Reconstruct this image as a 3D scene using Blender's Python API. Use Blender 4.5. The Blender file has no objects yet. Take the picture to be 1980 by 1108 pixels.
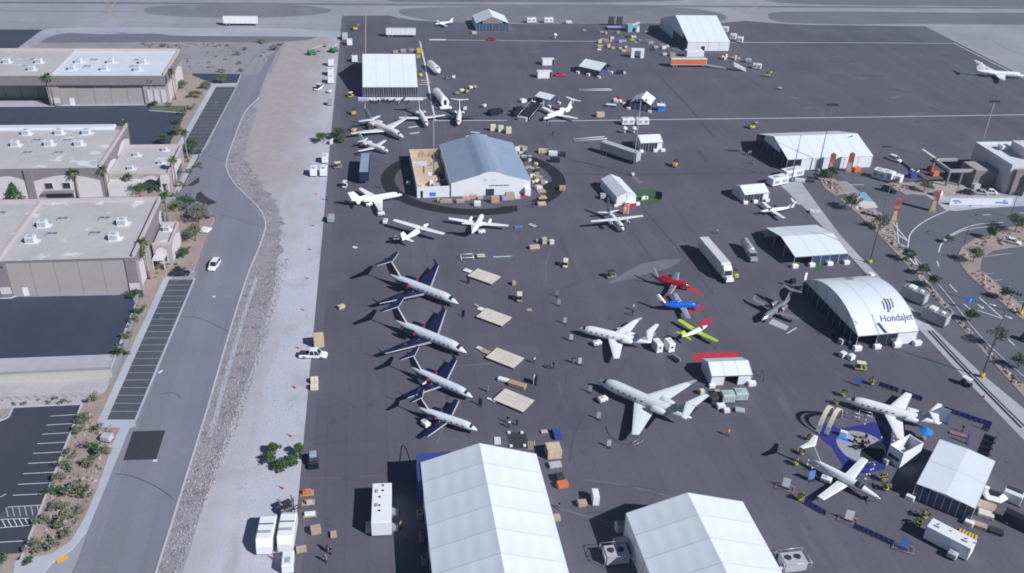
import bpy, bmesh, math, random
from mathutils import Vector, Matrix

# ------------------------------------------------------------------ camera, sky, sun, exposure
SC = bpy.context.scene
COL = SC.collection
F, PITCH, ROLL, YAW, HC = 1742.7, math.radians(29.92), math.radians(2.69), math.radians(-9.35), 109.0
_cr, _sr, _c, _s = math.cos(ROLL), math.sin(ROLL), math.cos(PITCH), math.sin(PITCH)
_M = Matrix(((1, 0, 0), (0, -_s, -_c), (0, _c, -_s)))
_R = Matrix(((_cr, -_sr, 0), (_sr, _cr, 0), (0, 0, 1))) @ _M
_Z = Matrix(((math.cos(YAW), -math.sin(YAW), 0), (math.sin(YAW), math.cos(YAW), 0), (0, 0, 1)))
RW = _R @ _Z.transposed()          # rows: camera right, camera down, camera forward, in world axes
cd = bpy.data.cameras.new('camera')
cam = bpy.data.objects.new('camera', cd); COL.objects.link(cam)
cd.sensor_fit = 'HORIZONTAL'; cd.sensor_width = 36.0; cd.lens = F / 1980 * 36.0
cd.clip_start = 1.0; cd.clip_end = 12000
cam.matrix_world = Matrix((( RW[0][0], -RW[1][0], -RW[2][0], 0), (RW[0][1], -RW[1][1], -RW[2][1], 0),
                           (RW[0][2], -RW[1][2], -RW[2][2], HC), (0, 0, 0, 1)))
SC.camera = cam

SUN_AZ, SUN_EL = math.radians(131.0), math.radians(38.0)     # from +Y clockwise (towards +X)
w = bpy.data.worlds.new('World'); SC.world = w; w.use_nodes = True
nt = w.node_tree; bg = nt.nodes['Background']
sky = nt.nodes.new('ShaderNodeTexSky'); sky.sky_type = 'NISHITA'; sky.sun_disc = False
sky.sun_elevation = SUN_EL; sky.sun_rotation = SUN_AZ; sky.altitude = 600; sky.air_density = 1.0; sky.dust_density = 0.2; sky.ozone_density = 2.0
nt.links.new(sky.outputs[0], bg.inputs[0]); bg.inputs[1].default_value = 0.046
sd = bpy.data.lights.new('sun', 'SUN'); sd.energy = 4.6; sd.angle = math.radians(0.53); sd.color = (1.0, 0.995, 0.99)
sun = bpy.data.objects.new('sun', sd); COL.objects.link(sun)
_sv = Vector((math.sin(SUN_AZ) * math.cos(SUN_EL), math.cos(SUN_AZ) * math.cos(SUN_EL), math.sin(SUN_EL)))
sun.rotation_euler = _sv.to_track_quat('Z', 'Y').to_euler(); sun.location = (0, 0, 300)
SC.view_settings.view_transform = 'Standard'; SC.view_settings.look = 'None'
SC.view_settings.exposure = 0.14; SC.view_settings.gamma = 1.0; SC.view_settings.use_curve_mapping = False
SC.cycles.max_bounces = 5; SC.cycles.diffuse_bounces = 3; SC.cycles.glossy_bounces = 2; SC.cycles.use_denoising = True; SC.cycles.pixel_filter_type = 'BLACKMAN_HARRIS'; SC.cycles.filter_width = 1.8

random.seed(7)
def P(u, v, z=0.0):
    """point of the place seen at photo position (u, v), at height z"""
    d = RW.transposed() @ Vector(((u - 990) / F, (v - 554) / F, 1.0))
    t = (z - HC) / d.z
    return Vector((d.x * t, d.y * t, z))

# ------------------------------------------------------------------ mesh helpers
class MB:
    """collects shapes; build() links them as one mesh object"""
    def __init__(s): s.v = []; s.f = []; s.m = []; s.sm = []
    def add(s, vs, fs, mi=0, smooth=False):
        o = len(s.v); s.v += [tuple(x) for x in vs]
        for f in fs: s.f.append(tuple(i + o for i in f)); s.m.append(mi); s.sm.append(smooth)
        return s
    def box(s, x0, x1, y0, y1, z0, z1, mi=0):
        vs = [(x0,y0,z0),(x1,y0,z0),(x1,y1,z0),(x0,y1,z0),(x0,y0,z1),(x1,y0,z1),(x1,y1,z1),(x0,y1,z1)]
        return s.add(vs, [(0,3,2,1),(4,5,6,7),(0,1,5,4),(1,2,6,5),(2,3,7,6),(3,0,4,7)], mi)
    def cbox(s, cx, cy, cz, sx, sy, sz, mi=0, rz=0):
        n = len(s.v); s.box(-sx/2, sx/2, -sy/2, sy/2, -sz/2, sz/2, mi)
        c, q = math.cos(rz), math.sin(rz)
        for i in range(n, len(s.v)):
            x, y, z = s.v[i]; s.v[i] = (cx + x*c - y*q, cy + x*q + y*c, cz + z)
        return s
    def bbox(s, x0, x1, y0, y1, z0, z1, b=.08, mi=0):
        """box with chamfered upright and top edges"""
        a = [(x0+b,y0),(x1-b,y0),(x1,y0+b),(x1,y1-b),(x1-b,y1),(x0+b,y1),(x0,y1-b),(x0,y0+b)]
        t = [(x0+b,y0+b),(x1-b,y0+b),(x1-b,y0+b),(x1-b,y1-b),(x1-b,y1-b),(x0+b,y1-b),(x0+b,y1-b),(x0+b,y0+b)]
        vs = [(x,y,z0) for x,y in a] + [(x,y,z1-b) for x,y in a] + [(x,y,z1) for x,y in t]
        fs = [tuple(range(7,-1,-1))] + [(i,(i+1)%8,(i+1)%8+8,i+8) for i in range(8)] + [(i+8,(i+1)%8+8,(i+1)%8+16,i+16) for i in range(8)] + [(16,18,20,22)]
        return s.add(vs, fs, mi)
    def prism(s, pts, z0, z1, mi=0, mside=None, bottom=False):
        n = len(pts)
        ar = sum(pts[i][0]*pts[(i+1)%n][1]-pts[(i+1)%n][0]*pts[i][1] for i in range(n))
        if ar < 0: pts = pts[::-1]
        vs = [(p[0],p[1],z0) for p in pts] + [(p[0],p[1],z1) for p in pts]
        s.add(vs, [tuple(range(n,2*n))], mi)
        o = len(s.v) - 2*n
        for i in range(n):
            s.f.append((o+i,o+(i+1)%n,o+n+(i+1)%n,o+n+i)); s.m.append(mi if mside is None else mside); s.sm.append(False)
        if bottom: s.f.append(tuple(o+i for i in range(n-1,-1,-1))); s.m.append(mi); s.sm.append(False)
        return s
    def extr(s, prof, axis, a, b, mi=0):
        """profile (2D) extruded along axis 'x' (prof=(y,z)) or 'y' (prof=(x,z))"""
        n = len(prof)
        def pt(p, t): return (t,p[0],p[1]) if axis=='x' else (p[0],t,p[1])
        vs = [pt(p,a) for p in prof] + [pt(p,b) for p in prof]
        fs = [tuple(range(n)), tuple(range(2*n-1,n-1,-1))] + [(i,i+n,(i+1)%n+n,(i+1)%n) for i in range(n)]
        return s.add(vs, fs, mi)
    def quad(s, a, b, c, d, mi=0): return s.add([a,b,c,d], [(0,1,2,3)], mi)
    def slab(s, a, b, c, d, t, mi=0):
        """quad with thickness t, thickened along its normal"""
        a, b, c, d = map(Vector, (a,b,c,d)); n = (b-a).cross(d-a).normalized()*t
        vs = [a-n,b-n,c-n,d-n,a,b,c,d]
        return s.add(vs, [(0,3,2,1),(4,5,6,7),(0,1,5,4),(1,2,6,5),(2,3,7,6),(3,0,4,7)], mi)
    def tube(s, path, r, n=6, mi=0, smooth=True, cap=True):
        path = [Vector(p) for p in path]; rs = r if isinstance(r,(list,tuple)) else [r]*len(path)
        o = len(s.v)
        for i, p in enumerate(path):
            t = (path[min(i+1,len(path)-1)] - path[max(i-1,0)]).normalized()
            up = Vector((0,0,1)) if abs(t.z) < .9 else Vector((1,0,0))
            a = t.cross(up).normalized(); b = t.cross(a)
            for k in range(n):
                an = 2*math.pi*k/n; s.v.append(tuple(p + (a*math.cos(an)+b*math.sin(an))*rs[i]))
        for i in range(len(path)-1):
            for k in range(n):
                s.f.append((o+i*n+k, o+i*n+(k+1)%n, o+(i+1)*n+(k+1)%n, o+(i+1)*n+k)); s.m.append(mi); s.sm.append(smooth)
        if cap:
            s.f.append(tuple(o+k for k in range(n-1,-1,-1))); s.m.append(mi); s.sm.append(False)
            e = o+(len(path)-1)*n; s.f.append(tuple(e+k for k in range(n))); s.m.append(mi); s.sm.append(False)
        return s
    def rings(s, rings, mi=0, smooth=True, capa=True, capb=True, mfun=None):
        """loft of closed rings with equal point counts"""
        o = len(s.v); n = len(rings[0])
        for r in rings: s.v += [tuple(p) for p in r]
        for i in range(len(rings)-1):
            for k in range(n):
                f = (o+i*n+k, o+i*n+(k+1)%n, o+(i+1)*n+(k+1)%n, o+(i+1)*n+k)
                s.f.append(f); s.sm.append(smooth)
                s.m.append(mfun(i,k) if mfun else mi)
        if capa: s.f.append(tuple(o+k for k in range(n-1,-1,-1))); s.m.append(mi); s.sm.append(False)
        if capb:
            e = o+(len(rings)-1)*n; s.f.append(tuple(e+k for k in range(n))); s.m.append(mi); s.sm.append(False)
        return s
    def cyl(s, cx, cy, z0, z1, r, n=10, mi=0, r2=None):
        return s.tube([(cx,cy,z0),(cx,cy,z1)], [r, r if r2 is None else r2], n, mi)
    def wheel(s, x, y, r, wd, mi=0, n=12, axis='y'):
        if axis == 'y': return s.tube([(x,y-wd/2,r),(x,y+wd/2,r)], r, n, mi, False)
        return s.tube([(x-wd/2,y,r),(x+wd/2,y,r)], r, n, mi, False)
    def xf(s, m):
        s.v = [tuple(m @ Vector(p)) for p in s.v]; return s
    def mesh(s, name, mats):
        me = bpy.data.meshes.new(name); me.from_pydata(s.v, [], s.f)
        if not isinstance(mats, (list,tuple)): mats = [mats]
        for m in mats: me.materials.append(MT[m])
        me.polygons.foreach_set('material_index', s.m); me.polygons.foreach_set('use_smooth', s.sm)
        me.update(); return me
    def split(s):
        """one MB per connected piece"""
        par = list(range(len(s.v)))
        def fd(i):
            while par[i] != i: par[i] = par[par[i]]; i = par[i]
            return i
        for f in s.f:
            for k in f[1:]: par[fd(k)] = fd(f[0])
        out = {}
        for f,m,q in zip(s.f,s.m,s.sm): out.setdefault(fd(f[0]),[]).append((f,m,q))
        res = []
        for fs in out.values():
            mb = MB(); mp = {}
            for f,m,q in fs:
                for i in f:
                    if i not in mp: mp[i] = len(mb.v); mb.v.append(s.v[i])
                mb.f.append(tuple(mp[i] for i in f)); mb.m.append(m); mb.sm.append(q)
            res.append(mb)
        return res
    def pieces(s, name, mats, parent=None): return [mb.build(name, mats, parent) for mb in s.split()]
    def build(s, name, mats, parent=None):
        o = bpy.data.objects.new(name, s.mesh(name, mats)); COL.objects.link(o)
        if parent is not None: o.parent = parent
        return o

def tag(o, label=None, cat=None, group=None, kind=None):
    if label: o['label'] = label
    if cat: o['category'] = cat
    if group: o['group'] = group
    if kind: o['kind'] = kind
    return o
def thing(name, label, cat, loc=(0,0,0), rz=0.0, group=None):
    o = bpy.data.objects.new(name, None); COL.objects.link(o)
    o.location = loc; o.rotation_euler = (0,0,rz); o.empty_display_size = .5
    return tag(o, label, cat, group)
def dup(root, loc, rz=None, label=None, group=None, scale=None, parent=None):
    """copy of a thing with copies of its parts and sub-parts"""
    r = root.copy(); COL.objects.link(r); r.location = loc
    if parent is not None: r.parent = parent
    if rz is not None: r.rotation_euler = (0,0,rz)
    if scale is not None: r.scale = scale if isinstance(scale,(tuple,list)) else (scale,)*3
    if label: r['label'] = label
    if group: r['group'] = group
    for ch in KIDS(root):
        c = ch.copy(); COL.objects.link(c); c.parent = r
        for g in KIDS(ch):
            d = g.copy(); COL.objects.link(d); d.parent = c
    return r
def KIDS(o): return list(o.children)
def piece(src, parent, loc, rz=0, scale=None):
    """copy of one small part sharing its mesh"""
    c = src.copy(); COL.objects.link(c); c.parent = parent; c.location = loc; c.rotation_euler = (0,0,rz)
    if scale: c.scale = scale
    return c
def ang(a, b): return math.atan2(b[1]-a[1], b[0]-a[0])
def catmull(pts, n=6, closed=True):
    out = []; N = len(pts)
    rng = range(N) if closed else range(N-1)
    for i in rng:
        g = (lambda k: pts[k % N]) if closed else (lambda k: pts[max(0,min(N-1,k))])
        p0,p1,p2,p3 = g(i-1),g(i),g(i+1),g(i+2)
        for k in range(n):
            t = k/n
            out.append(tuple(.5*((2*b)+(-a+c)*t+(2*a-5*b+4*c-d)*t*t+(-a+3*b-3*c+d)*t**3) for a,b,c,d in zip(p0,p1,p2,p3)))
    if not closed: out.append(tuple(pts[-1]))
    return out

# ------------------------------------------------------------------ materials
MT = {}
def mat(name, col, rough=.7, var=.12, scale=.6, metal=0.0, var2=None, bump=0, spec=.4, detail=4, wear=None, clear=0):
    """principled material with procedural colour mottling; var = strength, scale = 1/size in 1/m"""
    m = bpy.data.materials.new(name); m.use_nodes = True; MT[name] = m
    t = m.node_tree; N = t.nodes; L = t.links; b = N['Principled BSDF']
    b.inputs['Roughness'].default_value = rough; b.inputs['Metallic'].default_value = metal
    b.inputs['Specular IOR Level'].default_value = spec
    if clear: b.inputs['Coat Weight'].default_value = clear
    g = N.new('ShaderNodeNewGeometry'); nz = N.new('ShaderNodeTexNoise')
    nz.inputs['Scale'].default_value = scale; nz.inputs['Detail'].default_value = detail
    L.new(g.outputs['Position'], nz.inputs['Vector'])
    mr = N.new('ShaderNodeMapRange'); mr.inputs[1].default_value = .25; mr.inputs[2].default_value = .75
    mr.inputs[3].default_value = 1-var; mr.inputs[4].default_value = 1+var
    L.new(nz.outputs['Fac'], mr.inputs[0])
    mx = N.new('ShaderNodeVectorMath'); mx.operation = 'SCALE'
    mx.inputs[0].default_value = col[:3]; L.new(mr.outputs[0], mx.inputs['Scale'])
    out = mx.outputs[0]
    if var2:                        # second, larger mottling: (strength, scale)
        n2 = N.new('ShaderNodeTexNoise'); n2.inputs['Scale'].default_value = var2[1]; n2.inputs['Detail'].default_value = 5
        L.new(g.outputs['Position'], n2.inputs['Vector'])
        m2 = N.new('ShaderNodeMapRange'); m2.inputs[1].default_value = .3; m2.inputs[2].default_value = .7
        m2.inputs[3].default_value = 1-var2[0]; m2.inputs[4].default_value = 1+var2[0]
        L.new(n2.outputs['Fac'], m2.inputs[0])
        s2 = N.new('ShaderNodeVectorMath'); s2.operation = 'SCALE'
        L.new(out, s2.inputs[0]); L.new(m2.outputs[0], s2.inputs['Scale']); out = s2.outputs[0]
    if wear:                        # patches of another colour: (colour, scale, threshold, softness)
        n3 = N.new('ShaderNodeTexNoise'); n3.inputs['Scale'].default_value = wear[1]; n3.inputs['Detail'].default_value = 6
        n3.inputs['Roughness'].default_value = .6
        L.new(g.outputs['Position'], n3.inputs['Vector'])
        r3 = N.new('ShaderNodeMapRange'); r3.inputs[1].default_value = wear[2]; r3.inputs[2].default_value = wear[2]+wear[3]
        L.new(n3.outputs['Fac'], r3.inputs[0])
        c3 = N.new('ShaderNodeMix'); c3.data_type = 'RGBA'
        L.new(r3.outputs[0], c3.inputs[0]); L.new(out, c3.inputs[6]); c3.inputs[7].default_value = (*wear[0],1); out = c3.outputs[2]
    L.new(out, b.inputs['Base Color'])
    if bump:
        bn = N.new('ShaderNodeTexNoise'); bn.inputs['Scale'].default_value = bump[1]; bn.inputs['Detail'].default_value = 6
        L.new(g.outputs['Position'], bn.inputs['Vector'])
        bp = N.new('ShaderNodeBump'); bp.inputs['Strength'].default_value = bump[0]; bp.inputs['Distance'].default_value = bump[2] if len(bump)>2 else .1
        L.new(bn.outputs['Fac'], bp.inputs['Height']); L.new(bp.outputs[0], b.inputs['Normal'])
    return m
def lanes(name, width, tone, seam, seamw=.03, axis=0, rot=0.0, off=0.0, dashes=None):
    """adds paving lanes to a material: tone steps from lane to lane and a dark seam between them"""
    m = MT[name]; t = m.node_tree; N = t.nodes; L = t.links; b = N['Principled BSDF']
    src = b.inputs['Base Color'].links[0].from_socket
    g = N.new('ShaderNodeNewGeometry'); vr = N.new('ShaderNodeVectorRotate'); vr.rotation_type = 'Z_AXIS'
    vr.inputs['Angle'].default_value = rot; L.new(g.outputs['Position'], vr.inputs['Vector'])
    sp = N.new('ShaderNodeSeparateXYZ'); L.new(vr.outputs[0], sp.inputs[0])
    wob = N.new('ShaderNodeTexNoise'); wob.inputs['Scale'].default_value = .05; L.new(g.outputs['Position'], wob.inputs['Vector'])
    wm = N.new('ShaderNodeMath'); wm.operation = 'MULTIPLY_ADD'; wm.inputs[1].default_value = .5; L.new(wob.outputs[0], wm.inputs[0]); L.new(sp.outputs[axis], wm.inputs[2])
    d = N.new('ShaderNodeMath'); d.operation = 'MULTIPLY_ADD'; d.inputs[1].default_value = 1/width; d.inputs[2].default_value = off; L.new(wm.outputs[0], d.inputs[0])
    fl = N.new('ShaderNodeMath'); fl.operation = 'FLOOR'; L.new(d.outputs[0], fl.inputs[0])
    wn = N.new('ShaderNodeTexWhiteNoise'); wn.noise_dimensions = '1D'; L.new(fl.outputs[0], wn.inputs['W'])
    mr = N.new('ShaderNodeMapRange'); mr.inputs[3].default_value = 1-tone; mr.inputs[4].default_value = 1+tone; L.new(wn.outputs[0], mr.inputs[0])
    fr = N.new('ShaderNodeMath'); fr.operation = 'FRACT'; L.new(d.outputs[0], fr.inputs[0])
    pg = N.new('ShaderNodeMath'); pg.operation = 'PINGPONG'; pg.inputs[1].default_value = .5; L.new(fr.outputs[0], pg.inputs[0])
    sr = N.new('ShaderNodeMapRange'); sr.inputs[1].default_value = 0; sr.inputs[2].default_value = seamw; sr.inputs[3].default_value = 1-seam; sr.inputs[4].default_value = 1
    L.new(pg.outputs[0], sr.inputs[0])
    mu = N.new('ShaderNodeMath'); mu.operation = 'MULTIPLY'; L.new(mr.outputs[0], mu.inputs[0]); L.new(sr.outputs[0], mu.inputs[1])
    sc = N.new('ShaderNodeVectorMath'); sc.operation = 'SCALE'; L.new(src, sc.inputs[0]); L.new(mu.outputs[0], sc.inputs['Scale'])
    L.new(sc.outputs[0], b.inputs['Base Color'])

def spots(name, col, scale, thr, soft, stretch=(1,1,1)):
    m = MT[name]; t = m.node_tree; N = t.nodes; L = t.links; b = N['Principled BSDF']; src = b.inputs['Base Color'].links[0].from_socket
    g = N.new('ShaderNodeNewGeometry'); mp = N.new('ShaderNodeMapping'); mp.inputs['Scale'].default_value = stretch; L.new(g.outputs['Position'], mp.inputs[0])
    n = N.new('ShaderNodeTexNoise'); n.inputs['Scale'].default_value = scale; n.inputs['Detail'].default_value = 5; n.inputs['Roughness'].default_value = .6; L.new(mp.outputs[0], n.inputs['Vector'])
    r = N.new('ShaderNodeMapRange'); r.inputs[1].default_value = thr; r.inputs[2].default_value = thr+soft; r.inputs[4].default_value = .75; L.new(n.outputs[0], r.inputs[0])
    x = N.new('ShaderNodeMix'); x.data_type = 'RGBA'; x.inputs[7].default_value = (*col,1); L.new(r.outputs[0], x.inputs[0]); L.new(src, x.inputs[6]); L.new(x.outputs[2], b.inputs['Base Color'])
# ground
mat('concrete', (.300,.302,.358), .9, .06, .25, var2=(.10,.03)); lanes('concrete', 7.6, .03, .10, .012); lanes('concrete', 7.6, .03, .10, .012, axis=1)
mat('apron_asphalt', (.107,.100,.136), .85, .07, 1.3, var2=(.13,.045), wear=((.138,.133,.165), .035, .60, .16), bump=(.3,6,.02))
lanes('apron_asphalt', 3.7, .05, .13, .05); lanes('apron_asphalt', 33, .04, .10, .004, axis=1)
spots('apron_asphalt', (.070,.066,.088), .22, .645, .06); spots('apron_asphalt', (.140,.133,.158), .13, .635, .08, (1.6,.35,1)); spots('apron_asphalt', (.078,.073,.096), .10, .62, .10, (3.0,.22,1))
mat('fresh_asphalt', (.045,.057,.094), .8, .06, .5, var2=(.10,.06)); lanes('fresh_asphalt', 3.9, .03, .05, .02)
mat('road_asphalt', (.205,.205,.262), .88, .05, 1.2, var2=(.07,.05)); lanes('road_asphalt', 3.7, .06, .04, .05, off=.3)
mat('stall_asphalt', (.082,.084,.112), .85, .10, .5, var2=(.10,.08), wear=((.16,.16,.19), .25, .63, .10))
mat('lot_asphalt', (.052,.052,.076), .85, .08, .6, var2=(.10,.06))
mat('patch_asphalt', (.045,.040,.055), .85, .10, 1.2)
mat('service_asphalt', (.118,.113,.143), .85, .06, 1.2, var2=(.10,.06))
mat('public_asphalt', (.119,.120,.152), .85, .06, 1.2, var2=(.10,.05))
mat('infield', (.185,.18,.215), .95, .08, .3, var2=(.16,.025), wear=((.25,.245,.275), .04, .56, .2))
spots('road_asphalt', (.165,.163,.205), .12, .60, .12, (3.0,.2,1)); spots('road_asphalt', (.25,.25,.30), .2, .64, .08)
mat('shoulder', (.155,.155,.19), .9, .07, .4, var2=(.10,.03))
mat('dust', (.36,.375,.44), .95, .07, .35, var2=(.10,.04), wear=((.23,.235,.29), .06, .56, .12))
mat('desert', (.285,.265,.30), .97, .10, .7, var2=(.10,.06), wear=((.20,.185,.20), .22, .60, .10), bump=(.5,2,.1))
mat('gravel', (.47,.465,.55), .97, .10, 2.2, var2=(.08,.05), wear=((.35,.33,.385), .09, .54, .22), bump=(.7,5,.06))
def soil_blend():
    """verge: dusty tan soil towards the road, pale crushed gravel towards the apron, ragged transition"""
    m = MT['gravel']; t = m.node_tree; N = t.nodes; L = t.links; b = N['Principled BSDF']; src = b.inputs['Base Color'].links[0].from_socket
    g = N.new('ShaderNodeNewGeometry'); sp = N.new('ShaderNodeSeparateXYZ'); L.new(g.outputs['Position'], sp.inputs[0])
    n1 = N.new('ShaderNodeTexNoise'); n1.inputs['Scale'].default_value = .045; n1.inputs['Detail'].default_value = 8; n1.inputs['Roughness'].default_value = .65
    mp = N.new('ShaderNodeMapping'); mp.inputs['Scale'].default_value = (2.2,.7,1); L.new(g.outputs['Position'], mp.inputs[0]); L.new(mp.outputs[0], n1.inputs['Vector'])
    a = N.new('ShaderNodeMath'); a.operation = 'MULTIPLY_ADD'; a.inputs[1].default_value = -.062; a.inputs[2].default_value = 17.0; L.new(sp.outputs['Y'], a.inputs[0])   # the line of change drifts with distance
    c = N.new('ShaderNodeMath'); c.operation = 'ADD'; L.new(sp.outputs['X'], c.inputs[0]); L.new(a.outputs[0], c.inputs[1])
    d = N.new('ShaderNodeMath'); d.operation = 'MULTIPLY_ADD'; d.inputs[1].default_value = 34.0; L.new(n1.outputs[0], d.inputs[0]); L.new(c.outputs[0], d.inputs[2])
    r = N.new('ShaderNodeMapRange'); r.inputs[1].default_value = -16.0; r.inputs[2].default_value = 2.0; L.new(d.outputs[0], r.inputs[0])
    n2 = N.new('ShaderNodeTexNoise'); n2.inputs['Scale'].default_value = .35; n2.inputs['Detail'].default_value = 8; L.new(g.outputs['Position'], n2.inputs['Vector'])
    cr = N.new('ShaderNodeMix'); cr.data_type = 'RGBA'; cr.inputs[6].default_value = (.295,.268,.295,1); cr.inputs[7].default_value = (.43,.385,.39,1); L.new(n2.outputs[0], cr.inputs[0])
    mx = N.new('ShaderNodeMix'); mx.data_type = 'RGBA'; L.new(r.outputs[0], mx.inputs[0]); L.new(cr.outputs[2], mx.inputs[6]); L.new(src, mx.inputs[7]); L.new(mx.outputs[2], b.inputs['Base Color'])
spots('gravel', (.345,.325,.385), .07, .54, .16, (2.4,.30,1)); spots('gravel', (.52,.50,.56), .09, .60, .10, (2.0,.4,1))
soil_blend()
mat('pale_gravel', (.43,.405,.44), .97, .10, 2.0, var2=(.10,.12), bump=(.6,5,.05))
mat('tan_dirt', (.42,.375,.40), .97, .10, 1.0, var2=(.10,.07), wear=((.31,.275,.31), .15, .55, .15), bump=(.6,3,.08))
mat('swale', (.285,.265,.30), .97, .22, 3.0, var2=(.12,.1), wear=((.19,.175,.22), .5, .52, .12), bump=(.9,4,.12))
mat('channel', (.36,.385,.46), .9, .10, .8, var2=(.10,.15))
mat('bed_gravel', (.335,.265,.245), .97, .16, 2.5, var2=(.12,.15), wear=((.24,.19,.185), .5, .58, .12), bump=(.6,6,.04))
mat('sidewalk', (.43,.445,.52), .9, .06, .6, var2=(.07,.1)); lanes('sidewalk', 1.6, .02, .08, .03, axis=1)
mat('kerb', (.47,.46,.53), .9, .06, .8); mat('red_kerb', (.36,.19,.24), .8, .15, .8)
mat('strip_concrete', (.40,.395,.445), .93, .08, .5, var2=(.10,.07)); lanes('strip_concrete', 3.0, .03, .10, .02, axis=1)
mat('white_paint', (.66,.66,.70), .7, .10, 1.5); mat('faded_paint', (.42,.42,.46), .8, .14, 1.5)
mat('faded_red', (.19,.10,.13), .85, .15, 1); mat('faded_blue', (.07,.075,.20), .85, .15, 1); mat('yellow_paint', (.42,.34,.22), .8, .15, .6); mat('bright_yellow_paint', (.75,.42,.06), .7, .1, 1)
mat('tyre_and_shadow_mark', (.079,.077,.099), .9, .1, .3); mat('pale_stain', (.165,.165,.195), .9, .1, .4)
mat('grass_mat', (.055,.118,.05), .95, .2, 2); mat('lawn', (.10,.13,.08), .95, .2, 1.2)
mat('red_carpet', (.46,.035,.055), .9, .07, 1); mat('blue_carpet', (.026,.032,.21), .9, .10, 1)
mat('grey_carpet', (.33,.34,.40), .9, .06, 1); mat('black_carpet', (.018,.020,.034), .9, .1, 1); mat('ring_black', (.017,.017,.021), .9, .12, .6)
# buildings, tents
mat('stucco', (.37,.335,.34), .9, .05, .8, var2=(.05,.15)); mat('stucco_dark', (.23,.205,.22), .9, .05, .8, var2=(.05,.2))
mat('stucco_light', (.60,.57,.60), .9, .04, .8); mat('hangar_door', (.365,.34,.335), .8, .03, .5, var2=(.03,.2))
mat('roof_membrane', (.455,.435,.46), .9, .05, .6, var2=(.06,.12), wear=((.63,.64,.70), .16, .60, .05))
mat('roof_white', (.60,.64,.72), .85, .04, .6, var2=(.05,.1)); mat('parapet_cap', (.50,.44,.45), .85, .05, 1)
mat('roof_unit', (.66,.68,.74), .6, .05, 2); mat('unit_grille', (.36,.38,.44), .6, .08, 6); mat('skylight_glass', (.16,.18,.25), .25, .1, 2, spec=.6)
mat('retaining_wall', (.47,.46,.40), .9, .05, 1.5); mat('door_white', (.78,.80,.84), .6, .03, 2)
mat('dark_glass', (.022,.028,.05), .12, .1, 1, spec=.7); mat('blue_glass', (.05,.075,.15), .15, .1, 1, spec=.7)
mat('tent_white', (.70,.755,.85), .55, .025, .4, var2=(.02,.12)); mat('tent_wall', (.74,.765,.82), .6, .03, .6)
mat('tent_seam', (.50,.53,.60), .7, .05, 2); mat('tent_grey_blue', (.262,.336,.460), .6, .04, .5, var2=(.06,.2))
mat('tent_grey_seam', (.31,.39,.54), .6, .04, 1); mat('tent_interior', (.03,.035,.055), .9, .3, .5)
mat('alu', (.55,.57,.62), .4, .06, 3, metal=.6); mat('steel_dark', (.06,.062,.075), .5, .1, 3, metal=.3)
mat('tan_wall', (.56,.43,.325), .85, .06, 1); mat('plywood', (.55,.45,.345), .85, .10, 1.6, var2=(.08,.5)); mat('crate_wood', (.41,.32,.245), .85, .14, 1.5)
mat('deck_tan', (.62,.575,.52), .85, .06, .8, var2=(.06,.3)); mat('cardboard', (.43,.325,.235), .9, .1, 2)
mat('pale_green', (.42,.52,.50), .6, .05, 1); mat('duct_white', (.72,.74,.79), .5, .04, 3)
# things
mat('white', (.80,.81,.84), .35, .03, 1.2, clear=.2); mat('offwhite', (.62,.62,.66), .5, .08, 1.2); mat('cream', (.70,.64,.52), .6, .08, 2)
mat('silver', (.50,.54,.60), .28, .03, 1, metal=.35); mat('navy', (.010,.013,.060), .16, .1, 1, spec=.6, clear=.6)
mat('jet_silver', (.66,.71,.79), .22, .02, 1, clear=.4); mat('plane_white', (.83,.84,.87), .25, .02, 1, clear=.3); mat('plane_grey', (.70,.745,.80), .3, .02, 1, clear=.3)
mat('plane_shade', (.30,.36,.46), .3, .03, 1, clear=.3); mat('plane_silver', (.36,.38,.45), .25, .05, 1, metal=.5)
mat('plane_red', (.42,.012,.025), .2, .05, 1, clear=.6); mat('plane_blue', (.012,.12,.62), .2, .05, 1, clear=.6); mat('plane_yellow', (.50,.66,.045), .25, .05, 1, clear=.5)
mat('cover_red', (.26,.015,.03), .6, .1, 2); mat('plane_dark', (.035,.04,.07), .25, .1, 1, clear=.4)
mat('chrome', (.80,.82,.86), .22, .02, 1, metal=.25); mat('rubber', (.018,.018,.022), .8, .1, 4)
mat('black', (.018,.019,.028), .5, .15, 2); mat('dark_blue', (.022,.03,.075), .5, .1, 2); mat('grey', (.24,.25,.29), .6, .08, 2); mat('light_grey', (.44,.45,.50), .6, .06, 2)
mat('red', (.55,.02,.02), .5, .08, 2); mat('orange', (.60,.17,.075), .6, .1, 1.2); mat('cone_orange', (.62,.17,.11), .6, .05, 2)
mat('yellow', (.58,.46,.06), .5, .08, 2); mat('olive_yellow', (.42,.38,.10), .6, .1, 2); mat('blue', (.05,.07,.27), .5, .08, 2); mat('bright_blue', (.02,.22,.72), .5, .06, 2)
mat('green', (.025,.20,.08), .5, .1, 2); mat('hi_vis', (.60,.72,.06), .6, .05, 2); mat('lavender', (.42,.32,.62), .6, .05, 2); mat('teal', (.22,.42,.55), .6, .06, 1)
mat('banner_red', (.50,.13,.14), .6, .1, .7, wear=((.72,.50,.28), .5, .55, .1)); mat('banner_blue', (.10,.20,.52), .6, .1, .7)
mat('skin', (.45,.27,.19), .6, .05, 3); mat('denim', (.045,.06,.12), .85, .1, 5); mat('khaki', (.30,.25,.17), .85, .1, 5)
mat('cloth_white', (.68,.68,.70), .85, .05, 5); mat('cloth_blue', (.08,.13,.32), .85, .05, 5); mat('cloth_black', (.02,.02,.026), .85, .05, 5); mat('cloth_orange', (.75,.24,.05), .85, .05, 5); mat('hair', (.03,.02,.015), .8, .1, 5)
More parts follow.
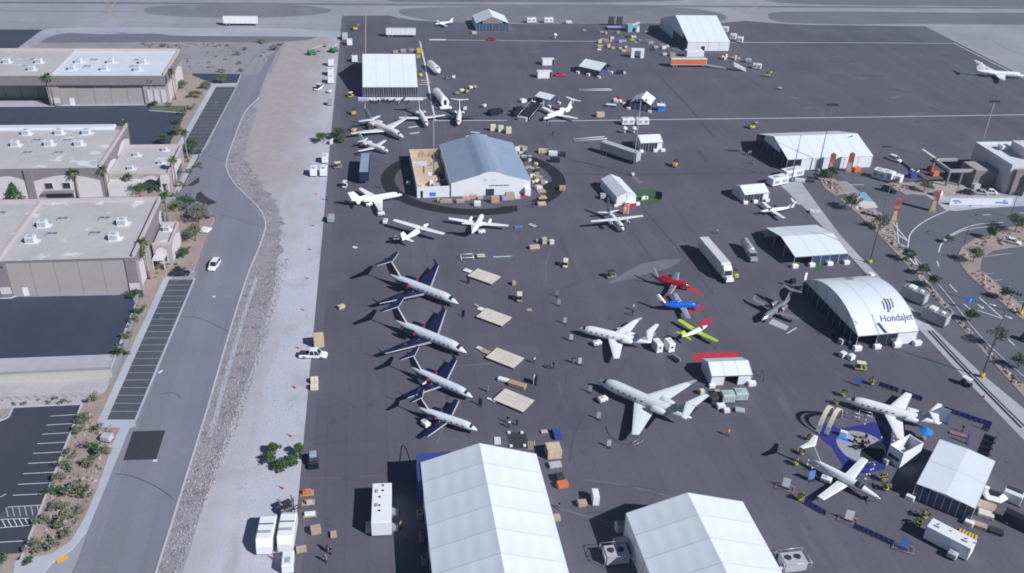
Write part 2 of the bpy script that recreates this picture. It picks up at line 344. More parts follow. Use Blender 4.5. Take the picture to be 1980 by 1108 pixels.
mat('logo_ink', (.035,.045,.085), .6, .03, 2); mat('logo_grey', (.30,.33,.42), .6, .03, 2)
# plants
mat('leaf', (.068,.122,.040), .8, .35, 1.2); mat('leaf_dark', (.038,.085,.035), .8, .35, 1.2); mat('leaf_olive', (.150,.152,.075), .85, .35, 1.2)
mat('leaf_grey', (.145,.17,.12), .85, .3, 1.2); mat('leaf_fresh', (.055,.130,.038), .8, .3, 1.2); mat('palm_leaf', (.075,.12,.045), .7, .3, 1.5); mat('bark', (.17,.125,.10), .95, .2, 3); mat('palm_bark', (.24,.19,.165), .95, .2, 3)
mat('rock', (.255,.24,.278), .95, .25, 1.2); mat('boulder', (.42,.35,.34), .95, .15, 1.5)
mat('pole_steel', (.13,.13,.15), .5, .08, 2, metal=.2); mat('pole_grey', (.40,.41,.45), .5, .08, 2)
# ------------------------------------------------------------------ the ground
_zc = [0]
def zoff():
    _zc[0] += 1; return (_zc[0] % 40)*.00008      # keeps overlapping sheets of one layer apart
def sheet(name, px, z, m, smooth=False, world=False, kind='structure', label=None, cat=None, n=5):
    z += zoff(); pts = catmull(px, n) if smooth else px
    w = [Vector((p[0],p[1],z)) for p in pts] if world else [P(u,v,z) for u,v in pts]
    ar = sum(w[i].x*w[(i+1)%len(w)].y-w[(i+1)%len(w)].x*w[i].y for i in range(len(w)))
    if ar < 0: w = w[::-1]
    mb = MB(); mb.add(w, [tuple(range(len(w)))])
    o = mb.build(name, m); tag(o, label, cat, None, kind); return o
def slabs(name, px, z0, z1, m, smooth=False, n=5, top=None):
    """raised ground (a kerbed bed or pavement) as a closed prism"""
    pts = catmull(px, n) if smooth else px
    w = [P(u,v) for u,v in pts]; mb = MB(); mb.prism([(p.x,p.y) for p in w], z0, z1, 0, 1)
    o = mb.build(name, [m, top or 'kerb']); tag(o, kind='structure'); return o
def ribbon(mb, pts, wd, z0, z1, mi=0):
    """strip of constant width along world points, from z0 to z1 (z0 = z1: flat)"""
    pts = [Vector((p[0],p[1],0)) for p in pts]; L = []; Rr = []
    for i,p in enumerate(pts):
        t = (pts[min(i+1,len(pts)-1)]-pts[max(i-1,0)]).normalized(); n = Vector((-t.y,t.x,0))*wd/2
        L.append(p+n); Rr.append(p-n)
    for i in range(len(pts)-1):
        a,b,c,d = Rr[i],Rr[i+1],L[i+1],L[i]
        if z1 <= z0: mb.quad(*[(q.x,q.y,z1) for q in (a,b,c,d)], mi)
        else:
            vs = [(q.x,q.y,z0) for q in (a,b,c,d)] + [(q.x,q.y,z1) for q in (a,b,c,d)]
            mb.add(vs, [(4,5,6,7),(0,1,5,4),(2,3,7,6)] + ([(3,0,4,7)] if i==0 else []) + ([(1,2,6,5)] if i==len(pts)-2 else []), mi)
def line(name, px, wd, z, m, n=1, curve=False, h=0):
    z += zoff() if not h else 0; pts = catmull(px, 6, False) if curve else px
    mb = MB(); ribbon(mb, [P(u,v) for u,v in pts], wd, z, z+h); o = mb.build(name, m); tag(o, kind='structure'); return o

sheet('ground', [(-1500,-600),(1500,-600),(1500,2400),(-1500,2400)], -.02, 'concrete', world=True)
A0 = [P(u,v) for u,v in [(661.7,30.3)]][0]
AX = P(600,720).x      # line of the apron's gravel edge
# far airfield
sheet('infield_island', [(278,20),(300,12),(380,9),(520,8),(610,13),(641,21),(600,29),(500,34),(380,33),(300,28)], .012, 'infield', True)
sheet('infield_island', [(772,24),(790,16),(900,13),(1100,12),(1300,14),(1385,24),(1404,36),(1370,43),(1250,44),(1000,45),(860,41),(800,34)], .012, 'infield', True)
sheet('infield_island', [(1486,32),(1500,24),(1600,22),(1800,24),(2150,27),(2150,49),(1980,48),(1760,46),(1640,47),(1530,44),(1495,39)], .012, 'shoulder', True)
sheet('infield_island', [(1478,0),(1560,8),(1800,11),(2200,12),(2200,-14),(1500,-14)], .012, 'shoulder', True)
sheet('infield_island', [(760,3),(900,4),(1200,4),(1328,-1),(1200,-8),(800,-8)], .012, 'shoulder', True)
sheet('taxiway_shoulder', [(85,57),(600,56),(655,62),(652,72),(560,80),(470,84),(330,84),(70,84),(0,84),(0,75),(40,74)], .012, 'shoulder')
sheet('dust_strip', [(84,58),(110,55),(200,53),(430,54),(560,55),(640,60),(660,66),(650,72),(580,71),(480,70),(340,69),(300,65),(200,66),(130,64),(95,72),(60,92),(34,94),(60,74)], .024, 'dust', True)
sheet('far_lot', [(-60,57),(82,57),(30,96),(-60,96)], .040, 'fresh_asphalt')
sheet('desert_lot', [(-60,84),(300,81),(548,82),(540,110),(524,140),(466,143),(330,143),(330,97),(-60,97)], .016, 'desert')
line('taxi_line', [(0,21),(120,22),(262,23)], .35, .02, 'tyre_and_shadow_mark')
line('taxi_line', [(232,-4),(220,8),(211,21),(225,33),(248,42)], .4, .028, 'yellow_paint', curve=True)
line('taxi_line', [(190,-4),(214,9),(217,17),(205,24),(150,36),(80,42),(0,41)], .4, .032, 'yellow_paint', curve=True)
line('taxi_line', [(248,42),(330,46),(480,47),(660,48)], .4, .028, 'yellow_paint', curve=True)
line('taxi_line', [(600,0),(660,6),(690,13),(706,25),(707,60),(707,103)], .4, .052, 'yellow_paint', curve=True)
line('taxi_line', [(800,2),(740,8),(716,16),(707,26)], .4, .056, 'yellow_paint', curve=True)
line('taxi_line', [(1394,-3),(1425,12),(1445,28),(1470,40)], .4, .03, 'yellow_paint', curve=True)
line('taxi_line', [(1500,-2),(1462,12),(1444,26)], .4, .034, 'yellow_paint', curve=True)
line('taxi_line', [(1915,57),(1912,68),(1925,82),(1960,100),(1990,112)], .4, .03, 'yellow_paint', curve=True)
line('taxi_line', [(706,200),(706,224)], .35, .052, 'yellow_paint')
sheet('worn_strip', [(0,3),(1980,14),(1980,17),(0,6)], .006, 'shoulder')

# the exhibition apron
sheet('apron', [(661.7,30.3),(754,30),(768,34),(800,39),(850,42),(1000,46),(1280,45),(1395,45),(1440,40),(1500,45),(1560,48),(1789,51),
                (1980,148),(2200,262),(2200,350),(1885,348),(1795,350),(1742,353),(1700,350),(1600,350),(1546,346),(1510,359),(1566,412),(1642,493),(1791,651),(1880,747),(1980,851),(2350,1240),(2300,1400),(537,1400),(562,1130)], .03, 'apron_asphalt')
sheet('apron_edge_band', [(661.7,30.3),(672,30.3),(668,80),(655,285),(636,513),(619,702),(597,952),(580,1130),(562,1130),(578,952),(601.7,702),(618.7,513),(637.7,285)], .036, 'service_asphalt')
sheet('taxilane_patch', [(1738,52),(1789,51),(1846,84),(1795,84)], .036, 'service_asphalt')
# painted lines
for nm, pts, wd, mm in [('apron_line',[(828,77),(1000,79),(1160,80)],.5,'white_paint'),('apron_line',[(1415,82),(1600,82.5),(1845,84)],.5,'white_paint'),
    ('apron_line',[(1845,84),(1980,152),(2100,212)],.5,'white_paint'),('apron_line',[(1046,234.5),(1300,231),(1620,227.5),(1980,222),(2100,220)],.5,'white_paint'),
    ('apron_line',[(842,233.5),(980,233)],.5,'white_paint'),('apron_line',[(812,80),(822,125),(832,185),(842,233.5)],.6,'white_paint')]:
    line(nm, pts, wd, .046, mm)
for a,b in [((790,247),(808,244)),((793,259),(811,256)),((910,255),(928,257)),((683,477),(690,480))]:
    line('paint_mark', [a,b], .9, .046, 'white_paint')
# old tyre tracks, cracks, pale stains and one painted mast shadow on the apron
for pts, wd, mm in [([(1240,110),(1330,205),(1380,265)],.8,'tyre_and_shadow_mark'),([(1100,310),(1250,338),(1560,333)],.9,'tyre_and_shadow_mark'),([(1050,335),(1230,340),(1420,331)],.5,'tyre_and_shadow_mark'),
    ([(1060,300),(1100,312),(1180,332),(1225,340)],.3,'tyre_and_shadow_mark'),([(1240,400),(1310,480),(1380,570)],.5,'tyre_and_shadow_mark'),([(1180,390),(1290,540),(1400,700)],.35,'tyre_and_shadow_mark'),  # first entry: painted cast shadow of the mast by the silver trailer
    ([(1600,118),(1660,120)],1.2,'tyre_and_shadow_mark'),([(1650,145),(1710,147)],1.4,'tyre_and_shadow_mark'),([(1720,172),(1765,180)],1.6,'tyre_and_shadow_mark'),([(1795,207),(1825,218)],1.4,'tyre_and_shadow_mark'),
    ([(1768,235),(1782,236)],1.3,'tyre_and_shadow_mark'),([(1804,235),(1818,236)],1.3,'tyre_and_shadow_mark'),([(1820,107),(1870,113)],1.2,'tyre_and_shadow_mark'),
    ([(1722,190),(1740,187)],1.8,'pale_stain'),([(1525,186),(1545,191)],1.2,'pale_stain'),([(1556,209),(1570,207)],1.0,'pale_stain'),([(1580,219),(1592,221)],.9,'pale_stain'),([(1660,153),(1680,150)],.8,'pale_stain'),
    ([(1020,101),(1045,99)],.9,'pale_stain'),([(1795,218),(1760,221)],.9,'pale_stain'),([(628,762),(660,772),(690,790)],.2,'tyre_and_shadow_mark'),([(1225,342),(1240,355)],1.6,'pale_stain'),
    ([(600,853),(640,838)],.25,'tyre_and_shadow_mark'),([(1350,290),(1365,312)],1.2,'tyre_and_shadow_mark'),([(1400,290),(1425,291)],1.5,'tyre_and_shadow_mark')]:
    line('stain_and_shadow', pts, wd, .040, mm)
sheet('pale_tarmac', [(1176,548),(1210,541),(1245,531),(1290,519),(1315,505),(1308,501),(1285,502),(1255,507),(1236,512),(1205,529)], .041, 'pale_stain', True)
rt = random.Random(17)
for k in range(22):      # faint tyre arcs of carts and tugs
    u, v = rt.uniform(840,1400), rt.uniform(420,1050); a = rt.uniform(0,6.28); pts = []
    p = P(u,v); h_ = a; q = rt.uniform(-.10,.10)
    for i in range(9): pts.append((p.x,p.y)); p = p+Vector((math.cos(h_),math.sin(h_),0))*rt.uniform(1.6,2.4); h_ += q
    mb = MB(); ribbon(mb, pts, rt.uniform(.14,.3), .0405+k*.0001, .0405+k*.0001); tag(mb.build('tyre_track','tyre_and_shadow_mark' if k % 3 else 'pale_stain'), kind='structure')
# red and blue marking lines near the front tent
line('marking_line', [(584,925),(662,925)], .14, .046, 'faded_red'); line('marking_line', [(662,923),(694,923)], .16, .046, 'faded_blue'); line('marking_line', [(662,929),(694,929)], .16, .046, 'faded_blue'); line('marking_line', [(694,923),(745,917)], .14, .046, 'faded_red')

# gravel strip, dirt and the rock lined swale along the road
sheet('gravel_strip', [(548,84),(600,76),(650,62),(664,60),(658,80),(637.7,285.5),(618.7,513),(601.7,702),(578,952.6),(560,1140),(340,1140),(362,1080),(400,950),(440,835),(470,755),(500,680),(530,560),(540,470),(505,400),(470,340),(475,290),(495,220),(515,150),(532,110)], .012, 'gravel')
_sr = random.Random(4); _edge = []      # ragged outer edge where the rubble runs out into the soil
for q in catmull([(497,196),(480,250),(470,285),(480,318),(512,362),(540,405),(546,450),(536,520),(512,600),(478,705),(446,798),(418,874),(392,940),(368,1005),(346,1068),(330,1130)],9,False): _edge.append((q[0]+_sr.uniform(-7,7),q[1]+_sr.uniform(-3,3)))
sheet('rock_swale', [(488,190)]+_edge+[(288,1150),(301,1108),(349,955),(397,800),(437,662),(475,540),(500,478),(512,440),(508,418),(490,392),(458,362),(440,335),(437,312),(455,260),(474,215)], .028, 'swale')
line('drain_channel', [(497,535),(480,585),(462,645),(440,720),(425,775),(416,812),(404,845)], .9, .034, 'channel', curve=True)
# the road
sheet('road', [(546,84),(530,112),(512,150),(497,195),(474,215),(455,260),(437,312),(440,335),(458,362),(490,392),(508,418),(512,440),(500,478),(475,540),(437,662),(397,800),(349,955),(301,1108),(290,1150),(120,1150),(150,1085),(186,985),(215,915),(255,823),(261,813),(318,676),(375,540),(381,527),(401,462),(419,423),(405,415),(389,413),(362,410),(345,400),(340,385),(386,300),(403,280),(440,200),(458,165),(466,144),(490,110),(515,84)], .036, 'road_asphalt')
sheet('desert_track', [(466,144),(500,144),(520,110),(548,83),(515,84)], .044, 'desert')
sheet('road_patch', [(257,834),(320,832),(302,888),(238,890)], .044, 'patch_asphalt')
sheet('road_patch', [(379,346),(384,342),(386,352),(372,360),(362,359)], .044, 'patch_asphalt'); sheet('road_patch', [(380,374),(388,370),(398,380),(420,391),(405,397),(378,388)], .044, 'patch_asphalt')
for pts in [[(222,917),(252,920),(300,940),(335,965)],[(346,612),(380,614),(410,626),(445,643)],[(395,297),(415,306),(437,312)],[(425,416),(450,421),(500,436)],[(310,762),(335,760),(350,770)]]:
    line('road_crack', pts, .16, .046, 'tyre_and_shadow_mark', curve=True)
line('paint_mark',[(307,722),(314,716)],.5,.048,'white_paint'); line('paint_mark',[(411,574),(417,574)],.7,.048,'white_paint'); line('paint_mark',[(296,891),(304,891)],.6,.048,'white_paint'); line('paint_mark',[(415,506),(415,507)],.4,.048,'white_paint')
sheet('side_lane', [(372,142),(466,143),(458,162),(412,161),(372,146)], .040, 'fresh_asphalt')
# kerbs along the road
line('kerb', [(500,190),(474,217),(456,260),(438,312),(441,335),(459,362),(491,392),(509,418),(513,440),(501,478),(476,540),(438,662),(398,800),(350,955),(302,1108),(289,1150)], .35, .0, 'kerb', curve=True, h=.14)
line('kerb', [(386,300),(343,384)], .45, .0, 'red_kerb', h=.14); line('kerb', [(388,411),(405,413),(419,423),(401,462),(379,525)], .4, .0, 'red_kerb', curve=True, h=.14)
line('kerb', [(466,144),(458,165)], .35, 0, 'kerb', h=.14)
# street side parking strips
sheet('parking_strip', [(328,540),(375,540),(318,676),(261.5,813),(206,813),(267,676)], .044, 'stall_asphalt')
sheet('parking_strip', [(418,168),(456,168),(437,204),(401,275),(386,299),(343,299),(361,268)], .044, 'stall_asphalt')
line('gutter', [(377,538),(319,676),(262,813)], .45, .050, 'sidewalk'); line('gutter', [(458,167),(438,205),(388,299)], .35, .050, 'sidewalk')
def stalls(name, a0, a1, b0, b1, n, wd, z, m='white_paint'):
    """n painted stall lines between two edges, evenly spaced on the ground"""
    A0,A1,B0,B1 = [P(*q) for q in (a0,a1,b0,b1)]
    for i in range(n):
        t = i/(n-1); mb = MB(); ribbon(mb, [A0.lerp(A1,t), B0.lerp(B1,t)], wd, z, z); tag(mb.build(name, m), kind='structure')
stalls('stall_line', (327,541.5), (206,812), (373,541), (262,812), 22, .12, .056, 'faded_paint')
stalls('stall_line', (417,169), (350,287), (455,169), (395,287), 19, .12, .056, 'faded_paint')
# pavements and planting beds on the left
slabs('sidewalk', [(316,540),(328,538),(206,813),(190,826),(186,822)], 0, .14, 'sidewalk'); slabs('sidewalk', [(316,540),(328,540),(352,524),(346,520)], 0, .13, 'sidewalk')
slabs('sidewalk', [(407,168),(418,167),(361,268),(343,299),(332,299),(350,268)], 0, .14, 'sidewalk'); slabs('sidewalk', [(407,168),(418,167),(458,165),(460,161),(410,162)], 0, .13, 'sidewalk')
slabs('sidewalk', [(374,300),(387,299),(343,384),(330,384)], 0, .14, 'sidewalk')
slabs('sidewalk', [(206,813),(262,813),(262,826),(250,826),(215,915),(186,985),(166,1030),(140,1062),(100,1090),(60,1140),(20,1140),(30,1085),(100,1072),(138,1046),(165,1000),(190,940),(218,860),(232,828),(196,826)], 0, .14, 'sidewalk')
slabs('sidewalk', [(-30,694.6),(220,685.3),(213,709),(-30,721)], 0, .05, 'strip_concrete')
sheet('yard_lot', [(-40,578),(27,575),(36,574),(243,570),(252,566),(262,588),(240,645),(220,685.3),(-40,696)], .04, 'fresh_asphalt')
sheet('yard_lot', [(-60,206),(288,203),(290,213),(358,218),(345,250),(330,275),(327,300),(-60,330)], .04, 'fresh_asphalt')
sheet('car_park', [(-60,850),(0,812),(18,800),(25,788.8),(158,782.5),(46,1068),(20,1140),(-60,1140)], .04, 'lot_asphalt')
sheet('yard_gravel', [(-60,740),(213,728),(207,752),(186,780),(158,782),(25,789),(-60,796)], .02, 'pale_gravel')
slabs('planting_bed', [(183,768),(206,757),(222,735),(252,660),(265,600),(275,560),(318,540),(186,822),(232,826),(216,862),(190,940),(165,1000),(138,1046),(100,1072),(30,1085),(46,1068),(100,930),(158,786)], 0, .10, 'bed_gravel')
slabs('planting_bed', [(0,797),(24,789),(18,800),(0,812),(-20,820),(-20,800)], 0, .10, 'bed_gravel'); slabs('planting_bed', [(-30,1075),(46,1070),(22,1130),(-30,1130)], 0, .10, 'bed_gravel')
slabs('planting_bed', [(262,400),(340,388),(362,410),(389,414),(414,423),(398,462),(374,525),(318,540),(275,560),(262,500)], 0, .10, 'bed_gravel')
slabs('planting_bed', [(330,299),(331,272),(346,248),(358,219),(361,204),(292,203),(335,160),(340,144),(372,146),(410,162),(407,168),(350,268),(338,299)], 0, .09, 'bed_gravel')
slabs('planting_bed', [(330,300),(374,300),(330,384),(262,384),(262,370),(310,360)], 0, .10, 'bed_gravel')
slabs('grass_verge', [(288,204),(360,205),(357,219),(290,214)], .0, .16, 'lawn')
slabs('sidewalk', [(300,197),(334,150),(344,152),(372,176),(345,205),(306,205)], 0, .07, 'sidewalk')
line('kerb', [(158,783),(46,1068),(22,1130)], .35, 0, 'kerb', h=.15); line('kerb', [(25,788),(158,782)], .35, 0, 'kerb', h=.15); line('kerb', [(-10,818),(14,808),(20,800),(25,789)], .35, 0, 'kerb', curve=True, h=.15)
line('kerb', [(262,590),(240,645),(214,712)], .3, 0, 'kerb', h=.2); line('kerb', [(-20,578),(22,577),(30,573)], .4, 0, 'kerb', h=.2)
stalls('stall_line', (98,805), (25,958), (146,802), (88,955), 9, .14, .048)
for a,b in [((0,1049),(50,1046)),((0,962),(12,955))]: line('stall_line',[a,b],.14,.048,'white_paint')
sheet('hatched_bay', [(15,982),(80,977),(62,1000),(0,1004),(0,995)], .046, 'stall_asphalt')
for i in range(6): line('hatch_line', [(12+12*i,982-i*.8),(16+12*i,1000-i*.8)], .14, .052, 'faded_paint'); line('hatch_line', [(4+11*i,1006-i*.7),(12+11*i,1020-i*.7)], .14, .05, 'white_paint')
line('hatch_line',[(15,981),(80,977)],.14,.052,'white_paint'); line('hatch_line',[(0,1021),(60,1016)],.14,.05,'white_paint'); line('hatch_line',[(0,1005),(66,1002)],.14,.052,'white_paint')
line('kerb_ramp', [(110,1087),(131,1077)], 1.1, .143, 'bright_yellow_paint')

# right hand side: boundary strip, service lane, planting, public road
sheet('boundary_strip', [(1500,352),(1546,348),(1584,400),(1621,450),(1662,495),(1725,560),(1811,641),(1902,726),(1980,790),(2200,980),(2300,1180),(1980,851),(1880,747),(1791,651),(1642,493),(1566,412),(1510,359)], .042, 'strip_concrete')
sheet('service_lane', [(1546,348),(1600,350),(1650,385),(1705,452),(1780,545),(1875,640),(1960,735),(2075,850),(2230,990),(1980,790),(1902,726),(1811,641),(1725,560),(1662,495),(1621,450)], .038, 'service_asphalt')
sheet('public_road', [(1620,335),(1668,345),(1700,332),(1716,350),(1740,372),(1790,378),(1835,381),(1990,380),(2300,372),(2400,800),(2300,900),(2040,810),(1940,722),(1870,655),(1810,580),(1750,510),(1722,475),(1720,445),(1712,424),(1695,405),(1665,372)], .038, 'public_asphalt')
slabs('planting_bed', [(1583,345),(1612,346),(1640,362),(1642,372),(1615,378),(1596,366)], .0, .14, 'bed_gravel')
slabs('planting_bed', [(1622,384),(1640,388),(1664,404),(1704,412),(1724,428),(1736,470),(1752,498),(1790,540),(1850,612),(1916,690),(1990,752),(2080,830),(2060,860),(1965,752),(1890,668),(1815,585),(1755,515),(1700,455),(1660,415)], .0, .14, 'bed_gravel')
slabs('planting_bed', [(1702,358),(1740,352),(1800,366),(1796,374),(1750,376),(1728,366)], 0, .14, 'bed_gravel')
slabs('planting_bed', [(1850,498),(1860,478),(1885,462),(1920,455),(1950,440),(1990,435),(2060,440),(2060,470),(1960,478),(1920,484),(1898,500),(1895,520),(1940,560),(1985,600),(2060,650),(2060,670),(1985,625),(1910,565),(1870,530)], .0, .14, 'bed_gravel')
slabs('planting_bed', [(1880,500),(1930,492),(1960,490)], 0, .10, 'bed_gravel')
sheet('visitor_car_park', [(1900,500),(1922,486),(1962,480),(2080,472),(2080,640),(1985,598),(1942,560),(1897,520)], .044, 'public_asphalt')
line('kerb', [(1850,498),(1872,530),(1912,565),(1987,625),(2060,671)], .35, 0, 'red_kerb', curve=True, h=.15)
line('kerb', [(1734,470),(1772,502),(1832,572),(1892,647),(1962,714),(2062,792)], .3, 0, 'kerb', curve=True, h=.14)
line('road_line', [(1756,478),(1757,466),(1762,450),(1785,430),(1826,410),(1870,397),(1980,390)], .3, .046, 'white_paint', curve=True)
line('road_line', [(1726,430),(1738,445),(1755,466)], .3, .05, 'white_paint'); line('road_line', [(1733,452),(1755,466)], .45, .05, 'white_paint'); line('road_line', [(1735,470),(1756,479)], .45, .05, 'white_paint'); line('road_line', [(1752,492),(1770,512)], .4, .05, 'white_paint'); line('road_line', [(1768,496),(1773,512)], .4, .05, 'white_paint')
line('road_line', [(1734,430),(1736,450),(1740,480),(1752,497)], .25, .048, 'white_paint', curve=True)
line('road_line', [(1815,488),(1824,466),(1850,448),(1890,434),(1940,430)], .3, .046, 'white_paint', curve=True); line('road_line', [(1817,478),(1835,460),(1870,444),(1940,436)], .25, .048, 'white_paint', curve=True)
for a,b in [((1640,358),(1670,357)),((1812,505),(1815,515)),((1836,550),(1850,565)),((1864,588),(1880,602)),((1890,600),(1940,617)),((1948,655),(1962,668)),((1900,416),(1915,415)),((1973,412),(1980,412))]:
    line('lane_dash', [a,b], .3, .046, 'white_paint')
line('road_line', [(1893,575),(1940,617)], .3, .048, 'white_paint')
for a,b,c in [((1890,588),(1903,598),(1.0)),((1913,588),(1928,592),(1.0)),((1943,610),(1958,617),1.0)]:
    mb = MB(); p, q = P(*a), P(*b); d = (q-p).normalized(); n = Vector((-d.y,d.x,0)); e = p.lerp(q,.55)
    mb.add([p+n*.15, p-n*.15, e-n*.15, e-n*.6, q, e+n*.6, e+n*.15], [(0,1,2,3,4,5,6)])
    o = mb.build('lane_arrow','white_paint'); o.location.z = .05; tag(o, kind='structure')
stalls('stall_line', (1895,530), (1945,585), (1922,528), (1985,583), 5, .2, .052, 'faded_paint')
# ------------------------------------------------------------------ hangars on the left and the terminal on the right
def wb(mb, name, mats, root, label=None, kind=None):
    """build a shape given in place coordinates as a part of an unrotated thing"""
    l = root.location if root.parent is None else root.parent.location
    mb.v = [(x-l[0], y-l[1], z-l[2]) for x,y,z in mb.v]
    if name in ('arch_panel','wall_panel','pilaster','window','canopy_beam'): return mb.pieces(name, mats, root)[-1]
    o = mb.build(name, mats, root); tag(o, label, kind=kind); return o
def roof_unit(root, u, v, z, s=1.0, w=2.0, d=1.9, h=1.5):
    p = P(u, v, z); mb = MB(); mb.box(p.x-w/2*s,p.x+w/2*s,p.y,p.y+d*s,z,z+h*s)
    mb.box(p.x-w/2*s-.15,p.x+w/2*s+.9,p.y-.2,p.y+d*s+.2,z,z+.12)
    a = wb(mb,'roof_unit','roof_unit',root)
    g = MB()
    for k in range(4): g.box(p.x-w/2*s+.15,p.x+w/2*s-.15,p.y-.05,p.y-.004,z+.25+k*.3*s,z+.43+k*.3*s)
    g.box(p.x-.5*s,p.x+.5*s,p.y+.4,p.y+1.4*s,z+h*s+.003,z+h*s+.08)
    wb(g,'grille','unit_grille',a)
def skylight(root, u, v, z, w=2.6, d=1.3):
    p = P(u, v, z); mb = MB(); mb.bbox(p.x-w/2,p.x+w/2,p.y-d/2,p.y+d/2,z,z+.45,.1); a = wb(mb,'skylight','unit_grille',root)
    g = MB()
    for k in range(2): g.box(p.x-w/2+.15+k*w/2,p.x-.1+k*w/2,p.y-d/2+.15,p.y+d/2-.15,z+.452,z+.5)
    wb(g,'pane','skylight_glass',a)
def arch_panel(mb, x0, x1, y, z0, z1, zc, ax='x', t=.12):
    """flat panel with an arched top, standing proud of a wall"""
    pr = [(x0,z0),(x1,z0),(x1,z1)] + [(x1+(x0-x1)*k/8, z1+(zc-z1)*math.sin(math.pi*k/8)) for k in range(1,8)] + [(x0,z1)]
    if ax == 'x': mb.extr(pr,'y',y-t,y)
    else: mb.extr(pr[::-1],'x',y,y+t)

# --- near hangar
h = thing('hangar','tan aircraft hangar with membrane roof nearest the camera, beside the dark yard','hangar',(-70,205,0))
X0,X1,Y0,Y1,Z = -130.,-55.7,190.,221.2,9.3
mb = MB(); mb.box(X0,-83.5,Y0+.02,Y1,0,Z-.02); mb.box(-83.5,-58.05,Y0+.9,Y1,0,Z-.02); mb.box(-58.05,X1,Y0,Y1,0,Z-.02); mb.box(-83.5,-58.05,Y0+.1,Y0+.9,Z-.55,Z-.02)
wb(mb,'wall','stucco_dark',h)
mb = MB(); mb.box(X0,X1-.4,Y0-.05,Y1-.4,Z-.02,Z+.1); wb(mb,'roof','roof_membrane',h)
mb = MB(); mb.box(X1-.45,X1+.02,Y0-.06,Y1,Z-.02,Z+.95); mb.box(X0,X1-.45,Y1-.45,Y1+.02,Z-.02,Z+.95); mb.box(-84.9,-84.3,Y0,Y1-.45,Z+.1,Z+.75); wb(mb,'parapet','parapet_cap',h)
for k in range(5):
    a = -83.45+k*5.07; mb = MB(); mb.box(a+.04,a+5.03,Y0+.25,Y0+.55,.05,Z-.58); o = wb(mb,'door_panel','hangar_door',h)
    if k == 0:
        mb = MB(); mb.box(a+2.2,a+3.4,Y0+.2,Y0+.247,.1,2.3); wb(mb,'personnel_door','door_white',o)
mb = MB(); mb.box(-58.0,-55.75,Y0-.12,Y0-.004,.9,2.6); mb.box(-85.8,-83.6,Y0-.12,Y0-.004,.9,2.6); wb(mb,'wall_panel','stucco_light',h)
mb = MB()
for k in range(3): arch_panel(mb, Y0+1.0+k*2.9, Y0+3.5+k*2.9, X1, .6, 6.2, 7.0, 'y')
arch_panel(mb, Y0+26.0, Y0+30.4, X1, .6, 6.4, 7.6, 'y'); wb(mb,'arch_panel','stucco_light',h)
mb = MB(); mb.box(X1,X1+.5,Y0+.0,Y0+.7,0,Z-1.0); mb.box(X1,X1+.5,Y0+10.3,Y0+11.0,0,Z-1.0); wb(mb,'pilaster','stucco',h)
for q in [(80,447,1),(57,477,1),(234,443,1),(218,472,1)]: roof_unit(h,q[0]+1,q[1]-6,Z+.1,1)
for q in [(122,425),(101,454.5),(203,424),(185,453)]: skylight(h,q[0],q[1],Z+.1)
skylight(h,2,414,Z+.1)
a = thing('office_annex','small two storey office annex with arched white window, joined to the near hangar','office',(-53.2,209,0))
mb = MB(); mb.box(X1+.62,-50.9,203.4,215.2,0,5.3); wb(mb,'wall','stucco',a)
mb = MB(); mb.box(X1+.9,-51.2,203.7,214.9,5.302,5.4); wb(mb,'roof','roof_membrane',a)
mb = MB(); mb.box(X1+.62,-50.9,203.4,203.7,5.3,6.0); mb.box(X1+.62,-50.9,214.9,215.2,5.3,6.0); mb.box(-51.2,-50.9,203.7,214.9,5.3,6.0); wb(mb,'parapet','parapet_cap',a)
mb = MB(); arch_panel(mb,-54.6,-51.9,203.4,.6,3.7,4.7); arch_panel(mb,204.6,214.2,-50.9,.4,3.4,4.9,'y'); wb(mb,'arch_panel','stucco_light',a)
w_ = MB()
for k in range(4): w_.box(-54.3+k*.6,-53.85+k*.6,203.2,203.27,1.0,2.6)
wb(w_,'window','blue_glass',a); mb = MB(); mb.box(-55.0,-52.2,200.6,203.2,2.6,2.8); mb.box(-52.4,-52.2,200.6,200.8,0,2.6); mb.box(-55.0,-54.8,200.6,200.8,0,2.6); wb(mb,'porch','stucco_light',a)
roof_unit(a,322,448,5.4,.75); 

# --- middle hangar
h = thing('hangar','hangar with white front wall and two dark windows, between the other two hangars','hangar',(-90,260,0))
X1,Y0,Y1,Z = -76.1,244.8,277.8,8.8
mb = MB(); mb.box(-140,X1,Y0,Y1,0,Z-.02); wb(mb,'wall','stucco_dark',h)
mb = MB(); mb.box(-140,X1-.4,Y0-.05,Y1-3.6,Z-.02,Z+.1); wb(mb,'roof','roof_membrane',h)
mb = MB(); mb.bbox(-140,X1-3.2,Y1-3.6,Y1-.2,Z-.02,Z+.8,.25); wb(mb,'roof_ridge','roof_white',h)
mb = MB(); mb.box(X1-.45,X1+.02,Y0-.05,Y1,Z-.02,Z+.9); wb(mb,'parapet','parapet_cap',h)
mb = MB()
for a0,a1 in [(-106,-96.2),(-94.2,-77.0)]:
    pr = [(a0,.05),(a1,.05),(a1,5.0)]+[(a1+(a0-a1)*k/10, 5.0+2.6*math.sin(math.pi*(.12+.76*k/10))-.95) for k in range(1,10)]+[(a0,5.0)]
    mb.extr(pr,'y',Y0-.15,Y0-.01)
wb(mb,'wall_panel','stucco_light',h)
mb = MB(); mb.box(-96.2,-94.2,Y0-.5,Y0-.002,0,Z-.1); wb(mb,'pilaster','stucco_dark',h)
for xx in (-91.6,-87.0):
    mb = MB(); mb.box(xx,xx+2.2,Y0-.35,Y0-.16,2.8,4.7); f = wb(mb,'window','stucco_light',h); g = MB(); g.box(xx+.15,xx+2.05,Y0-.4,Y0-.353,2.95,4.55); wb(g,'pane','dark_glass',f)
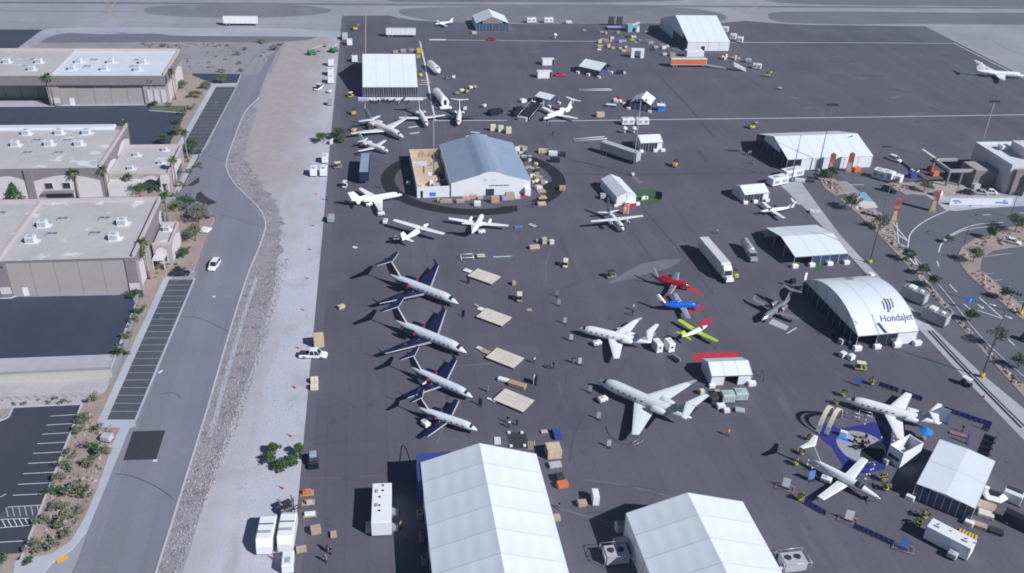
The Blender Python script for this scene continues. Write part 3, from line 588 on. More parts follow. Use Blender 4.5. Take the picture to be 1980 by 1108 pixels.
mb = MB(); mb.box(-92.2,-84.2,Y0-1.6,Y0-.16,1.9,2.3); wb(mb,'canopy','stucco_dark',h)
mb = MB(); mb.box(-91.8,-84.6,Y0-.3,Y0-.16,.05,1.9); wb(mb,'entrance_glass','dark_glass',h)
mb = MB(); arch_panel(mb,Y0+3,Y0+15,X1,.8,5.4,6.8,'y'); arch_panel(mb,Y0+17.5,Y0+31,X1,.8,5.4,7.2,'y'); wb(mb,'arch_panel','stucco_light',h)
for q in [(27,288,1),(92,287,1),(150,287,1),(48,266,1),(112,265,1),(165,265,1)]: roof_unit(h,q[0]+1,q[1]-4,Z+.1,1)
for q in [(72,273),(54,297),(130,273),(114,297)]: skylight(h,q[0],q[1],Z+.1)
a = thing('office_annex','flat roofed office wing with dark arched entrance, joined to the middle hangar','office',(-67,258,0))
mb = MB(); mb.box(X1+.2,-59.2,248.6,269.8,0,5.0); wb(mb,'wall','stucco',a)
mb = MB(); mb.box(X1+.5,-59.6,249,269.4,5.002,5.12); wb(mb,'roof','roof_membrane',a)
mb = MB(); mb.box(X1+.2,-59.2,269.4,269.8,5,5.8); mb.box(-59.6,-59.2,248.6,269.4,5,5.8); mb.box(-68,-59.6,248.6,249,5,5.35); wb(mb,'parapet','parapet_cap',a)
mb = MB(); mb.box(-75.4,-67.2,244.9,248.6,0,3.6); wb(mb,'entrance_block','stucco_light',a)
mb = MB(); arch_panel(mb,-67.0,-62.0,248.6,.0,3.4,4.4); wb(mb,'arch_panel','stucco_light',a)
mb = MB(); arch_panel(mb,-66.6,-62.4,248.45,.0,2.5,3.5); wb(mb,'arched_doorway','dark_glass',a)
mb = MB(); mb.box(-61.6,-59.5,247.2,248.59,2.6,4.6); mb.box(-61.6,-61.3,247.2,247.5,0,2.6); mb.box(-59.8,-59.5,247.2,247.5,0,2.6); wb(mb,'porch','stucco_light',a)
mb = MB(); mb.box(-59.2,-58.4,253,262,1.2,4.2); wb(mb,'arch_panel','stucco_light',a); mb = MB(); mb.box(-58.4,-58.2,254,261,.8,3.2); wb(mb,'window','dark_glass',a)
for q in [(263,303),(318,293),(252,329),(310,318)]: roof_unit(a,q[0],q[1],5.12,.7)

# --- far hangar
h = thing('hangar','far hangar with bright white roof and deep fascia above wide tan doors','hangar',(-100,335,0))
X1,Y0,Y1,Z = -73.2,323.3,353.5,10.9
mb = MB(); mb.box(-160,-111.2,Y0+9,Y1,0,Z-.05); mb.box(-111.2,-81.2,Y0+1.6,Y1,0,Z-.05); mb.box(-81.2,X1,Y0,Y1,0,Z-3.4); mb.box(-112.6,-109.2,Y0,Y0+9,0,7.4)
wb(mb,'wall','stucco',h)
mb = MB(); mb.box(-160,X1,Y0-.6,Y0+1.5,7.5,Z-.05); mb.box(-160,-111.3,Y0+1.5,Y0+9,7.5,Z-.05); wb(mb,'fascia','stucco_dark',h)
mb = MB(); mb.box(-160,-110.9,Y0-.6,Y1-.4,Z-.05,Z+.08); wb(mb,'roof','roof_membrane',h)
mb = MB(); mb.box(-110.3,X1-.4,Y0-.6,Y1-.4,Z-.05,Z+.08); wb(mb,'roof','roof_white',h)
mb = MB(); mb.box(-160,X1,Y1-.4,Y1,Z-.05,Z+1.0); mb.box(X1-.4,X1+.02,Y0-.62,Y1-.4,Z-.05,Z+.9); mb.box(-110.9,-110.3,Y0-.6,Y1-.4,Z-.05,Z+.6); wb(mb,'parapet','parapet_cap',h)
mb = MB(); mb.box(X1-8,X1,Y0-.02,Y1,7.5,Z-.05); wb(mb,'side_wall','stucco_dark',h)
for k in range(5):
    a0 = -109.1+k*5.58; mb = MB(); mb.box(a0+.05,a0+5.53,Y0+.5+.12*(k%2),Y0+1.0,.05,7.45); o = wb(mb,'door_panel','hangar_door',h)
    if k == 0:
        mb = MB(); mb.box(a0+2.6,a0+4.2,Y0+.4,Y0+.48,.1,2.6); wb(mb,'personnel_door','door_white',o)
for k in range(6):
    a0 = -147+k*5.6; mb = MB(); mb.box(a0+.05,a0+5.5,Y0+8.4,Y0+8.9,.05,7.4); wb(mb,'door_panel','hangar_door',h)
mb = MB(); mb.box(-112.3,-109.6,Y0-.2,Y0-.01,.9,2.9); wb(mb,'wall_panel','stucco_light',h)
mb = MB(); [mb.box(-80+k*2.3,-78.4+k*2.3,Y0-.18,Y0-.01,.8,5.6) for k in range(3)]; wb(mb,'wall_panel','stucco_light',h)
mb = MB(); arch_panel(mb,Y0+3,Y0+12,X1,.8,5.4,6.8,'y'); arch_panel(mb,Y0+16,Y0+28,X1,.8,5.4,7.2,'y'); wb(mb,'arch_panel','stucco_light',h)
for q in [(12,123),(74,123),(60,137),(138,136),(151,122.5),(201,137),(213,123),(265,138),(275,124)]: roof_unit(h,q[0],q[1],Z+.08,1.0)
for q in [(169,130),(182,117),(52,129.5),(66,116.5),(258,130),(267,117)]: skylight(h,q[0],q[1],Z+.08)
sheet('forecourt', [(-60,186),(60,187),(105,205),(-60,207)], .05, 'strip_concrete')
line('kerb', [(-40,206.5),(105,205.5)], .8, 0, 'kerb', h=.12); line('kerb', [(113,204.5),(287,203)], .8, 0, 'kerb', h=.12); line('kerb',[(288,214),(357,219)],.4,0,'kerb',h=.18)
# pale block wall below the near yard
rw = thing('retaining_wall','long pale yellow green block wall between the dark yard and the gravel','wall',P(100,732))
A = P(-40,740.5); B = P(217,728); n = 9
for k in range(n):
    p = A.lerp(B,k/n); q = A.lerp(B,(k+1)/n); mb = MB(); ribbon(mb,[p.lerp(q,.004),q.lerp(p,.004)],.55,0,1.5); wb(mb,'wall_section','retaining_wall',rw)

# --- terminal building at the right edge
tb = thing('terminal_building','pale flat roofed terminal building with rooftop block at the right edge','building',(200,243,0))
mb = MB(); mb.box(192.5,230,234,253.6,0,8.8); wb(mb,'wall','stucco_light',tb)
mb = MB(); mb.box(192.9,230,234.4,253.2,8.802,8.9); wb(mb,'roof','roof_white',tb)
mb = MB(); mb.box(192.5,192.9,234,253.6,8.8,9.5); mb.box(192.9,230,234,234.4,8.8,9.3); mb.box(192.9,230,253.2,253.6,8.8,9.5); wb(mb,'parapet','roof_white',tb)
mb = MB(); mb.box(200.5,215,239.5,247.5,8.9,12.2); wb(mb,'rooftop_block','stucco_light',tb)
mb = MB(); mb.box(197.5,200.2,247,249.5,8.9,10.4); wb(mb,'roof_unit','roof_unit',tb)
mb = MB(); mb.box(193.6,230,232.6,233.99,0,8.2); wb(mb,'front_wall','stucco_dark',tb)
mb = MB(); mb.box(197,230,231.2,232.59,0,7.4); wb(mb,'porch','stucco',tb); mb = MB(); mb.box(198.2,230,231.0,231.19,2.8,6.6); wb(mb,'window','teal',tb)
mb = MB(); mb.box(184.8,192.49,239,246.5,0,5.6); wb(mb,'side_wing','stucco_dark',tb); mb = MB(); mb.box(185,192.49,239.2,246.3,5.602,5.7); wb(mb,'wing_roof','stucco',tb)
mb = MB(); mb.box(176.6,184.79,240.2,240.9,4.6,5.5); mb.box(176.6,177.3,240.9,250,4.6,5.5); mb.box(176.6,184.79,249.3,250,4.6,5.5); wb(mb,'canopy_beam','stucco',tb)
mb = MB(); mb.box(176.9,177.9,249.0,258,4.9,5.5); wb(mb,'canopy_top','stucco_light',tb)
for q in [(176.7,240.3),(176.7,249.3),(181,240.3)]:
    mb = MB(); mb.box(q[0],q[0]+.55,q[1],q[1]+.55,0,4.6); wb(mb,'column','stucco_dark',tb)
sheet('terminal_forecourt', [(1795,350),(1874,347),(1935,375),(1965,378),(1835,381),(1790,378),(1795,365)], .05, 'stucco')
sheet('terminal_pavement', [(1790,377),(1835,380),(1990,379),(1990,398),(1900,402),(1850,408),(1828,406),(1816,395)], .052, 'sidewalk')
sw = thing('banner_wall','long white banner wall with blue print along the road by the terminal','banner wall',P(1895,397),ang(P(1838,396),P(1958,396)))
Lw = (P(1958,396)-P(1838,396)).length
for k in range(8):
    mb = MB(); mb.box(-Lw/2+k*Lw/8+.02,-Lw/2+(k+1)*Lw/8-.02,-.08,.08,.15,2.3); mb.build('banner_panel','tent_wall',sw)
mb = MB()
for k in range(9): mb.box(-Lw/2+k*Lw/8-.06,-Lw/2+k*Lw/8+.06,.09,1.0,.0,.12)
mb.build('frame','alu',sw)
mb = MB()
for x,z,a,b in [(-.42,1.5,1.6,.5),(-.40,.8,1.2,.35),(-.36,1.4,.9,.4),(-.33,.9,1.0,.3),(.30,.9,3.0,.45),(.40,.8,1.5,.6),(.37,1.5,1.0,.4)]:
    mb.box(x*Lw-a/2,x*Lw+a/2,-.1,-.083,z-b/2,z+b/2)
mb.build('printed_logo','banner_blue',sw)
# ------------------------------------------------------------------ frame tents
def prof_gable(s, W, e, r):  return e + (r-e)*(1-abs(2*s-1))
def prof_round(s, W, e, r):
    t = abs(2*s-1); return e + (r-e)*(1-t) if t > .28 else e + (r-e)*(.72 + .28*(.5-.5*(t/.28)**2)*1.0) if False else e + (r-e)*(1-(math.sqrt(t*t+.05)-math.sqrt(.05))/(math.sqrt(1.05)-math.sqrt(.05)))
def prof_arch(s, W, e, r): return e + (r-e)*(1-abs(2*s-1)**2.2)
def tent(name, label, org, rot, W, D, eave, ridge, ax='y', bays=4, walls=None, prof=prof_gable, roof='tent_white', wall='tent_wall', glass='dark_glass',
         sub=1, sag=0.0, seg=2, ballast=(), group=None, cat='tent', over=.12, seam='tent_seam', posts=True, gable=None):
    t = thing(name, label, cat, (org[0],org[1],.035), rot, group)
    span, length = (W, D) if ax == 'y' else (D, W)
    Z = lambda s: prof(s, span, eave, ridge)
    def pt(s, l, dz=0): return (s*span, l, Z(s)+dz) if ax == 'y' else (l, s*span, Z(s)+dz)
    halves = [(0,.5),(.5,1)] if prof is not prof_arch else [(0,1)]
    for b in range(bays):
        l0, l1 = length*b/bays + .03, length*(b+1)/bays - .03
        for s0, s1 in halves:
            mb = MB(); n = max(1,seg)*sub; m = 4 if sag else 1
            vs = []
            for i in range(n+1):
                for j in range(m+1):
                    fs, fl = i/n, j/m
                    d = -sag*abs(math.sin(math.pi*fs*sub))*math.sin(math.pi*fl) if sag else 0
                    vs.append(pt(s0+(s1-s0)*fs, l0+(l1-l0)*fl, d))
            fs_ = [(i*(m+1)+j, (i+1)*(m+1)+j, (i+1)*(m+1)+j+1, i*(m+1)+j+1) for i in range(n) for j in range(m)]
            if ax == 'x': fs_ = [f[::-1] for f in fs_]
            mb.add(vs, fs_, 0, sag > 0 or prof is not prof_gable); mb.build('roof_panel', roof, t)
    # rafters show as thin ribs at the bay lines
    for b in range(bays+1):
        l = min(max(length*b/bays, .07), length-.07); mb = MB()
        N = 2 if prof is prof_gable else 14
        for i in range(N):
            a, c = pt(i/N, l), pt((i+1)/N, l); w = .07
            o = (0,w,0) if ax == 'y' else (w,0,0)
            q = [(a[0]-o[0],a[1]-o[1],a[2]+.015),(c[0]-o[0],c[1]-o[1],c[2]+.015),(c[0]+o[0],c[1]+o[1],c[2]+.015),(a[0]+o[0],a[1]+o[1],a[2]+.015)]
            mb.quad(*(q if ax == 'y' else q[::-1]))
        mb.build('rafter', seam, t)
    walls = walls or {}
    for side in ('front','back','left','right'):
        code = walls.get(side, 'W'*bays)
        if not code: continue
        n = len(code); hor = side in ('front','back'); ln = W if hor else D
        isg = (hor and ax == 'y') or (not hor and ax == 'x')
        y = {'front':0.06,'back':D-.06,'left':0.06,'right':W-.06}[side]
        for k, ch in enumerate(code):
            a, c = ln*k/n, ln*(k+1)/n
            top = lambda q: (Z(q/ln) if isg else eave) - .05
            if posts and (k or isg):
                mb = MB(); tp = top(min(max(a,.08),ln-.08))
                (mb.box(a-.07,a+.07,y-.07,y+.07,0,tp) if hor else mb.box(y-.07,y+.07,a-.07,a+.07,0,tp)); mb.build('post','alu',t)
            if ch == '-': continue
            a += .09; c -= .09
            hl = {'W':0,'G':0,'D':0,'H':.55}.get(ch,0)
            mid = [a+(c-a)*i/20 for i in range(1,20)] if (isg and prof is not prof_gable) else ([ln/2] if isg and a < ln/2 < c else [])
            pr = [(a,.04),(c,.04),(c,top(c))] + [(q,top(q)) for q in sorted(mid,reverse=True)] + [(a,top(a))]
            if isg and ch == 'G' and eave+.1 < max(p[1] for p in pr):
                mt = gable or wall; gp = [(a,eave-.02),(c,eave-.02)] + [p for p in pr[2:] if p[1] > eave]
                if len(gp) > 3:
                    mb = MB(); mb.extr(gp, 'y' if hor else 'x', y-.03, y+.03); mb.build('gable_panel', mt, t)
                pr = [(a,.04),(c,.04),(c,eave-.06),(a,eave-.06)]
            mb = MB(); mb.extr(pr, 'y' if hor else 'x', y-.03, y+.03)
            o = mb.build('glass_panel' if ch == 'G' else 'wall_panel', glass if ch == 'G' else wall, t)
            if ch == 'G':
                mb = MB(); q = (a+c)/2
                (mb.box(q-.04,q+.04,y-.06,y+.06,.04,eave-.06) if hor else mb.box(y-.06,y+.06,q-.04,q+.04,.04,eave-.06)); mb.build('mullion','tent_wall',o)
            if ch == 'D':
                mb = MB(); q = (a+c)/2
                (mb.box(q-.9,q+.9,y-.07,y+.07,.05,2.2) if hor else mb.box(y-.07,y+.07,q-.9,q+.9,.05,2.2)); mb.build('doorway','dark_glass',o)
    # edge beams at the eaves
    for e in (0,1):
        mb = MB(); l = e*span
        if ax == 'y': mb.box(l-.08,l+.08,.0,D,eave-.16,eave-.02)
        else: mb.box(0,W,l-.08,l+.08,eave-.16,eave-.02)
        mb.build('eave_beam','alu' if eave < 4 else wall,t)
    for bx in ballast:
        x, y = bx[:2]; s = bx[2] if len(bx) > 2 else 1.0
        mb = MB(); mb.bbox(x-.85*s,x+.85*s,y-.5*s,y+.5*s,0,.95*s,.12); mb.build('ballast_block','white',t)
    return t
rad = math.radians
def frot(p, rot, x, y): return (p[0]+x*math.cos(rot)-y*math.sin(rot), p[1]+x*math.sin(rot)+y*math.cos(rot))

# two big white halls in the foreground (they run out of the picture towards the camera)
T1r = rad(1.0); o1 = frot(P(814,894,5.5), T1r, 0, -45)
t1 = tent('exhibition_tent','largest white exhibition tent at the bottom centre, with a blue entrance at its far end', o1, T1r, 20, 45, 5.5, 8.8, 'y', 9, sub=4, sag=.075, seg=4,
     walls={'left':'WWGWGWGWW','right':'W'*9,'back':'WWWW','front':'WWWW'}, glass='blue_glass')
mb = MB(); mb.box(-.7,5.4,45.1,47.6,0,5.2); mb.box(-.8,-.08,41,45.1,0,5.2); mb.build('blue_entrance','blue',t1)
for k in range(6):
    mb = MB(); mb.bbox(-1.2,-.3,12+5*k,13.1+5*k,0,1.3,.1); o = mb.build('air_conditioner','grey',t1); g = MB(); g.box(-1.0,-.5,12.3+5*k,12.8+5*k,1.305,1.36); g.build('fan_grille','steel_dark',o)
T2r = rad(2.0); o2 = frot(P(1211,992,5), T2r, 0, -40)
t2 = tent('exhibition_tent','white gable tent at the bottom edge, right of the largest white tent', o2, T2r, 20, 40, 5, 8.2, 'y', 8, sub=4, sag=.075, seg=4)
mb = MB(); mb.bbox(-2.6,-.2,36.5,38.0,0,2.0,.1); mb.build('air_conditioner','light_grey',t2)
# white gable tents round the apron
tent('exhibition_tent','white tent with dark glass front behind the parked jets at the upper left', P(701,168,4.2), rad(-.4), 20.4, 42, 4.2, 10.6, 'x', 4, walls={'front':'G'*12,'left':'WWWWWW'}, seg=3)
tent('exhibition_tent','tall white tent with slanting left gable at the top, behind the orange trailer', P(1330,81,4.2), rad(.6), 20.3, 43, 4.2, 11, 'x', 4, walls={'front':'WDWW','left':'GGGWWW'}, glass='blue_glass', seg=3)
tent('exhibition_tent','long white tent with six roof bays beside the red entrance banners', P(1523,308,4.0), rad(3.4), 30.4, 23, 4.0, 7.4, 'x', 6, walls={'front':'GWWWWW','left':'GGGG','back':'WWWWWW','right':'WWW'})
tent('exhibition_tent','white three bay tent with glass doors on green turf, above the arched tent', P(1537,497,2.9), rad(3.9), 15.3, 17, 2.9, 4.5, 'x', 3, walls={'front':'-GG','left':'---','back':'WWW','right':'WWW'}, glass='blue_glass', ballast=[(.3,-.4),(5.1,-.4),(10.2,-.4),(15,-.4)])
tent('exhibition_tent','small white three bay tent in front of the red carpet, beside pale green cabinets', P(1376,728,2.4), rad(-1), 8.8, 6.4, 2.4, 3.8, 'x', 3, walls={'front':'W-W','left':'WW','right':'WW','back':'GGG'}, ballast=[(.2,-.5,.8),(8.8,-.3,1.0)])
tent('exhibition_tent','small white gable tent with red counter beside the green turf patch', P(1193,381,2.8), rad(7.4), 6.1, 13.4, 2.8, 4.1, 'y', 3, walls={'front':'WW','left':'WWW','right':'GGG','back':'WW'}, ballast=[(-.3,-.5,.7),(6.3,-.6,.9)])
tent('exhibition_tent','low white tent with dark glass front below the long white tent', P(1440,377,2.6), rad(9), 8.4, 7, 2.6, 4.1, 'x', 2, walls={'front':'GGGW','left':'WW'}, ballast=[(.3,-.6,.9),(3.6,-.6,.9),(7.6,-.6,.9)])
tent('exhibition_tent','small white tent with dark glass front beside the long silver trailer', P(1239,277,3.0), rad(5), 7.9, 6.8, 3.0, 4.6, 'x', 2, walls={'front':'GGGW','left':'WW'}, ballast=[(.3,-.6,.9),(5.2,-.6,.9),(7.9,-.6,.9)])
tent('exhibition_tent','far white gable tent with grey front gable near the taxiway, left of the portable toilets', P(921,45.5,3.5), rad(1), 15.7, 16, 3.5, 6.6, 'y', 3, walls={'front':'GGGGG','left':'WWW','right':'WWW'}, gable='stucco_dark', glass='blue_glass')
tent('exhibition_tent','small white tent with glass gable standing at an angle beside the red car', P(1119,128,2.9), rad(-42), 10.2, 10, 2.9, 5.0, 'x', 2, walls={'front':'GG','right':'GG','left':'WW'}, glass='blue_glass', ballast=[(0,-.5,.9),(5,-.5,.9),(10,-.5,.9),(10.6,9,.9)])
tent('exhibition_tent','small open white tent beside the dark display ramp and the white twin jet', P(1034,186,2.6), rad(-44), 7.0, 6.2, 2.6, 3.7, 'x', 2, walls={'front':'-W','right':'--','left':'-','back':'WW'}, ballast=[(0,-.4,.8),(3.5,-.4,.8),(7,-.4,.8),(7.4,5.5,.8)])
tent('exhibition_tent','small white and grey gable tent surrounded by chairs, above the pair of white boxes', P(1219,198,2.6), rad(-28), 7.6, 9.5, 2.6, 4.7, 'y', 2, walls={'front':'GG','left':'WW','right':'GG','back':'WW'}, glass='blue_glass', ballast=[(-.4,-.5,.8),(7.6,-.5,.8)])
# exhibit tent at the lower right corner
T3r = rad(-44.7)
tent('exhibition_tent','square white tent with glass front beside the blue carpet exhibit at the lower right', P(1772,936,3.3), T3r, 9.7, 15.7, 3.3, 3.65, 'y', 2, walls={'front':'GGGG','left':'GGGG','right':'WWWW','back':'WW'}, glass='blue_glass', ballast=[(-.2,-.5,.9),(9.6,-.5,.9),(9.9,11,.7)])
tent_frame_rot = T3r

# arched tent with printed roof
T4r, T4o, W4, D4, E4, R4 = rad(3.6), P(1659,650,3.3), 15.1, 25.0, 3.3, 7.6
t4 = tent('arched_tent','arched white tent with dark lettering and emblem printed on its roof', T4o, T4r, W4, D4, E4, R4, 'x', 3, prof=prof_arch, seg=14, cat='tent', glass='dark_glass',
     walls={'front':'-GW','left':'GGGGG','right':'WWWWW','back':'WWW'}, ballast=[(.2,-.6,1.1),(5.1,-.6,1.0),(10.0,-.6,1.1),(15.1,-.6,1.1)])
def text_mesh(txt, size, shear=0.0):
    cu = bpy.data.curves.new('t','FONT'); cu.body = txt; cu.size = size; cu.shear = shear; cu.resolution_u = 3; cu.align_x = 'CENTER'
    ob = bpy.data.objects.new('t', cu); COL.objects.link(ob); bpy.context.view_layer.update()
    me = ob.evaluated_get(bpy.context.evaluated_depsgraph_get()).to_mesh()
    vs = [tuple(v.co) for v in me.vertices]; fs = [tuple(p.vertices) for p in me.polygons]
    bpy.data.objects.remove(ob); bpy.data.curves.remove(cu); return vs, fs
def on_roof(vs, fs, cx, cy, flip=False, rot=0.0):
    """lay flat print on the arched roof round the point (cx, cy)"""
    mb = MB(); out = []; c, q = math.cos(rot), math.sin(rot)
    for x, y, z in vs:
        if flip: x, y = -x, -y
        x, y = x*c-y*q, x*q+y*c
        X, Y = cx+x, cy+y; out.append((X, Y, prof_arch(Y/D4, D4, E4, R4)+.05))
    mb.add(out, fs); return mb
def emblem():
    vs, fs = [], []
    for x0, h0, h1, w_ in [(-1.05,-1.5,1.0,.26),(-.25,-2.2,1.7,.34),(.45,-1.6,1.5,.30),(1.2,-1.2,1.6,.22)]:
        o = len(vs); N = 6
        for i in range(N+1):
            t = i/N; y = h0+(h1-h0)*t; x = x0+.25*(y)+.12*math.sin(math.pi*t); vs += [(x-w_/2,y,0),(x+w_/2,y,0)]
        fs += [(o+2*i,o+2*i+1,o+2*i+3,o+2*i+2) for i in range(N)]
    return vs, fs
def fine(vs, fs, ny=.5):
    """cut a flat print into narrow strips so that it can follow the curved roof"""
    bm = bmesh.new(); bv = [bm.verts.new(v) for v in vs]
    for f in fs:
        try: bm.faces.new([bv[i] for i in f])
        except ValueError: pass
    ys = [v[1] for v in vs]; y = math.floor(min(ys)/ny)*ny
    while y < max(ys):
        bmesh.ops.bisect_plane(bm, geom=bm.verts[:]+bm.edges[:]+bm.faces[:], plane_co=(0,y,0), plane_no=(0,1,0)); y += ny
    bm.verts.index_update(); r = ([tuple(v.co) for v in bm.verts], [tuple(v.index for v in f.verts) for f in bm.faces]); bm.free(); return r
def stretch(vs, sx, sy): return [(x*sx, y*sy, z) for x,y,z in vs]
ev, ef = emblem()
tv, tf = text_mesh('HondaJet', 2.0, .15); tv = stretch(tv, 1.08, 1.15)
for nm, (v_, f_), cx, cy, fl, ro, mm in [('printed_emblem',(ev,ef),10.3,6.6,False,0,'logo_ink'),('printed_lettering',(tv,tf),10.7,2.3,False,0,'logo_ink'),
        ('printed_emblem',(stretch(ev,.9,1.0),ef),8.2,19.4,True,0,'logo_grey'),('printed_lettering',(tv,tf),8.0,23.5,True,0,'logo_grey')]:
    a, b = fine(v_, f_); tag(on_roof(a, b, cx, cy, fl, ro).build(nm, mm, t4), kind='stuff')
vs, fs = text_mesh('HondaJet', 1.5, .1); mb = MB(); mb.add([(-.02, 4.0+x*1.0, 5.2+y) for x,y,z in vs], [f[::-1] for f in fs]); tag(mb.build('printed_lettering','tent_wall',t4), kind='stuff')
vs, fs = text_mesh('HondaJet', 1.1, .1); vs2, fs2 = fine([(x, y, z) for x,y,z in vs], fs, .5)
tag(on_roof([(y, -x, 0) for x,y,z in fine(vs, fs, .5)[0]], fine(vs, fs, .5)[1], 4.9, 2.2).build('printed_lettering','logo_grey',t4), kind='stuff')

# grey blue hall inside the black ring, with the open booth beside it
T10r, T10o, W10, D10 = rad(2.0), P(872,355,4.2), 23.5, 31
_cy = frot(T10o,T10r,W10*.36,D10*.40)
mb = MB(); ring = []
for k in range(73):
    a = rad(-52 + k*(360-20)/72 - 0) ; ring.append((_cy[0]+26.0*math.cos(a), _cy[1]+23.5*math.sin(a)))
ribbon(mb, ring[:], 4.2, .052, .052); tag(mb.build('ring_road','ring_black'), kind='structure')
sheet('ring_patch', [(966,400),(1000,397),(1001,409),(967,409)], .058, 'ring_black'); sheet('ring_patch', [(1056,352),(1075,351),(1070,366),(1044,372)], .058, 'ring_black')
t10 = tent('exhibition_hall','hall with grey blue vaulted roof and white printed front inside the black ring', T10o, T10r, W10, D10, 4.2, 7.5, 'y', 6, prof=prof_round, seg=10, roof='tent_grey_blue', seam='tent_grey_seam', walls={'front':'W','left':'WWWW','right':'WWWW','back':'WWWW'}, wall='tent_wall', posts=False)
mb = MB()
for k in range(14):
    w_ = .34 if k % 3 else .2; mb.box(11.2+k*.42,11.2+k*.42+w_,-.03,-.004,2.95,3.25)
tag(mb.build('printed_lettering','logo_ink',t10), kind='stuff')
mb = MB(); mb.box(9.6,10.6,-.03,-.004,4.9,5.1); mb.box(9.6,9.8,-.03,-.004,4.4,5.4); mb.box(10.3,10.5,-.03,-.004,4.4,5.4); mb.box(11.3,13.2,-.03,-.004,4.8,5.0); tag(mb.build('printed_emblem','tent_seam',t10), kind='stuff')
mb = MB(); mb.box(10.3,12.7,-.09,-.01,.05,2.1); mb.build('doorway','steel_dark',t10); mb = MB(); mb.bbox(21.6,23.4,-1.4,-.1,0,2.4,.1); mb.build('white_kiosk','white',t10); mb = MB(); mb.box(20.2,22.4,-1.9,-1.5,0,.35); mb.build('red_step','red_carpet',t10)
def loc10(x, y): return frot(T10o, T10r, x, y)
bo = loc10(-9.8,.0); bt = thing('booth_enclosure','open topped tan walled booth with white front along the left of the grey blue hall','booth',(bo[0],bo[1],.035),T10r)
mb = MB(); mb.box(0,9.4,0,.25,0,3.4); mb.build('front_wall','tent_wall',bt)
mb = MB(); mb.box(.0,.25,.26,29.5,0,3.4); mb.build('side_wall','stucco_light',bt)
mb = MB(); mb.box(.26,9.4,29.2,29.5,0,3.4); mb.build('back_wall','tan_wall',bt)
mb = MB(); mb.box(.26,9.6,.26,29.2,.0,.06); mb.build('floor','deck_tan',bt)
for y in (9,16.5,23.5):
    mb = MB(); mb.box(.26,6.5,y,y+.2,.06,3.0); mb.build('partition','tan_wall',bt)
for x,y in [(4.0,29.0),(7.0,29.0)]:
    mb = MB(); mb.extr([(x-1.0,.06)]+[(x+math.cos(a)*1.0,1.6+math.sin(a)*1.2) for a in [math.pi*k/8 for k in range(8,-1,-1)]]+[(x+1.0,.06)],'y',y,y+.15); mb.build('arched_niche','crate_wood',bt)
for x,y,w_,d,h,m in [(2.6,26,3.2,1.6,.6,'lavender'),(2.4,19,4.4,4.2,2.7,'roof_white'),(7.4,19,3,4.2,2.4,'crate_wood'),(2.2,12,3.6,3.0,2.0,'tan_wall'),(3.0,3,2.2,4,1.2,'offwhite'),(6.4,5,2.4,5,1.4,'light_grey'),(6.6,11,2.4,2.4,1.2,'tent_wall'),(7.4,25.5,2.2,2.0,1.2,'tent_wall'),(1.4,6.5,1.2,1.2,1.0,'crate_wood'),(4.9,8.0,1.0,1.6,1.6,'tent_wall'),(5.2,2.0,1.4,1.0,.9,'steel_dark'),(8.2,2.4,1.4,1.6,1.1,'dark_blue'),(8.4,8.2,1.6,2.0,1.3,'steel_dark'),(5.0,14.6,1.2,1.2,1.8,'tent_wall'),(1.6,14.6,1.6,1.0,.8,'crate_wood'),(8.3,14.0,1.6,2.4,1.0,'dark_blue'),(5.6,21.8,1.4,1.0,.9,'offwhite'),(8.4,22.6,1.4,1.4,1.0,'steel_dark'),(5.6,26.6,1.2,1.6,1.1,'offwhite')]:
    mb = MB(); mb.bbox(x-w_/2,x+w_/2,y-d/2,y+d/2,.06,h,.08); mb.build('display_block',m,bt)
mb = MB(); mb.box(1.0,1.7,-.05,-.01,.05,2.2); mb.build('doorway','dark_glass',bt); mb = MB(); mb.box(3.6,5.4,-.05,-.01,.4,1.6); mb.build('printed_panel','banner_blue',bt)
# ------------------------------------------------------------------ aircraft
FUS = [(0,.03,-.42),(.012,.17,-.40),(.035,.36,-.34),(.065,.54,-.26),(.10,.72,-.16),(.135,.88,-.06),(.18,.97,0),(.24,1,0),(.45,1,0),(.60,1,.0),(.70,.94,.06),(.79,.79,.16),(.87,.58,.30),(.94,.36,.42),(1,.10,.52)]
FUSP = [(0,.30,-.10),(.01,.36,-.10),(.06,.50,-.08),(.14,.66,-.05),(.20,.80,-.02),(.24,.98,.02),(.32,1,.02),(.50,1,0),(.62,.88,.06),(.75,.62,.18),(.88,.38,.30),(1,.12,.40)]
AIR = [(0,0),(.04,.035),(.22,.062),(.55,.052),(1,.004),(.55,-.022),(.22,-.030),(.04,-.022)]
def surf(a, b, ca, cb, th=1.0, vert=False, ve=(0,1,0)):
    """lifting surface from root a to tip b (leading edge points), chords ca and cb"""
    R = []
    for p, c in ((a,ca),(b,cb)):
        r = []
        for x, z in AIR:
            if vert: r.append((p[0]-x*c, p[1]+z*c*th, p[2]))
            else: r.append((p[0]-x*c, p[1], p[2]+z*c*th))
        R.append(r)
    return R
def ledge(a, b, ca, cb, w=.14, vert=False):
    """polished leading edge strip standing just proud of a surface"""
    mb = MB(); R = []
    for p, c in ((a,ca),(b,cb)):
        o = .03
        if vert: R.append([(p[0]-.10*c,p[1]+.055*c,p[2]),(p[0]+o,p[1],p[2]),(p[0]-.10*c,p[1]-.055*c,p[2])])
        else: R.append([(p[0]-.09*c,p[1],p[2]+.052*c),(p[0]+o,p[1],p[2]+.01),(p[0]-.09*c,p[1],p[2]-.036*c)])
    mb.rings(R, 0, False); return mb
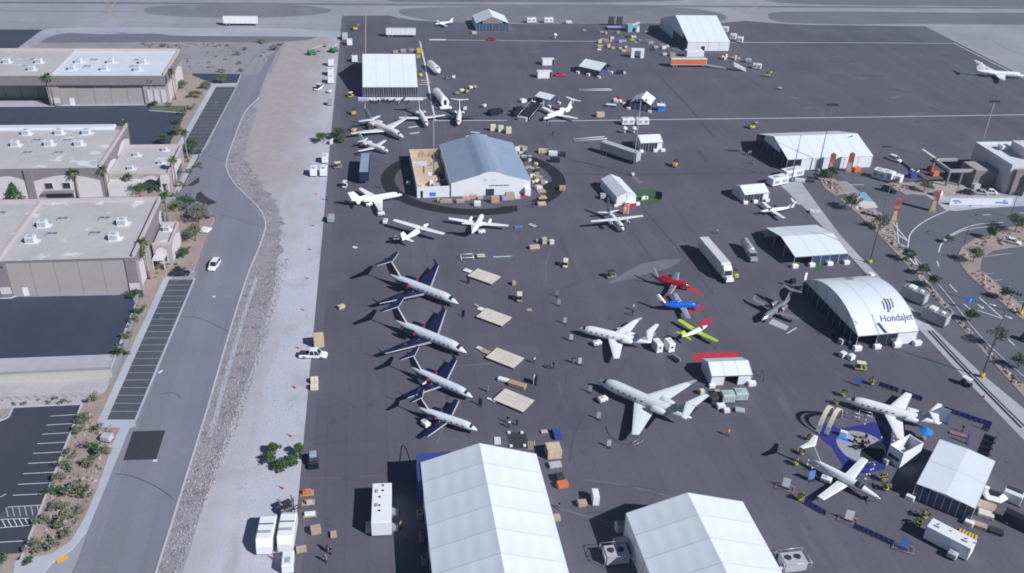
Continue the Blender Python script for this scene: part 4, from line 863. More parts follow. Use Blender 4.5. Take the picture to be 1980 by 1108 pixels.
def nacelle(x, y, z, L, r, n=12):
    mb = MB(); pr = [(.5,.80),(.46,.94),(.25,1.0),(-.1,.98),(-.35,.82),(-.5,.60)]
    R = [[(x+t*L, y+r*q*math.cos(2*math.pi*k/n), z+r*q*math.sin(2*math.pi*k/n)) for k in range(n)] for t,q in pr]
    mb.rings(R, 0, True, False, False)
    for t, q, d in ((.44,.82,1),(-.47,.58,-1)):
        mb.add([(x+t*L, y+r*q*math.cos(2*math.pi*k/n), z+r*q*math.sin(2*math.pi*k/n)) for k in range(n)], [tuple(range(n)) if d > 0 else tuple(range(n-1,-1,-1))], 1)
    return mb
def aircraft(label, nose, zn, head, L, span, kind='jet', R=1.1, z0=None, top='plane_white', belly=None, wingm=None, tailm=None, finm=None, engm=None,
             xw=.40, cr=.20, ct=.07, tipx=.66, wz=-.6, dih=.06, winglet=.9, fin=3.4, stab=None, edge=None, name='business_jet', cat='airplane', cover=False, prof=None, tail='T', eng='rear', fold=None, prop=None, group=None, gear=True, hstab=None):
    """aeroplane, nose at the photo point given; local +x = forward, x = 0 at the nose"""
    p = P(nose[0], nose[1], zn); h = math.radians(head)
    belly = belly or top; wingm = wingm or top; tailm = tailm or top; engm = engm or top; finm = finm or tailm
    z0 = z0 or (R+.75); prof = prof or FUS
    t = thing(name, label, cat, (p.x-math.cos(h)*L*.5, p.y-math.sin(h)*L*.5, .05), h, group); X = L*.5
    n = 18
    def pt(tt, a, off=0):
        for i in range(len(prof)-1):
            if prof[i][0] <= tt <= prof[i+1][0]+1e-9:
                f = (tt-prof[i][0])/(prof[i+1][0]-prof[i][0]); r = prof[i][1]*(1-f)+prof[i+1][1]*f; zc = prof[i][2]*(1-f)+prof[i+1][2]*f; break
        r = r*R+off
        return (X-tt*L, r*math.cos(a), z0+zc*R+r*math.sin(a))
    ts = [q[0] for q in prof]
    rings = [[pt(tt, 2*math.pi*(k+.5)/n) for k in range(n)] for tt in ts]
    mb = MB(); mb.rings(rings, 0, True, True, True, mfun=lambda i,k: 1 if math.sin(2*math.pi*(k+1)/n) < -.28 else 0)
    body = mb.build('fuselage', [top, belly], t)
    def patch(nm, t0, t1, a0, a1, m, parent=body, nt_=4, na=4, off=.02):
        mb = MB()
        for s in ((1,-1) if a0 > -9 and nm != 'windscreen' else (1,)):
            vs = [pt(t0+(t1-t0)*i/nt_, (a0+(a1-a0)*j/na) if s > 0 else math.pi-(a0+(a1-a0)*j/na), off) for i in range(nt_+1) for j in range(na+1)]
            fs = [(i*(na+1)+j, i*(na+1)+j+1, (i+1)*(na+1)+j+1, (i+1)*(na+1)+j) for i in range(nt_) for j in range(na)]
            mb.add(vs, fs if s > 0 else [f[::-1] for f in fs], 0, True)
        return mb.build(nm, m, parent)
    if prof is FUS:
        patch('windscreen', .076, .112, math.radians(34), math.radians(146), 'dark_glass', na=10)
        mb = MB(); nw = max(4,int(L*.33))
        for k in range(nw):
            ta = .19 + k*(.38/nw)
            for s in (1,-1):
                an = [math.radians(8), math.radians(21)]; an = an if s > 0 else [math.pi-q for q in an]
                q = [pt(ta,an[0],.018),pt(ta,an[1],.018),pt(ta+.42/L,an[1],.018),pt(ta+.42/L,an[0],.018)]; mb.quad(*(q if s > 0 else q[::-1]))
        tag(mb.build('cabin_windows','dark_glass',body), kind='stuff')
    elif eng != 'none_':
        patch('windscreen', .20, .30, math.radians(18), math.radians(162), 'dark_glass', na=10)
    if belly != top:
        patch('cheat_line', .06, .86, math.radians(-20), math.radians(-14), 'chrome', nt_=10, na=1, off=.03)
    # wings
    wx, wzz, C, ctt = X-xw*L, z0+wz*R, cr*L, ct*L; b = span/2
    if not fold:
        for s in (1,-1):
            a = (wx, s*R*.35, wzz); e = (X-tipx*L, s*b, wzz+b*dih)
            mb = MB(); r = surf(a, e, C, ctt); mb.rings(r if s < 0 else [q[::-1] for q in r], 0, False)
            w_ = mb.build('wing', wingm, t)
            if edge: ledge(a, e, C, ctt).build('leading_edge', edge, w_)
            if winglet:
                mb = MB(); r = surf((e[0]-.05,e[1],e[2]), (e[0]-ctt*.9-winglet*.5,e[1]+s*winglet*.45,e[2]+winglet), ctt*.95, ctt*.4, 1.2); mb.rings(r if s < 0 else [q[::-1] for q in r], 0, False); mb.build('winglet', tailm if edge else wingm, w_)
            if eng == 'twin_prop':
                f_ = .30; q = [a[i]+(e[i]-a[i])*f_ for i in range(3)]; mb = nacelle(q[0]+.5, q[1], q[2]-.05 if wz < .5 else q[2]-.25, L*.22, .46); en = mb.build('engine', [engm,'black'], w_)
                propeller(q[0]+.5+L*.11, q[1], q[2], 1.25, en, 4)
            if eng == 'overwing':
                mb = nacelle(X-.60*L, s*R*1.75, z0+R*.75, L*.20, .50); en = mb.build('engine', [engm,'black'], w_)
                mb = MB(); mb.box(X-.66*L, X-.56*L, s*R*1.75-.06, s*R*1.75+.06, wzz, z0+R*.5); mb.build('pylon', engm, w_)
                if cover: mb = MB(); mb.tube([(X-.50*L,s*R*1.75,z0+R*.75),(X-.485*L,s*R*1.75,z0+R*.75)],.46,12); mb.build('intake_cover','cover_red',en)
    if eng == 'rear':
        er = R*.52
        for s in (1,-1):
            mb = nacelle(X-.715*L, s*(R*1.0+er*.85), z0+R*.38, L*.155, er); en = mb.build('engine', [engm,'black'], t)
            mb = MB(); mb.box(X-.75*L, X-.69*L, min(s*R*.6,s*(R+er*.3)), max(s*R*.6,s*(R+er*.3)), z0+R*.30, z0+R*.46); mb.build('pylon', engm, en)
            if cover: mb = MB(); mb.tube([(X-.715*L+L*.0725,s*(R+er*.85),z0+R*.38),(X-.715*L+L*.080,s*(R+er*.85),z0+R*.38)], er*.82, 12); mb.build('intake_cover','cover_red',en)
    if eng == 'dorsal':
        mb = nacelle(X-.66*L, 0, z0+R*1.12, L*.26, R*.42); mb.build('engine', [engm,'black'], t)
    if prop: propeller(X+.12, 0, z0+prof[0][2]*R, prop, t, 4 if L > 9 else 3)
    # tail
    if tail == 'V':
        for s in (1,-1):
            a = (X-.84*L, s*.12, z0+R*.35); e = (X-1.02*L, s*fin*.62, z0+R*.35+fin*.80)
            mb = MB(); r = surf(a, e, L*.14, L*.085); mb.rings(r if s < 0 else [q[::-1] for q in r], 0, False); fo = mb.build('tail_fin', finm, t)
            if edge: ledge(a, e, L*.14, L*.085).build('leading_edge', edge, fo)
    elif tail:
        a = (X-.78*L, 0, z0+R*.55); e = (X-.94*L, 0, z0+R*.55+fin); mb = MB(); mb.rings(surf(a, e, L*.20, L*.115, 1.1, True), 0, False); fo = mb.build('tail_fin', finm, t)
        if edge: ledge(a, e, L*.20, L*.115, vert=True).build('leading_edge', edge, fo)
        zs = {'T':.97,'C':.52,'L':.0}[tail] if hstab is None else hstab
        hs = stab or span*.36; xs = a[0]+(e[0]-a[0])*zs + (.35 if zs > .1 else -L*.04)
        for s in (1,-1):
            aa = (xs, 0.03*s if zs > .1 else s*R*.2, a[2]+fin*zs if zs > .1 else z0+R*.45); ee = (xs-L*.075, s*hs/2, aa[2]+.05)
            mb = MB(); r = surf(aa, ee, L*.10, L*.05, 1.1); mb.rings(r if s < 0 else [q[::-1] for q in r], 0, False); ho = mb.build('tailplane', tailm, t)
            if edge: ledge(aa, ee, L*.10, L*.05).build('leading_edge', edge, ho)
    # undercarriage
    if gear:
        for gx, gy in ((.13,0),(xw+cr*.75,span*.085),(xw+cr*.75,-span*.085)):
            mb = MB(); wr = .24 if gy == 0 else .34; x = X-gx*L
            mb.tube([(x,gy,wr),(x,gy,z0-R*.3)], .07, 6); mb.wheel(x, gy-.16, wr, .16, 1); mb.wheel(x, gy+.16, wr, .16, 1); mb.build('landing_gear', ['alu','rubber'], t)
    return t
def propeller(x, y, z, r, parent, n=4):
    mb = MB(); mb.tube([(x-.2,y,z),(x+.05,y,z),(x+.32,y,z)], [.22,.20,.03], 8, 0)
    for k in range(n):
        a = 2*math.pi*k/n+.5; c, s = math.cos(a), math.sin(a); w_ = .09
        q = [(x,y+.12*c-w_*s,z+.12*s+w_*c),(x+.05,y+.12*c+w_*s,z+.12*s-w_*c),(x+.05,y+r*c+w_*.6*s,z+r*s-w_*.6*c),(x,y+r*c-w_*.6*s,z+r*s+w_*.6*c)]
        mb.slab(*q, .03, 1)
    return mb.build('propeller', ['chrome','steel_dark'], parent)

FG = 'row of four navy business jets'
navy = dict(top='jet_silver', belly='navy', wingm='navy', tailm='navy', engm='navy', edge='chrome', cover=True, winglet=1.1)
aircraft('navy and silver jet farthest up in the row of four, the longest of them', (886,587), 1.5, -40.5, 20.7, 22.5, R=1.15, xw=.41, cr=.21, ct=.062, tipx=.67, fin=3.9, group=FG, **navy)
aircraft('navy and silver jet second from the top in the row of four', (902,682), 1.5, -40.5, 19.6, 21.5, R=1.15, xw=.41, cr=.21, ct=.062, tipx=.67, fin=3.9, group=FG, **navy)
aircraft('navy and silver jet third from the top in the row of four', (914,768), 1.4, -41.5, 15.8, 16.2, R=.92, xw=.44, cr=.19, ct=.075, tipx=.62, fin=3.2, group=FG, **navy)
aircraft('smallest navy jet, nearest the big white tent in the row of four', (923,832), 1.3, -33, 12.9, 12.4, R=.85, xw=.46, cr=.16, ct=.085, tipx=.55, fin=2.7, group=FG, **dict(navy, winglet=0))
aircraft('white business jet with nose to the left, beside the yellow propeller plane', (1117,634), 1.7, 151, 16.6, 17.0, R=1.05, xw=.42, cr=.22, ct=.07, tipx=.64, fin=2.6, finm='plane_grey', winglet=.8, stab=7.4)
aircraft('large pale grey business jet with long wings, left of the small white tent', (1155,732), 2.1, 135, 21.2, 21.6, R=1.28, top='plane_grey', xw=.42, cr=.23, ct=.06, tipx=.68, fin=3.0, finm='plane_shade', winglet=1.2, eng='rear', stab=9.6)
aircraft('white business jet with blue fin beside the blue carpet exhibit', (1632,770), 1.7, 146, 18.2, 16.6, R=1.05, xw=.42, cr=.20, ct=.075, tipx=.60, fin=3.4, finm='plane_shade', tail='C', winglet=0, stab=7.2)
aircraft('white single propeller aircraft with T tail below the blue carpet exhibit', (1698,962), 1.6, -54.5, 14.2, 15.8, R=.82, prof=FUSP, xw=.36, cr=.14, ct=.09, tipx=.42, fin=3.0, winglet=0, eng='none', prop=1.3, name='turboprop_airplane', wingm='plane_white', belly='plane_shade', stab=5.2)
aircraft('white business jet with covered engines, below the dark trailer at the left', (778,374), 1.7, 20, 15.4, 16.6, R=.9, xw=.40, cr=.19, ct=.07, tipx=.60, fin=2.6, tail='L', winglet=0, belly='plane_white')
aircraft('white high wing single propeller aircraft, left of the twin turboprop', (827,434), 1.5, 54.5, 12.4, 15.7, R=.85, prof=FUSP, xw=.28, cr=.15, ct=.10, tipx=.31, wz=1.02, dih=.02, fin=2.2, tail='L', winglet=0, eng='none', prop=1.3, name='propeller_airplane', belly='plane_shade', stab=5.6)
aircraft('white twin turboprop with black propeller arcs, nose away from the camera below the ring', (934,413), 1.5, 71, 13.6, 16.6, R=.78, prof=FUS, xw=.32, cr=.17, ct=.08, tipx=.38, fin=2.6, tail='T', winglet=0, eng='twin_prop', name='turboprop_airplane', stab=5.4, engm='plane_white')
aircraft('white high wing twin propeller plane in front of the small tent with turf', (1206,445), 1.3, -80, 11.8, 15.6, R=.80, prof=FUS, xw=.34, cr=.14, ct=.08, tipx=.37, wz=1.0, dih=.02, fin=3.6, tail='L', winglet=0, eng='twin_prop', name='propeller_airplane', stab=6.4, finm='plane_shade')
aircraft('largest white jet in the upper left group, with long tapered wings', (780,264), 1.8, -52.5, 20.5, 23.6, R=1.15, xw=.40, cr=.20, ct=.06, tipx=.60, fin=3.4, tail='L', winglet=1.2, cover=True, finm='plane_shade', stab=9.0, hstab=.12)
aircraft('small white jet parked just above the dark blue trailer', (751,293), 1.3, -43, 12.6, 13.0, R=.82, xw=.40, cr=.16, ct=.08, tipx=.52, fin=2.4, tail='L', winglet=0, hstab=.15)
aircraft('white straight wing jet with T tail, between the large white jet and the painted line', (826,243), 1.4, -82, 16.6, 16.4, R=.95, xw=.44, cr=.15, ct=.08, tipx=.50, fin=3.4, winglet=0, stab=6.2)
aircraft('white T tailed fuselage seen nose on, with dark wings, right of the painted line', (886,240), 1.5, -97, 14.6, 13.5, R=.95, xw=.46, cr=.16, ct=.07, tipx=.58, fin=3.4, winglet=0, wingm='plane_dark', stab=6.4)
aircraft('white jet with T tail standing across the white line beside the dark display ramp', (1051,230), 1.4, -140.5, 16.2, 16.2, R=.95, xw=.42, cr=.15, ct=.08, tipx=.52, fin=3.0, winglet=0, stab=6.6)
aircraft('white jet parked alone on the empty apron at the far right', (1982,146), 1.7, -13, 21.0, 21.5, R=1.1, xw=.40, cr=.20, ct=.07, tipx=.60, fin=3.6, winglet=.8, stab=7.6)
aircraft('red single engine jet with dark V tail, on the red strip', (1336,556), 1.1, -27, 9.4, 11.6, kind='v', R=.80, top='plane_red', wingm='plane_silver', tailm='plane_dark', finm='plane_silver', xw=.36, cr=.16, ct=.09, tipx=.42, tail='V', eng='dorsal', engm='plane_red', fin=2.3, winglet=0, edge='chrome', name='light_jet')
aircraft('blue single engine jet with grey wings and V tail', (1352,592), 1.1, -1, 9.4, 11.4, kind='v', R=.80, top='plane_blue', wingm='plane_shade', tailm='plane_dark', finm='plane_silver', xw=.36, cr=.16, ct=.09, tipx=.42, tail='V', eng='dorsal', engm='plane_blue', fin=2.3, winglet=0, edge='chrome', name='light_jet')
aircraft('bright yellow green propeller plane with white cabin', (1366,632), 1.1, 32, 8.6, 11.2, R=.60, prof=FUSP, top='plane_white', belly='plane_dark', wingm='plane_yellow', tailm='plane_yellow', xw=.28, cr=.17, ct=.11, tipx=.30, fin=1.5, tail='L', winglet=0, eng='none', prop=1.0, name='propeller_airplane', stab=4.2)
aircraft('dark silver light jet with engines above the wings, left of the arched tent', (1472,620), 1.2, -142, 13.0, 12.2, R=.76, top='plane_silver', belly='plane_dark', wingm='plane_silver', tailm='plane_silver', finm='plane_silver', engm='plane_silver', xw=.42, cr=.15, ct=.08, tipx=.49, fin=2.7, winglet=.7, eng='overwing', cover=True, name='light_jet', stab=5.0)
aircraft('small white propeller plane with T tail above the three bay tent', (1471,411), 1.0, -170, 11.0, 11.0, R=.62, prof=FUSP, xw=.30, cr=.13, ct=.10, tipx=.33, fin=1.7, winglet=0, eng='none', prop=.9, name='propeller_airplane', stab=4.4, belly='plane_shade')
aircraft('tiny white propeller plane at the taxiway edge, left of the far gable tent', (842,47), 1.1, 200, 9.0, 12, R=.6, prof=FUSP, xw=.3, cr=.16, ct=.11, tipx=.32, fin=1.6, tail='L', winglet=0, eng='none', prop=1.0, name='propeller_airplane', stab=4.4)
# two white cabin mock-ups standing without wings
for (n0, hd, Lf, lab) in [((849,141),-76,13.5,'white wingless fuselage with cockpit windows, the farther of two beside the painted line'),((861,201),-80,15.0,'white wingless fuselage with a square door, the nearer of two beside the painted line')]:
    p = P(n0[0],n0[1],1.5); h_ = math.radians(hd); t = thing('fuselage_mockup',lab,'fuselage',(p.x,p.y,.05),h_,'cabin mock-ups')
    mb = MB(); n = 18; rr = 1.55; far = 'cockpit' in lab
    pr = ([(0,.12,-.3),(-.5,.42,-.25),(-1.3,.70,-.15),(-2.4,.95,-.04)] if far else [(0,1,0)]) + [(-3.4,1,0),(-Lf+2.5,1,0),(-Lf+1,.8,.1),(-Lf,.45,.2)]
    mb.rings([[(x,rr*q*math.cos(2*math.pi*k/n),1.9+z+rr*q*math.sin(2*math.pi*k/n)) for k in range(n)] for x,q,z in pr], 0, True); bd = mb.build('fuselage','plane_white',t)
    if far:
        mb = MB()
        for a0 in (-.55,.05): mb.quad((-1.35,a0,2.93),(-2.1,a0-.05 if a0<0 else a0,3.22),(-2.1,a0+.55,3.22),(-1.35,a0+.5,2.93))
        mb.build('windscreen','dark_glass',bd)
    else:
        mb = MB(); mb.box(.01,.08,-.5,.5,1.0,2.9); mb.build('doorway','dark_glass',bd); mb = MB(); mb.bbox(-.6,1.2,-2.2,2.2,0,.5,.1); mb.build('step','white',t)
    for x in (-3,-Lf+3):
        mb = MB(); mb.box(x-.3,x+.3,-1.1,1.1,0,.7); mb.build('cradle','steel_dark',t)
# ------------------------------------------------------------------ vehicles
_wm = {}
def wheels(t, spots, r=.34, w=.24):
    for x, y in spots:
        k = (round(r,2), round(w,2))
        if k not in _wm:
            mb = MB(); mb.tube([(0,-w/2,0),(0,w/2,0)], r, 14, 0, False); mb.tube([(0,-w/2-.012,0),(0,w/2+.012,0)], r*.55, 10, 1, False)
            _wm[k] = mb.mesh('wheel', ['rubber','alu'])
        o = bpy.data.objects.new('wheel', _wm[k]); COL.objects.link(o); o.parent = t; o.location = (x, y, r)
def at(u, v, z=.04): p = P(u, v, 0); return (p.x, p.y, z)
def frustum(mb, x0, x1, y, z0, X0, X1, Y, z1, mi=0):
    vs = [(x0,-y,z0),(x1,-y,z0),(x1,y,z0),(x0,y,z0),(X0,-Y,z1),(X1,-Y,z1),(X1,Y,z1),(X0,Y,z1)]
    return mb.add(vs, [(0,3,2,1),(4,5,6,7),(0,1,5,4),(1,2,6,5),(2,3,7,6),(3,0,4,7)], mi)
def car(label, u, v, head, col='white', kind='suv', name=None, group=None, s=1.0):
    L, W, H = {'suv':(4.8,1.92,1.75),'sedan':(4.7,1.84,1.45),'pickup':(5.85,2.0,1.9),'van':(5.3,2.0,2.2)}[kind]
    t = thing(name or {'suv':'parked_car','sedan':'parked_car','pickup':'pickup_truck','van':'van'}[kind], label, 'car' if kind in ('suv','sedan') else kind.replace('pickup','truck'), at(u,v), math.radians(head), group)
    bz = .95 if kind != 'sedan' else .82; y = W/2
    mb = MB(); R = []
    for x, zt, ww in [(-L/2,.75*bz,.86),(-L/2+.18,bz*.96,.97),(-L/2+.7,bz,1),(L*.12,bz,1),(L*.34,bz*.96,.99),(L/2-.25,bz*.84,.93),(L/2,bz*.66,.82)]:
        w_ = y*ww; R.append([(x,-w_,.32),(x,w_,.32),(x,w_,zt-.14),(x,w_-.14,zt),(x,-w_+.14,zt),(x,-w_,zt-.14)])
    mb.rings(R, 0, False); b = mb.build('body', col, t)
    cx0, cx1, tx0, tx1 = {'suv':(-L/2+.12,L*.24,-L/2+.42,L*.07),'sedan':(-L/2+.65,L*.24,-L/2+1.25,L*.07),'pickup':(-.75,1.55,-.55,.95),'van':(-L/2+.06,L*.36,-L/2+.15,L*.18)}[kind]
    mb = MB(); frustum(mb, cx0, cx1, y-.10, bz-.03, tx0, tx1, y-.30, H-.05); c = mb.build('windows','dark_glass',t)
    mb = MB(); mb.bbox(tx0-.03, tx1+.03, -y+.27, y-.27, H-.06, H+.02, .03); mb.build('roof', col, t)
    mb = MB()
    for s_ in (1,-1):
        for xa, xb in ((cx0,tx0),(cx1,tx1),((cx0+cx1)/2,(tx0+tx1)/2)): mb.tube([(xa,s_*(y-.085),bz-.02),(xb,s_*(y-.285),H-.03)], .05, 4, 0, False)
    mb.build('pillars', col, c)
    if kind == 'pickup':
        mb = MB(); mb.box(-L/2+.12,-.85,-y+.16,y-.16,.55,bz+.012); mb.build('bed','black',t)
        mb = MB(); mb.box(-L/2+.4,-L/2+1.5,-.55,.1,bz+.013,bz+.35); mb.build('tool_box','steel_dark',t)
    wheels(t, [(L*.31,y-.12),(L*.31,-y+.12),(-L*.30,y-.12),(-L*.30,-y+.12)], .36 if kind != 'sedan' else .32)
    for s_ in (1,-1):
        mb = MB(); mb.box(L/2-.06,L/2-.0,s_*y*.62-.16,s_*y*.62+.16,bz*.55,bz*.70); mb.build('headlight','chrome',t)
    return t
def semi_trailer(label, u, v, head, L=16.0, W=2.6, H=4.0, col='white', roof=None, side=None, tractor=None, name='semi_trailer', cat='trailer', band=None, front=None):
    """box trailer, x forward; tractor = colour of the cab"""
    t = thing(name if not tractor else 'articulated_lorry', label, cat if not tractor else 'truck', at(u,v), math.radians(head))
    mb = MB(); mb.bbox(-L/2, L/2, -W/2, W/2, 1.1, H, .07); b = mb.build('box', col, t)
    mb = MB(); mb.box(-L/2+.08,L/2-.08,-W/2+.08,W/2-.08,H+.002,H+.03); mb.build('roof', roof or col, b)
    mb = MB()
    for k in range(7):
        for s in (1,-1): mb.box(-L/2+.4+k*(L-.8)/6-.03,-L/2+.4+k*(L-.8)/6+.03,s*(W/2+.012)-.01,s*(W/2+.012)+.01,1.15,H-.1)
    tag(mb.build('side_ribs','light_grey' if not side else side,b), kind='stuff')
    if side:
        mb = MB(); mb.box(-L/2+.15,L/2-.15,-W/2-.03,-W/2-.004,1.3,H-.35); mb.build('side_panel',side,b); mb = MB(); mb.box(-L/2+.15,L/2-.15,W/2+.004,W/2+.03,1.3,H-.35); mb.build('side_panel',side,b)
    mb = MB(); mb.box(-L/2+.1,L/2-.2,-.5,.5,.85,1.09); mb.box(-L/2,-L/2+.1,-1.1,1.1,.5,.62); mb.build('chassis','steel_dark',t)
    for s in (1,-1):
        mb = MB(); mb.box(L*.22-.08,L*.22+.08,s*.7-.08,s*.7+.08,0,.9); mb.build('landing_leg','steel_dark',t)
    wheels(t, [(x,s*(W/2-.25)) for x in (-L/2+1.4,-L/2+2.7) for s in (1,-1)], .5, .45)
    mb = MB(); mb.box(-L/2-.03,-L/2-.003,-.015,.015,1.15,H-.1); mb.box(-L/2-.05,-L/2-.003,-.9,-.86,1.2,H-.2); mb.box(-L/2-.05,-L/2-.003,.86,.9,1.2,H-.2); mb.build('rear_door_bars','alu',b)
    if tractor:
        x = L/2
        mb = MB(); mb.box(x-2.6,x+3.2,-.5,.5,.6,.9); mb.build('tractor_chassis','steel_dark',t)
        mb = MB(); frustum(mb, x+.35, x+2.3, 1.2, .9, x+.35, x+1.85, 1.1, 3.2); c = mb.build('cab', tractor, t)
        mb = MB(); frustum(mb, x+2.2, x+3.7, 1.05, .7, x+2.2, x+3.55, .85, 1.75); mb.build('bonnet', tractor, t)
        mb = MB(); mb.quad((x+2.32,-1.0,1.85),(x+2.32,1.0,1.85),(x+1.98,.92,2.95),(x+1.98,-.92,2.95)); mb.build('windscreen','dark_glass',c)
        mb = MB(); frustum(mb, x+.35, x+1.6, 1.1, 3.2, x+.35, x+.9, 1.0, 3.9); mb.build('air_deflector', tractor, c)
        wheels(t, [(x+2.9,1.0),(x+2.9,-1.0),(x-.9,1.0),(x-.9,-1.0),(x-2.1,1.0),(x-2.1,-1.0)], .5, .4)
    return t
def golf_cart(label, u, v, head, col='cream', roof='cream', group='golf carts on the apron'):
    t = thing('golf_cart', label, 'golf cart', at(u,v), math.radians(head), group)
    mb = MB(); mb.bbox(-1.2,1.25,-.6,.6,.28,.62,.1); mb.bbox(.75,1.25,-.55,.55,.6,.95,.12); mb.build('body', col, t)
    mb = MB(); mb.bbox(-.7,.05,-.55,.55,.62,.92,.06); mb.bbox(-.75,-.55,-.55,.55,.9,1.35,.05); mb.build('seat','black',t)
    mb = MB(); mb.bbox(-1.0,.95,-.62,.62,1.82,1.92,.05); mb.build('canopy', roof, t)
    mb = MB()
    for x,X in ((.95,.8),(-.9,-.9)):
        for s in (1,-1): mb.tube([(x,s*.55,.6),(X,s*.55,1.84)], .03, 4)
    tag(mb.build('canopy_posts','steel_dark',t), kind='stuff'); wheels(t, [(.85,.5),(.85,-.5),(-.75,.5),(-.75,-.5)], .23, .2); return t
def forklift(label, u, v, head, col='yellow', reach=False, s=1.0):
    t = thing('forklift', label, 'forklift', at(u,v), math.radians(head)); t.scale = (s,s,s)
    mb = MB(); mb.bbox(-1.3,.9,-.65,.65,.35,1.15,.12); mb.bbox(-1.45,-.6,-.62,.62,.5,1.45,.15); mb.build('body', col, t)
    mb = MB()
    for x in (-.75,.75):
        for y in (.55,-.55): mb.tube([(x,y,1.1),(x*.85,y,2.15)], .05, 4)
    mb.box(-.7,.7,-.6,.6,2.13,2.2); mb.build('overhead_guard','steel_dark',t)
    mb = MB(); [mb.box(1.0,1.12,y-.06,y+.06,.1,2.9 if not reach else 1.2) for y in (.35,-.35)]; mb.box(1.0,1.12,-.41,.41,2.0 if not reach else .9,2.1 if not reach else 1.0); mb.build('mast','steel_dark',t)
    for y in (.3,-.3): mb = MB(); mb.box(1.13,2.3,y-.06,y+.06,.12,.18); mb.build('fork','steel_dark',t)
    mb = MB(); mb.bbox(-.5,.15,-.3,.3,1.15,1.3,.04); mb.build('seat','black',t)
    if reach: mb = MB(); mb.tube([(-1.2,.1,1.3),(1.6,.1,2.4)], .18, 6); mb.build('boom', col, t)
    wheels(t, [(.7,.6),(.7,-.6),(-.9,.55),(-.9,-.55)], .38, .28); return t
def boom_lift(label, u, v, head, col='green'):
    t = thing('boom_lift', label, 'lift', at(u,v), math.radians(head), 'green boom lifts')
    mb = MB(); mb.bbox(-1.6,1.6,-1.1,1.1,.5,1.1,.1); mb.build('chassis', col, t); mb = MB(); mb.bbox(-2.0,1.0,-.9,.9,1.15,2.1,.2); mb.build('turret', col, t)
    mb = MB(); mb.tube([(-1.6,0,2.2),(2.6,0,2.9),(5.2,0,3.4)], [.3,.25,.18], 6); mb.build('boom', 'light_grey', t)
    mb = MB(); mb.box(5.2,6.4,-.9,.9,2.7,2.78); [mb.tube([(x,y,2.75),(x,y,3.8)],.04,4) for x in (5.25,6.35) for y in (-.85,.85)]; [mb.tube(q,.04,4) for q in ([(5.25,-.85,3.8),(6.35,-.85,3.8)],[(6.35,-.85,3.8),(6.35,.85,3.8)],[(6.35,.85,3.8),(5.25,.85,3.8)])]; mb.build('basket','steel_dark',t)
    wheels(t, [(1.1,1.1),(1.1,-1.1),(-1.1,1.1),(-1.1,-1.1)], .5, .35); return t
def box_truck(label, u, v, head, box='white', cab='white', tank=False, L=7.5):
    t = thing('tank_truck' if tank else 'box_truck', label, 'truck', at(u,v), math.radians(head))
    mb = MB(); mb.box(-L/2,L/2,-.45,.45,.6,.9); mb.build('chassis','steel_dark',t)
    if tank:
        mb = MB(); n = 14; R = [[(x,1.15*q*math.cos(2*math.pi*k/n),1.95+.95*q*math.sin(2*math.pi*k/n)) for k in range(n)] for x,q in ((-L/2,.75),(-L/2+.25,1),(L/2-2.5,1),(L/2-2.25,.75))]; mb.rings(R); b = mb.build('tank', box, t)
        for x in (-L/2+1.2,0): mb = MB(); mb.cyl(x,0,2.88,3.1,.35,10); mb.build('hatch','light_grey',b)
        mb = MB(); mb.box(-L/2+.4,L/2-2.6,-.25,.25,2.9,2.96); mb.build('walkway','light_grey',b)
    else:
        mb = MB(); mb.bbox(-L/2,L/2-2.2,-1.2,1.2,.95,3.4,.06); mb.build('box', box, t)
    mb = MB(); frustum(mb, L/2-2.0, L/2-.3, 1.05, .6, L/2-1.9, L/2-.7, .95, 2.4); c = mb.build('cab', cab, t); mb = MB(); frustum(mb, L/2-.4, L/2+.7, 1.0, .55, L/2-.4, L/2+.6, .9, 1.45); mb.build('bonnet', cab, t)
    mb = MB(); mb.quad((L/2-.27,-.88,1.4),(L/2-.27,.88,1.4),(L/2-.62,.85,2.3),(L/2-.62,-.85,2.3)); mb.build('windscreen','dark_glass',c)
    wheels(t, [(L/2-.4,.95),(L/2-.4,-.95),(-L/2+1.5,.95),(-L/2+1.5,-.95)], .46, .35); return t

car('white car driving on the road beside the gravel swale', 415, 517, -101, 'white', 'suv')
car('dark car parked across the top of the lower roadside stalls', 348, 532, 3, 'black', 'sedan')
car('white crew cab pickup truck parked on the gravel edge beside the tall plywood crate', 606, 690, -7, 'white', 'pickup')
car('white car driving across the apron beside the terminal', 1730, 311, -62, 'white', 'suv')
car('black car in the entrance road between the two rows of banners', 1718, 371, -40, 'black', 'suv')
car('white car parked in the small car park at the right edge', 1956, 470, -42, 'white', 'sedan')
car('black car cut off by the right edge beside the service lane', 1992, 663, -50, 'black', 'suv')
car('black van at the lower right corner beside the stacked crates', 1968, 1018, -50, 'black', 'van')
for k,(u,v,c,lb) in enumerate([(1868,375,'black','dark car parked behind the banner wall, leftmost there'),(1894,375,'silver','silver car parked behind the banner wall, second from the left'),(1912,374,'white','white car parked behind the banner wall, nearest the terminal')]): car(lb, u, v, 160, c, 'sedan')
car('red car standing beside two small white booths on the upper apron', 1083, 147, 5, 'red', 'sedan')
car('dark red low car in front of the far gable tent', 951, 78, 3, 'plane_red', 'sedan')
car('white utility pickup on the gravel beside the tall tent shadow', 617, 172, 70, 'white', 'pickup')
box_truck('silver tank truck with hatches on its roof beside the white lorry', 1446, 492, -93, 'silver', 'silver', True, 8.5)
semi_trailer('white articulated lorry with long trailer, casting a wide shadow beside the red jet', 1377, 510, -86, 14.5, 2.6, 4.1, 'white', 'offwhite', tractor='white')
semi_trailer('long silver trailer standing at an angle beside the light mast', 1198, 306, -50, 14.5, 2.6, 4.0, 'light_grey', 'light_grey')
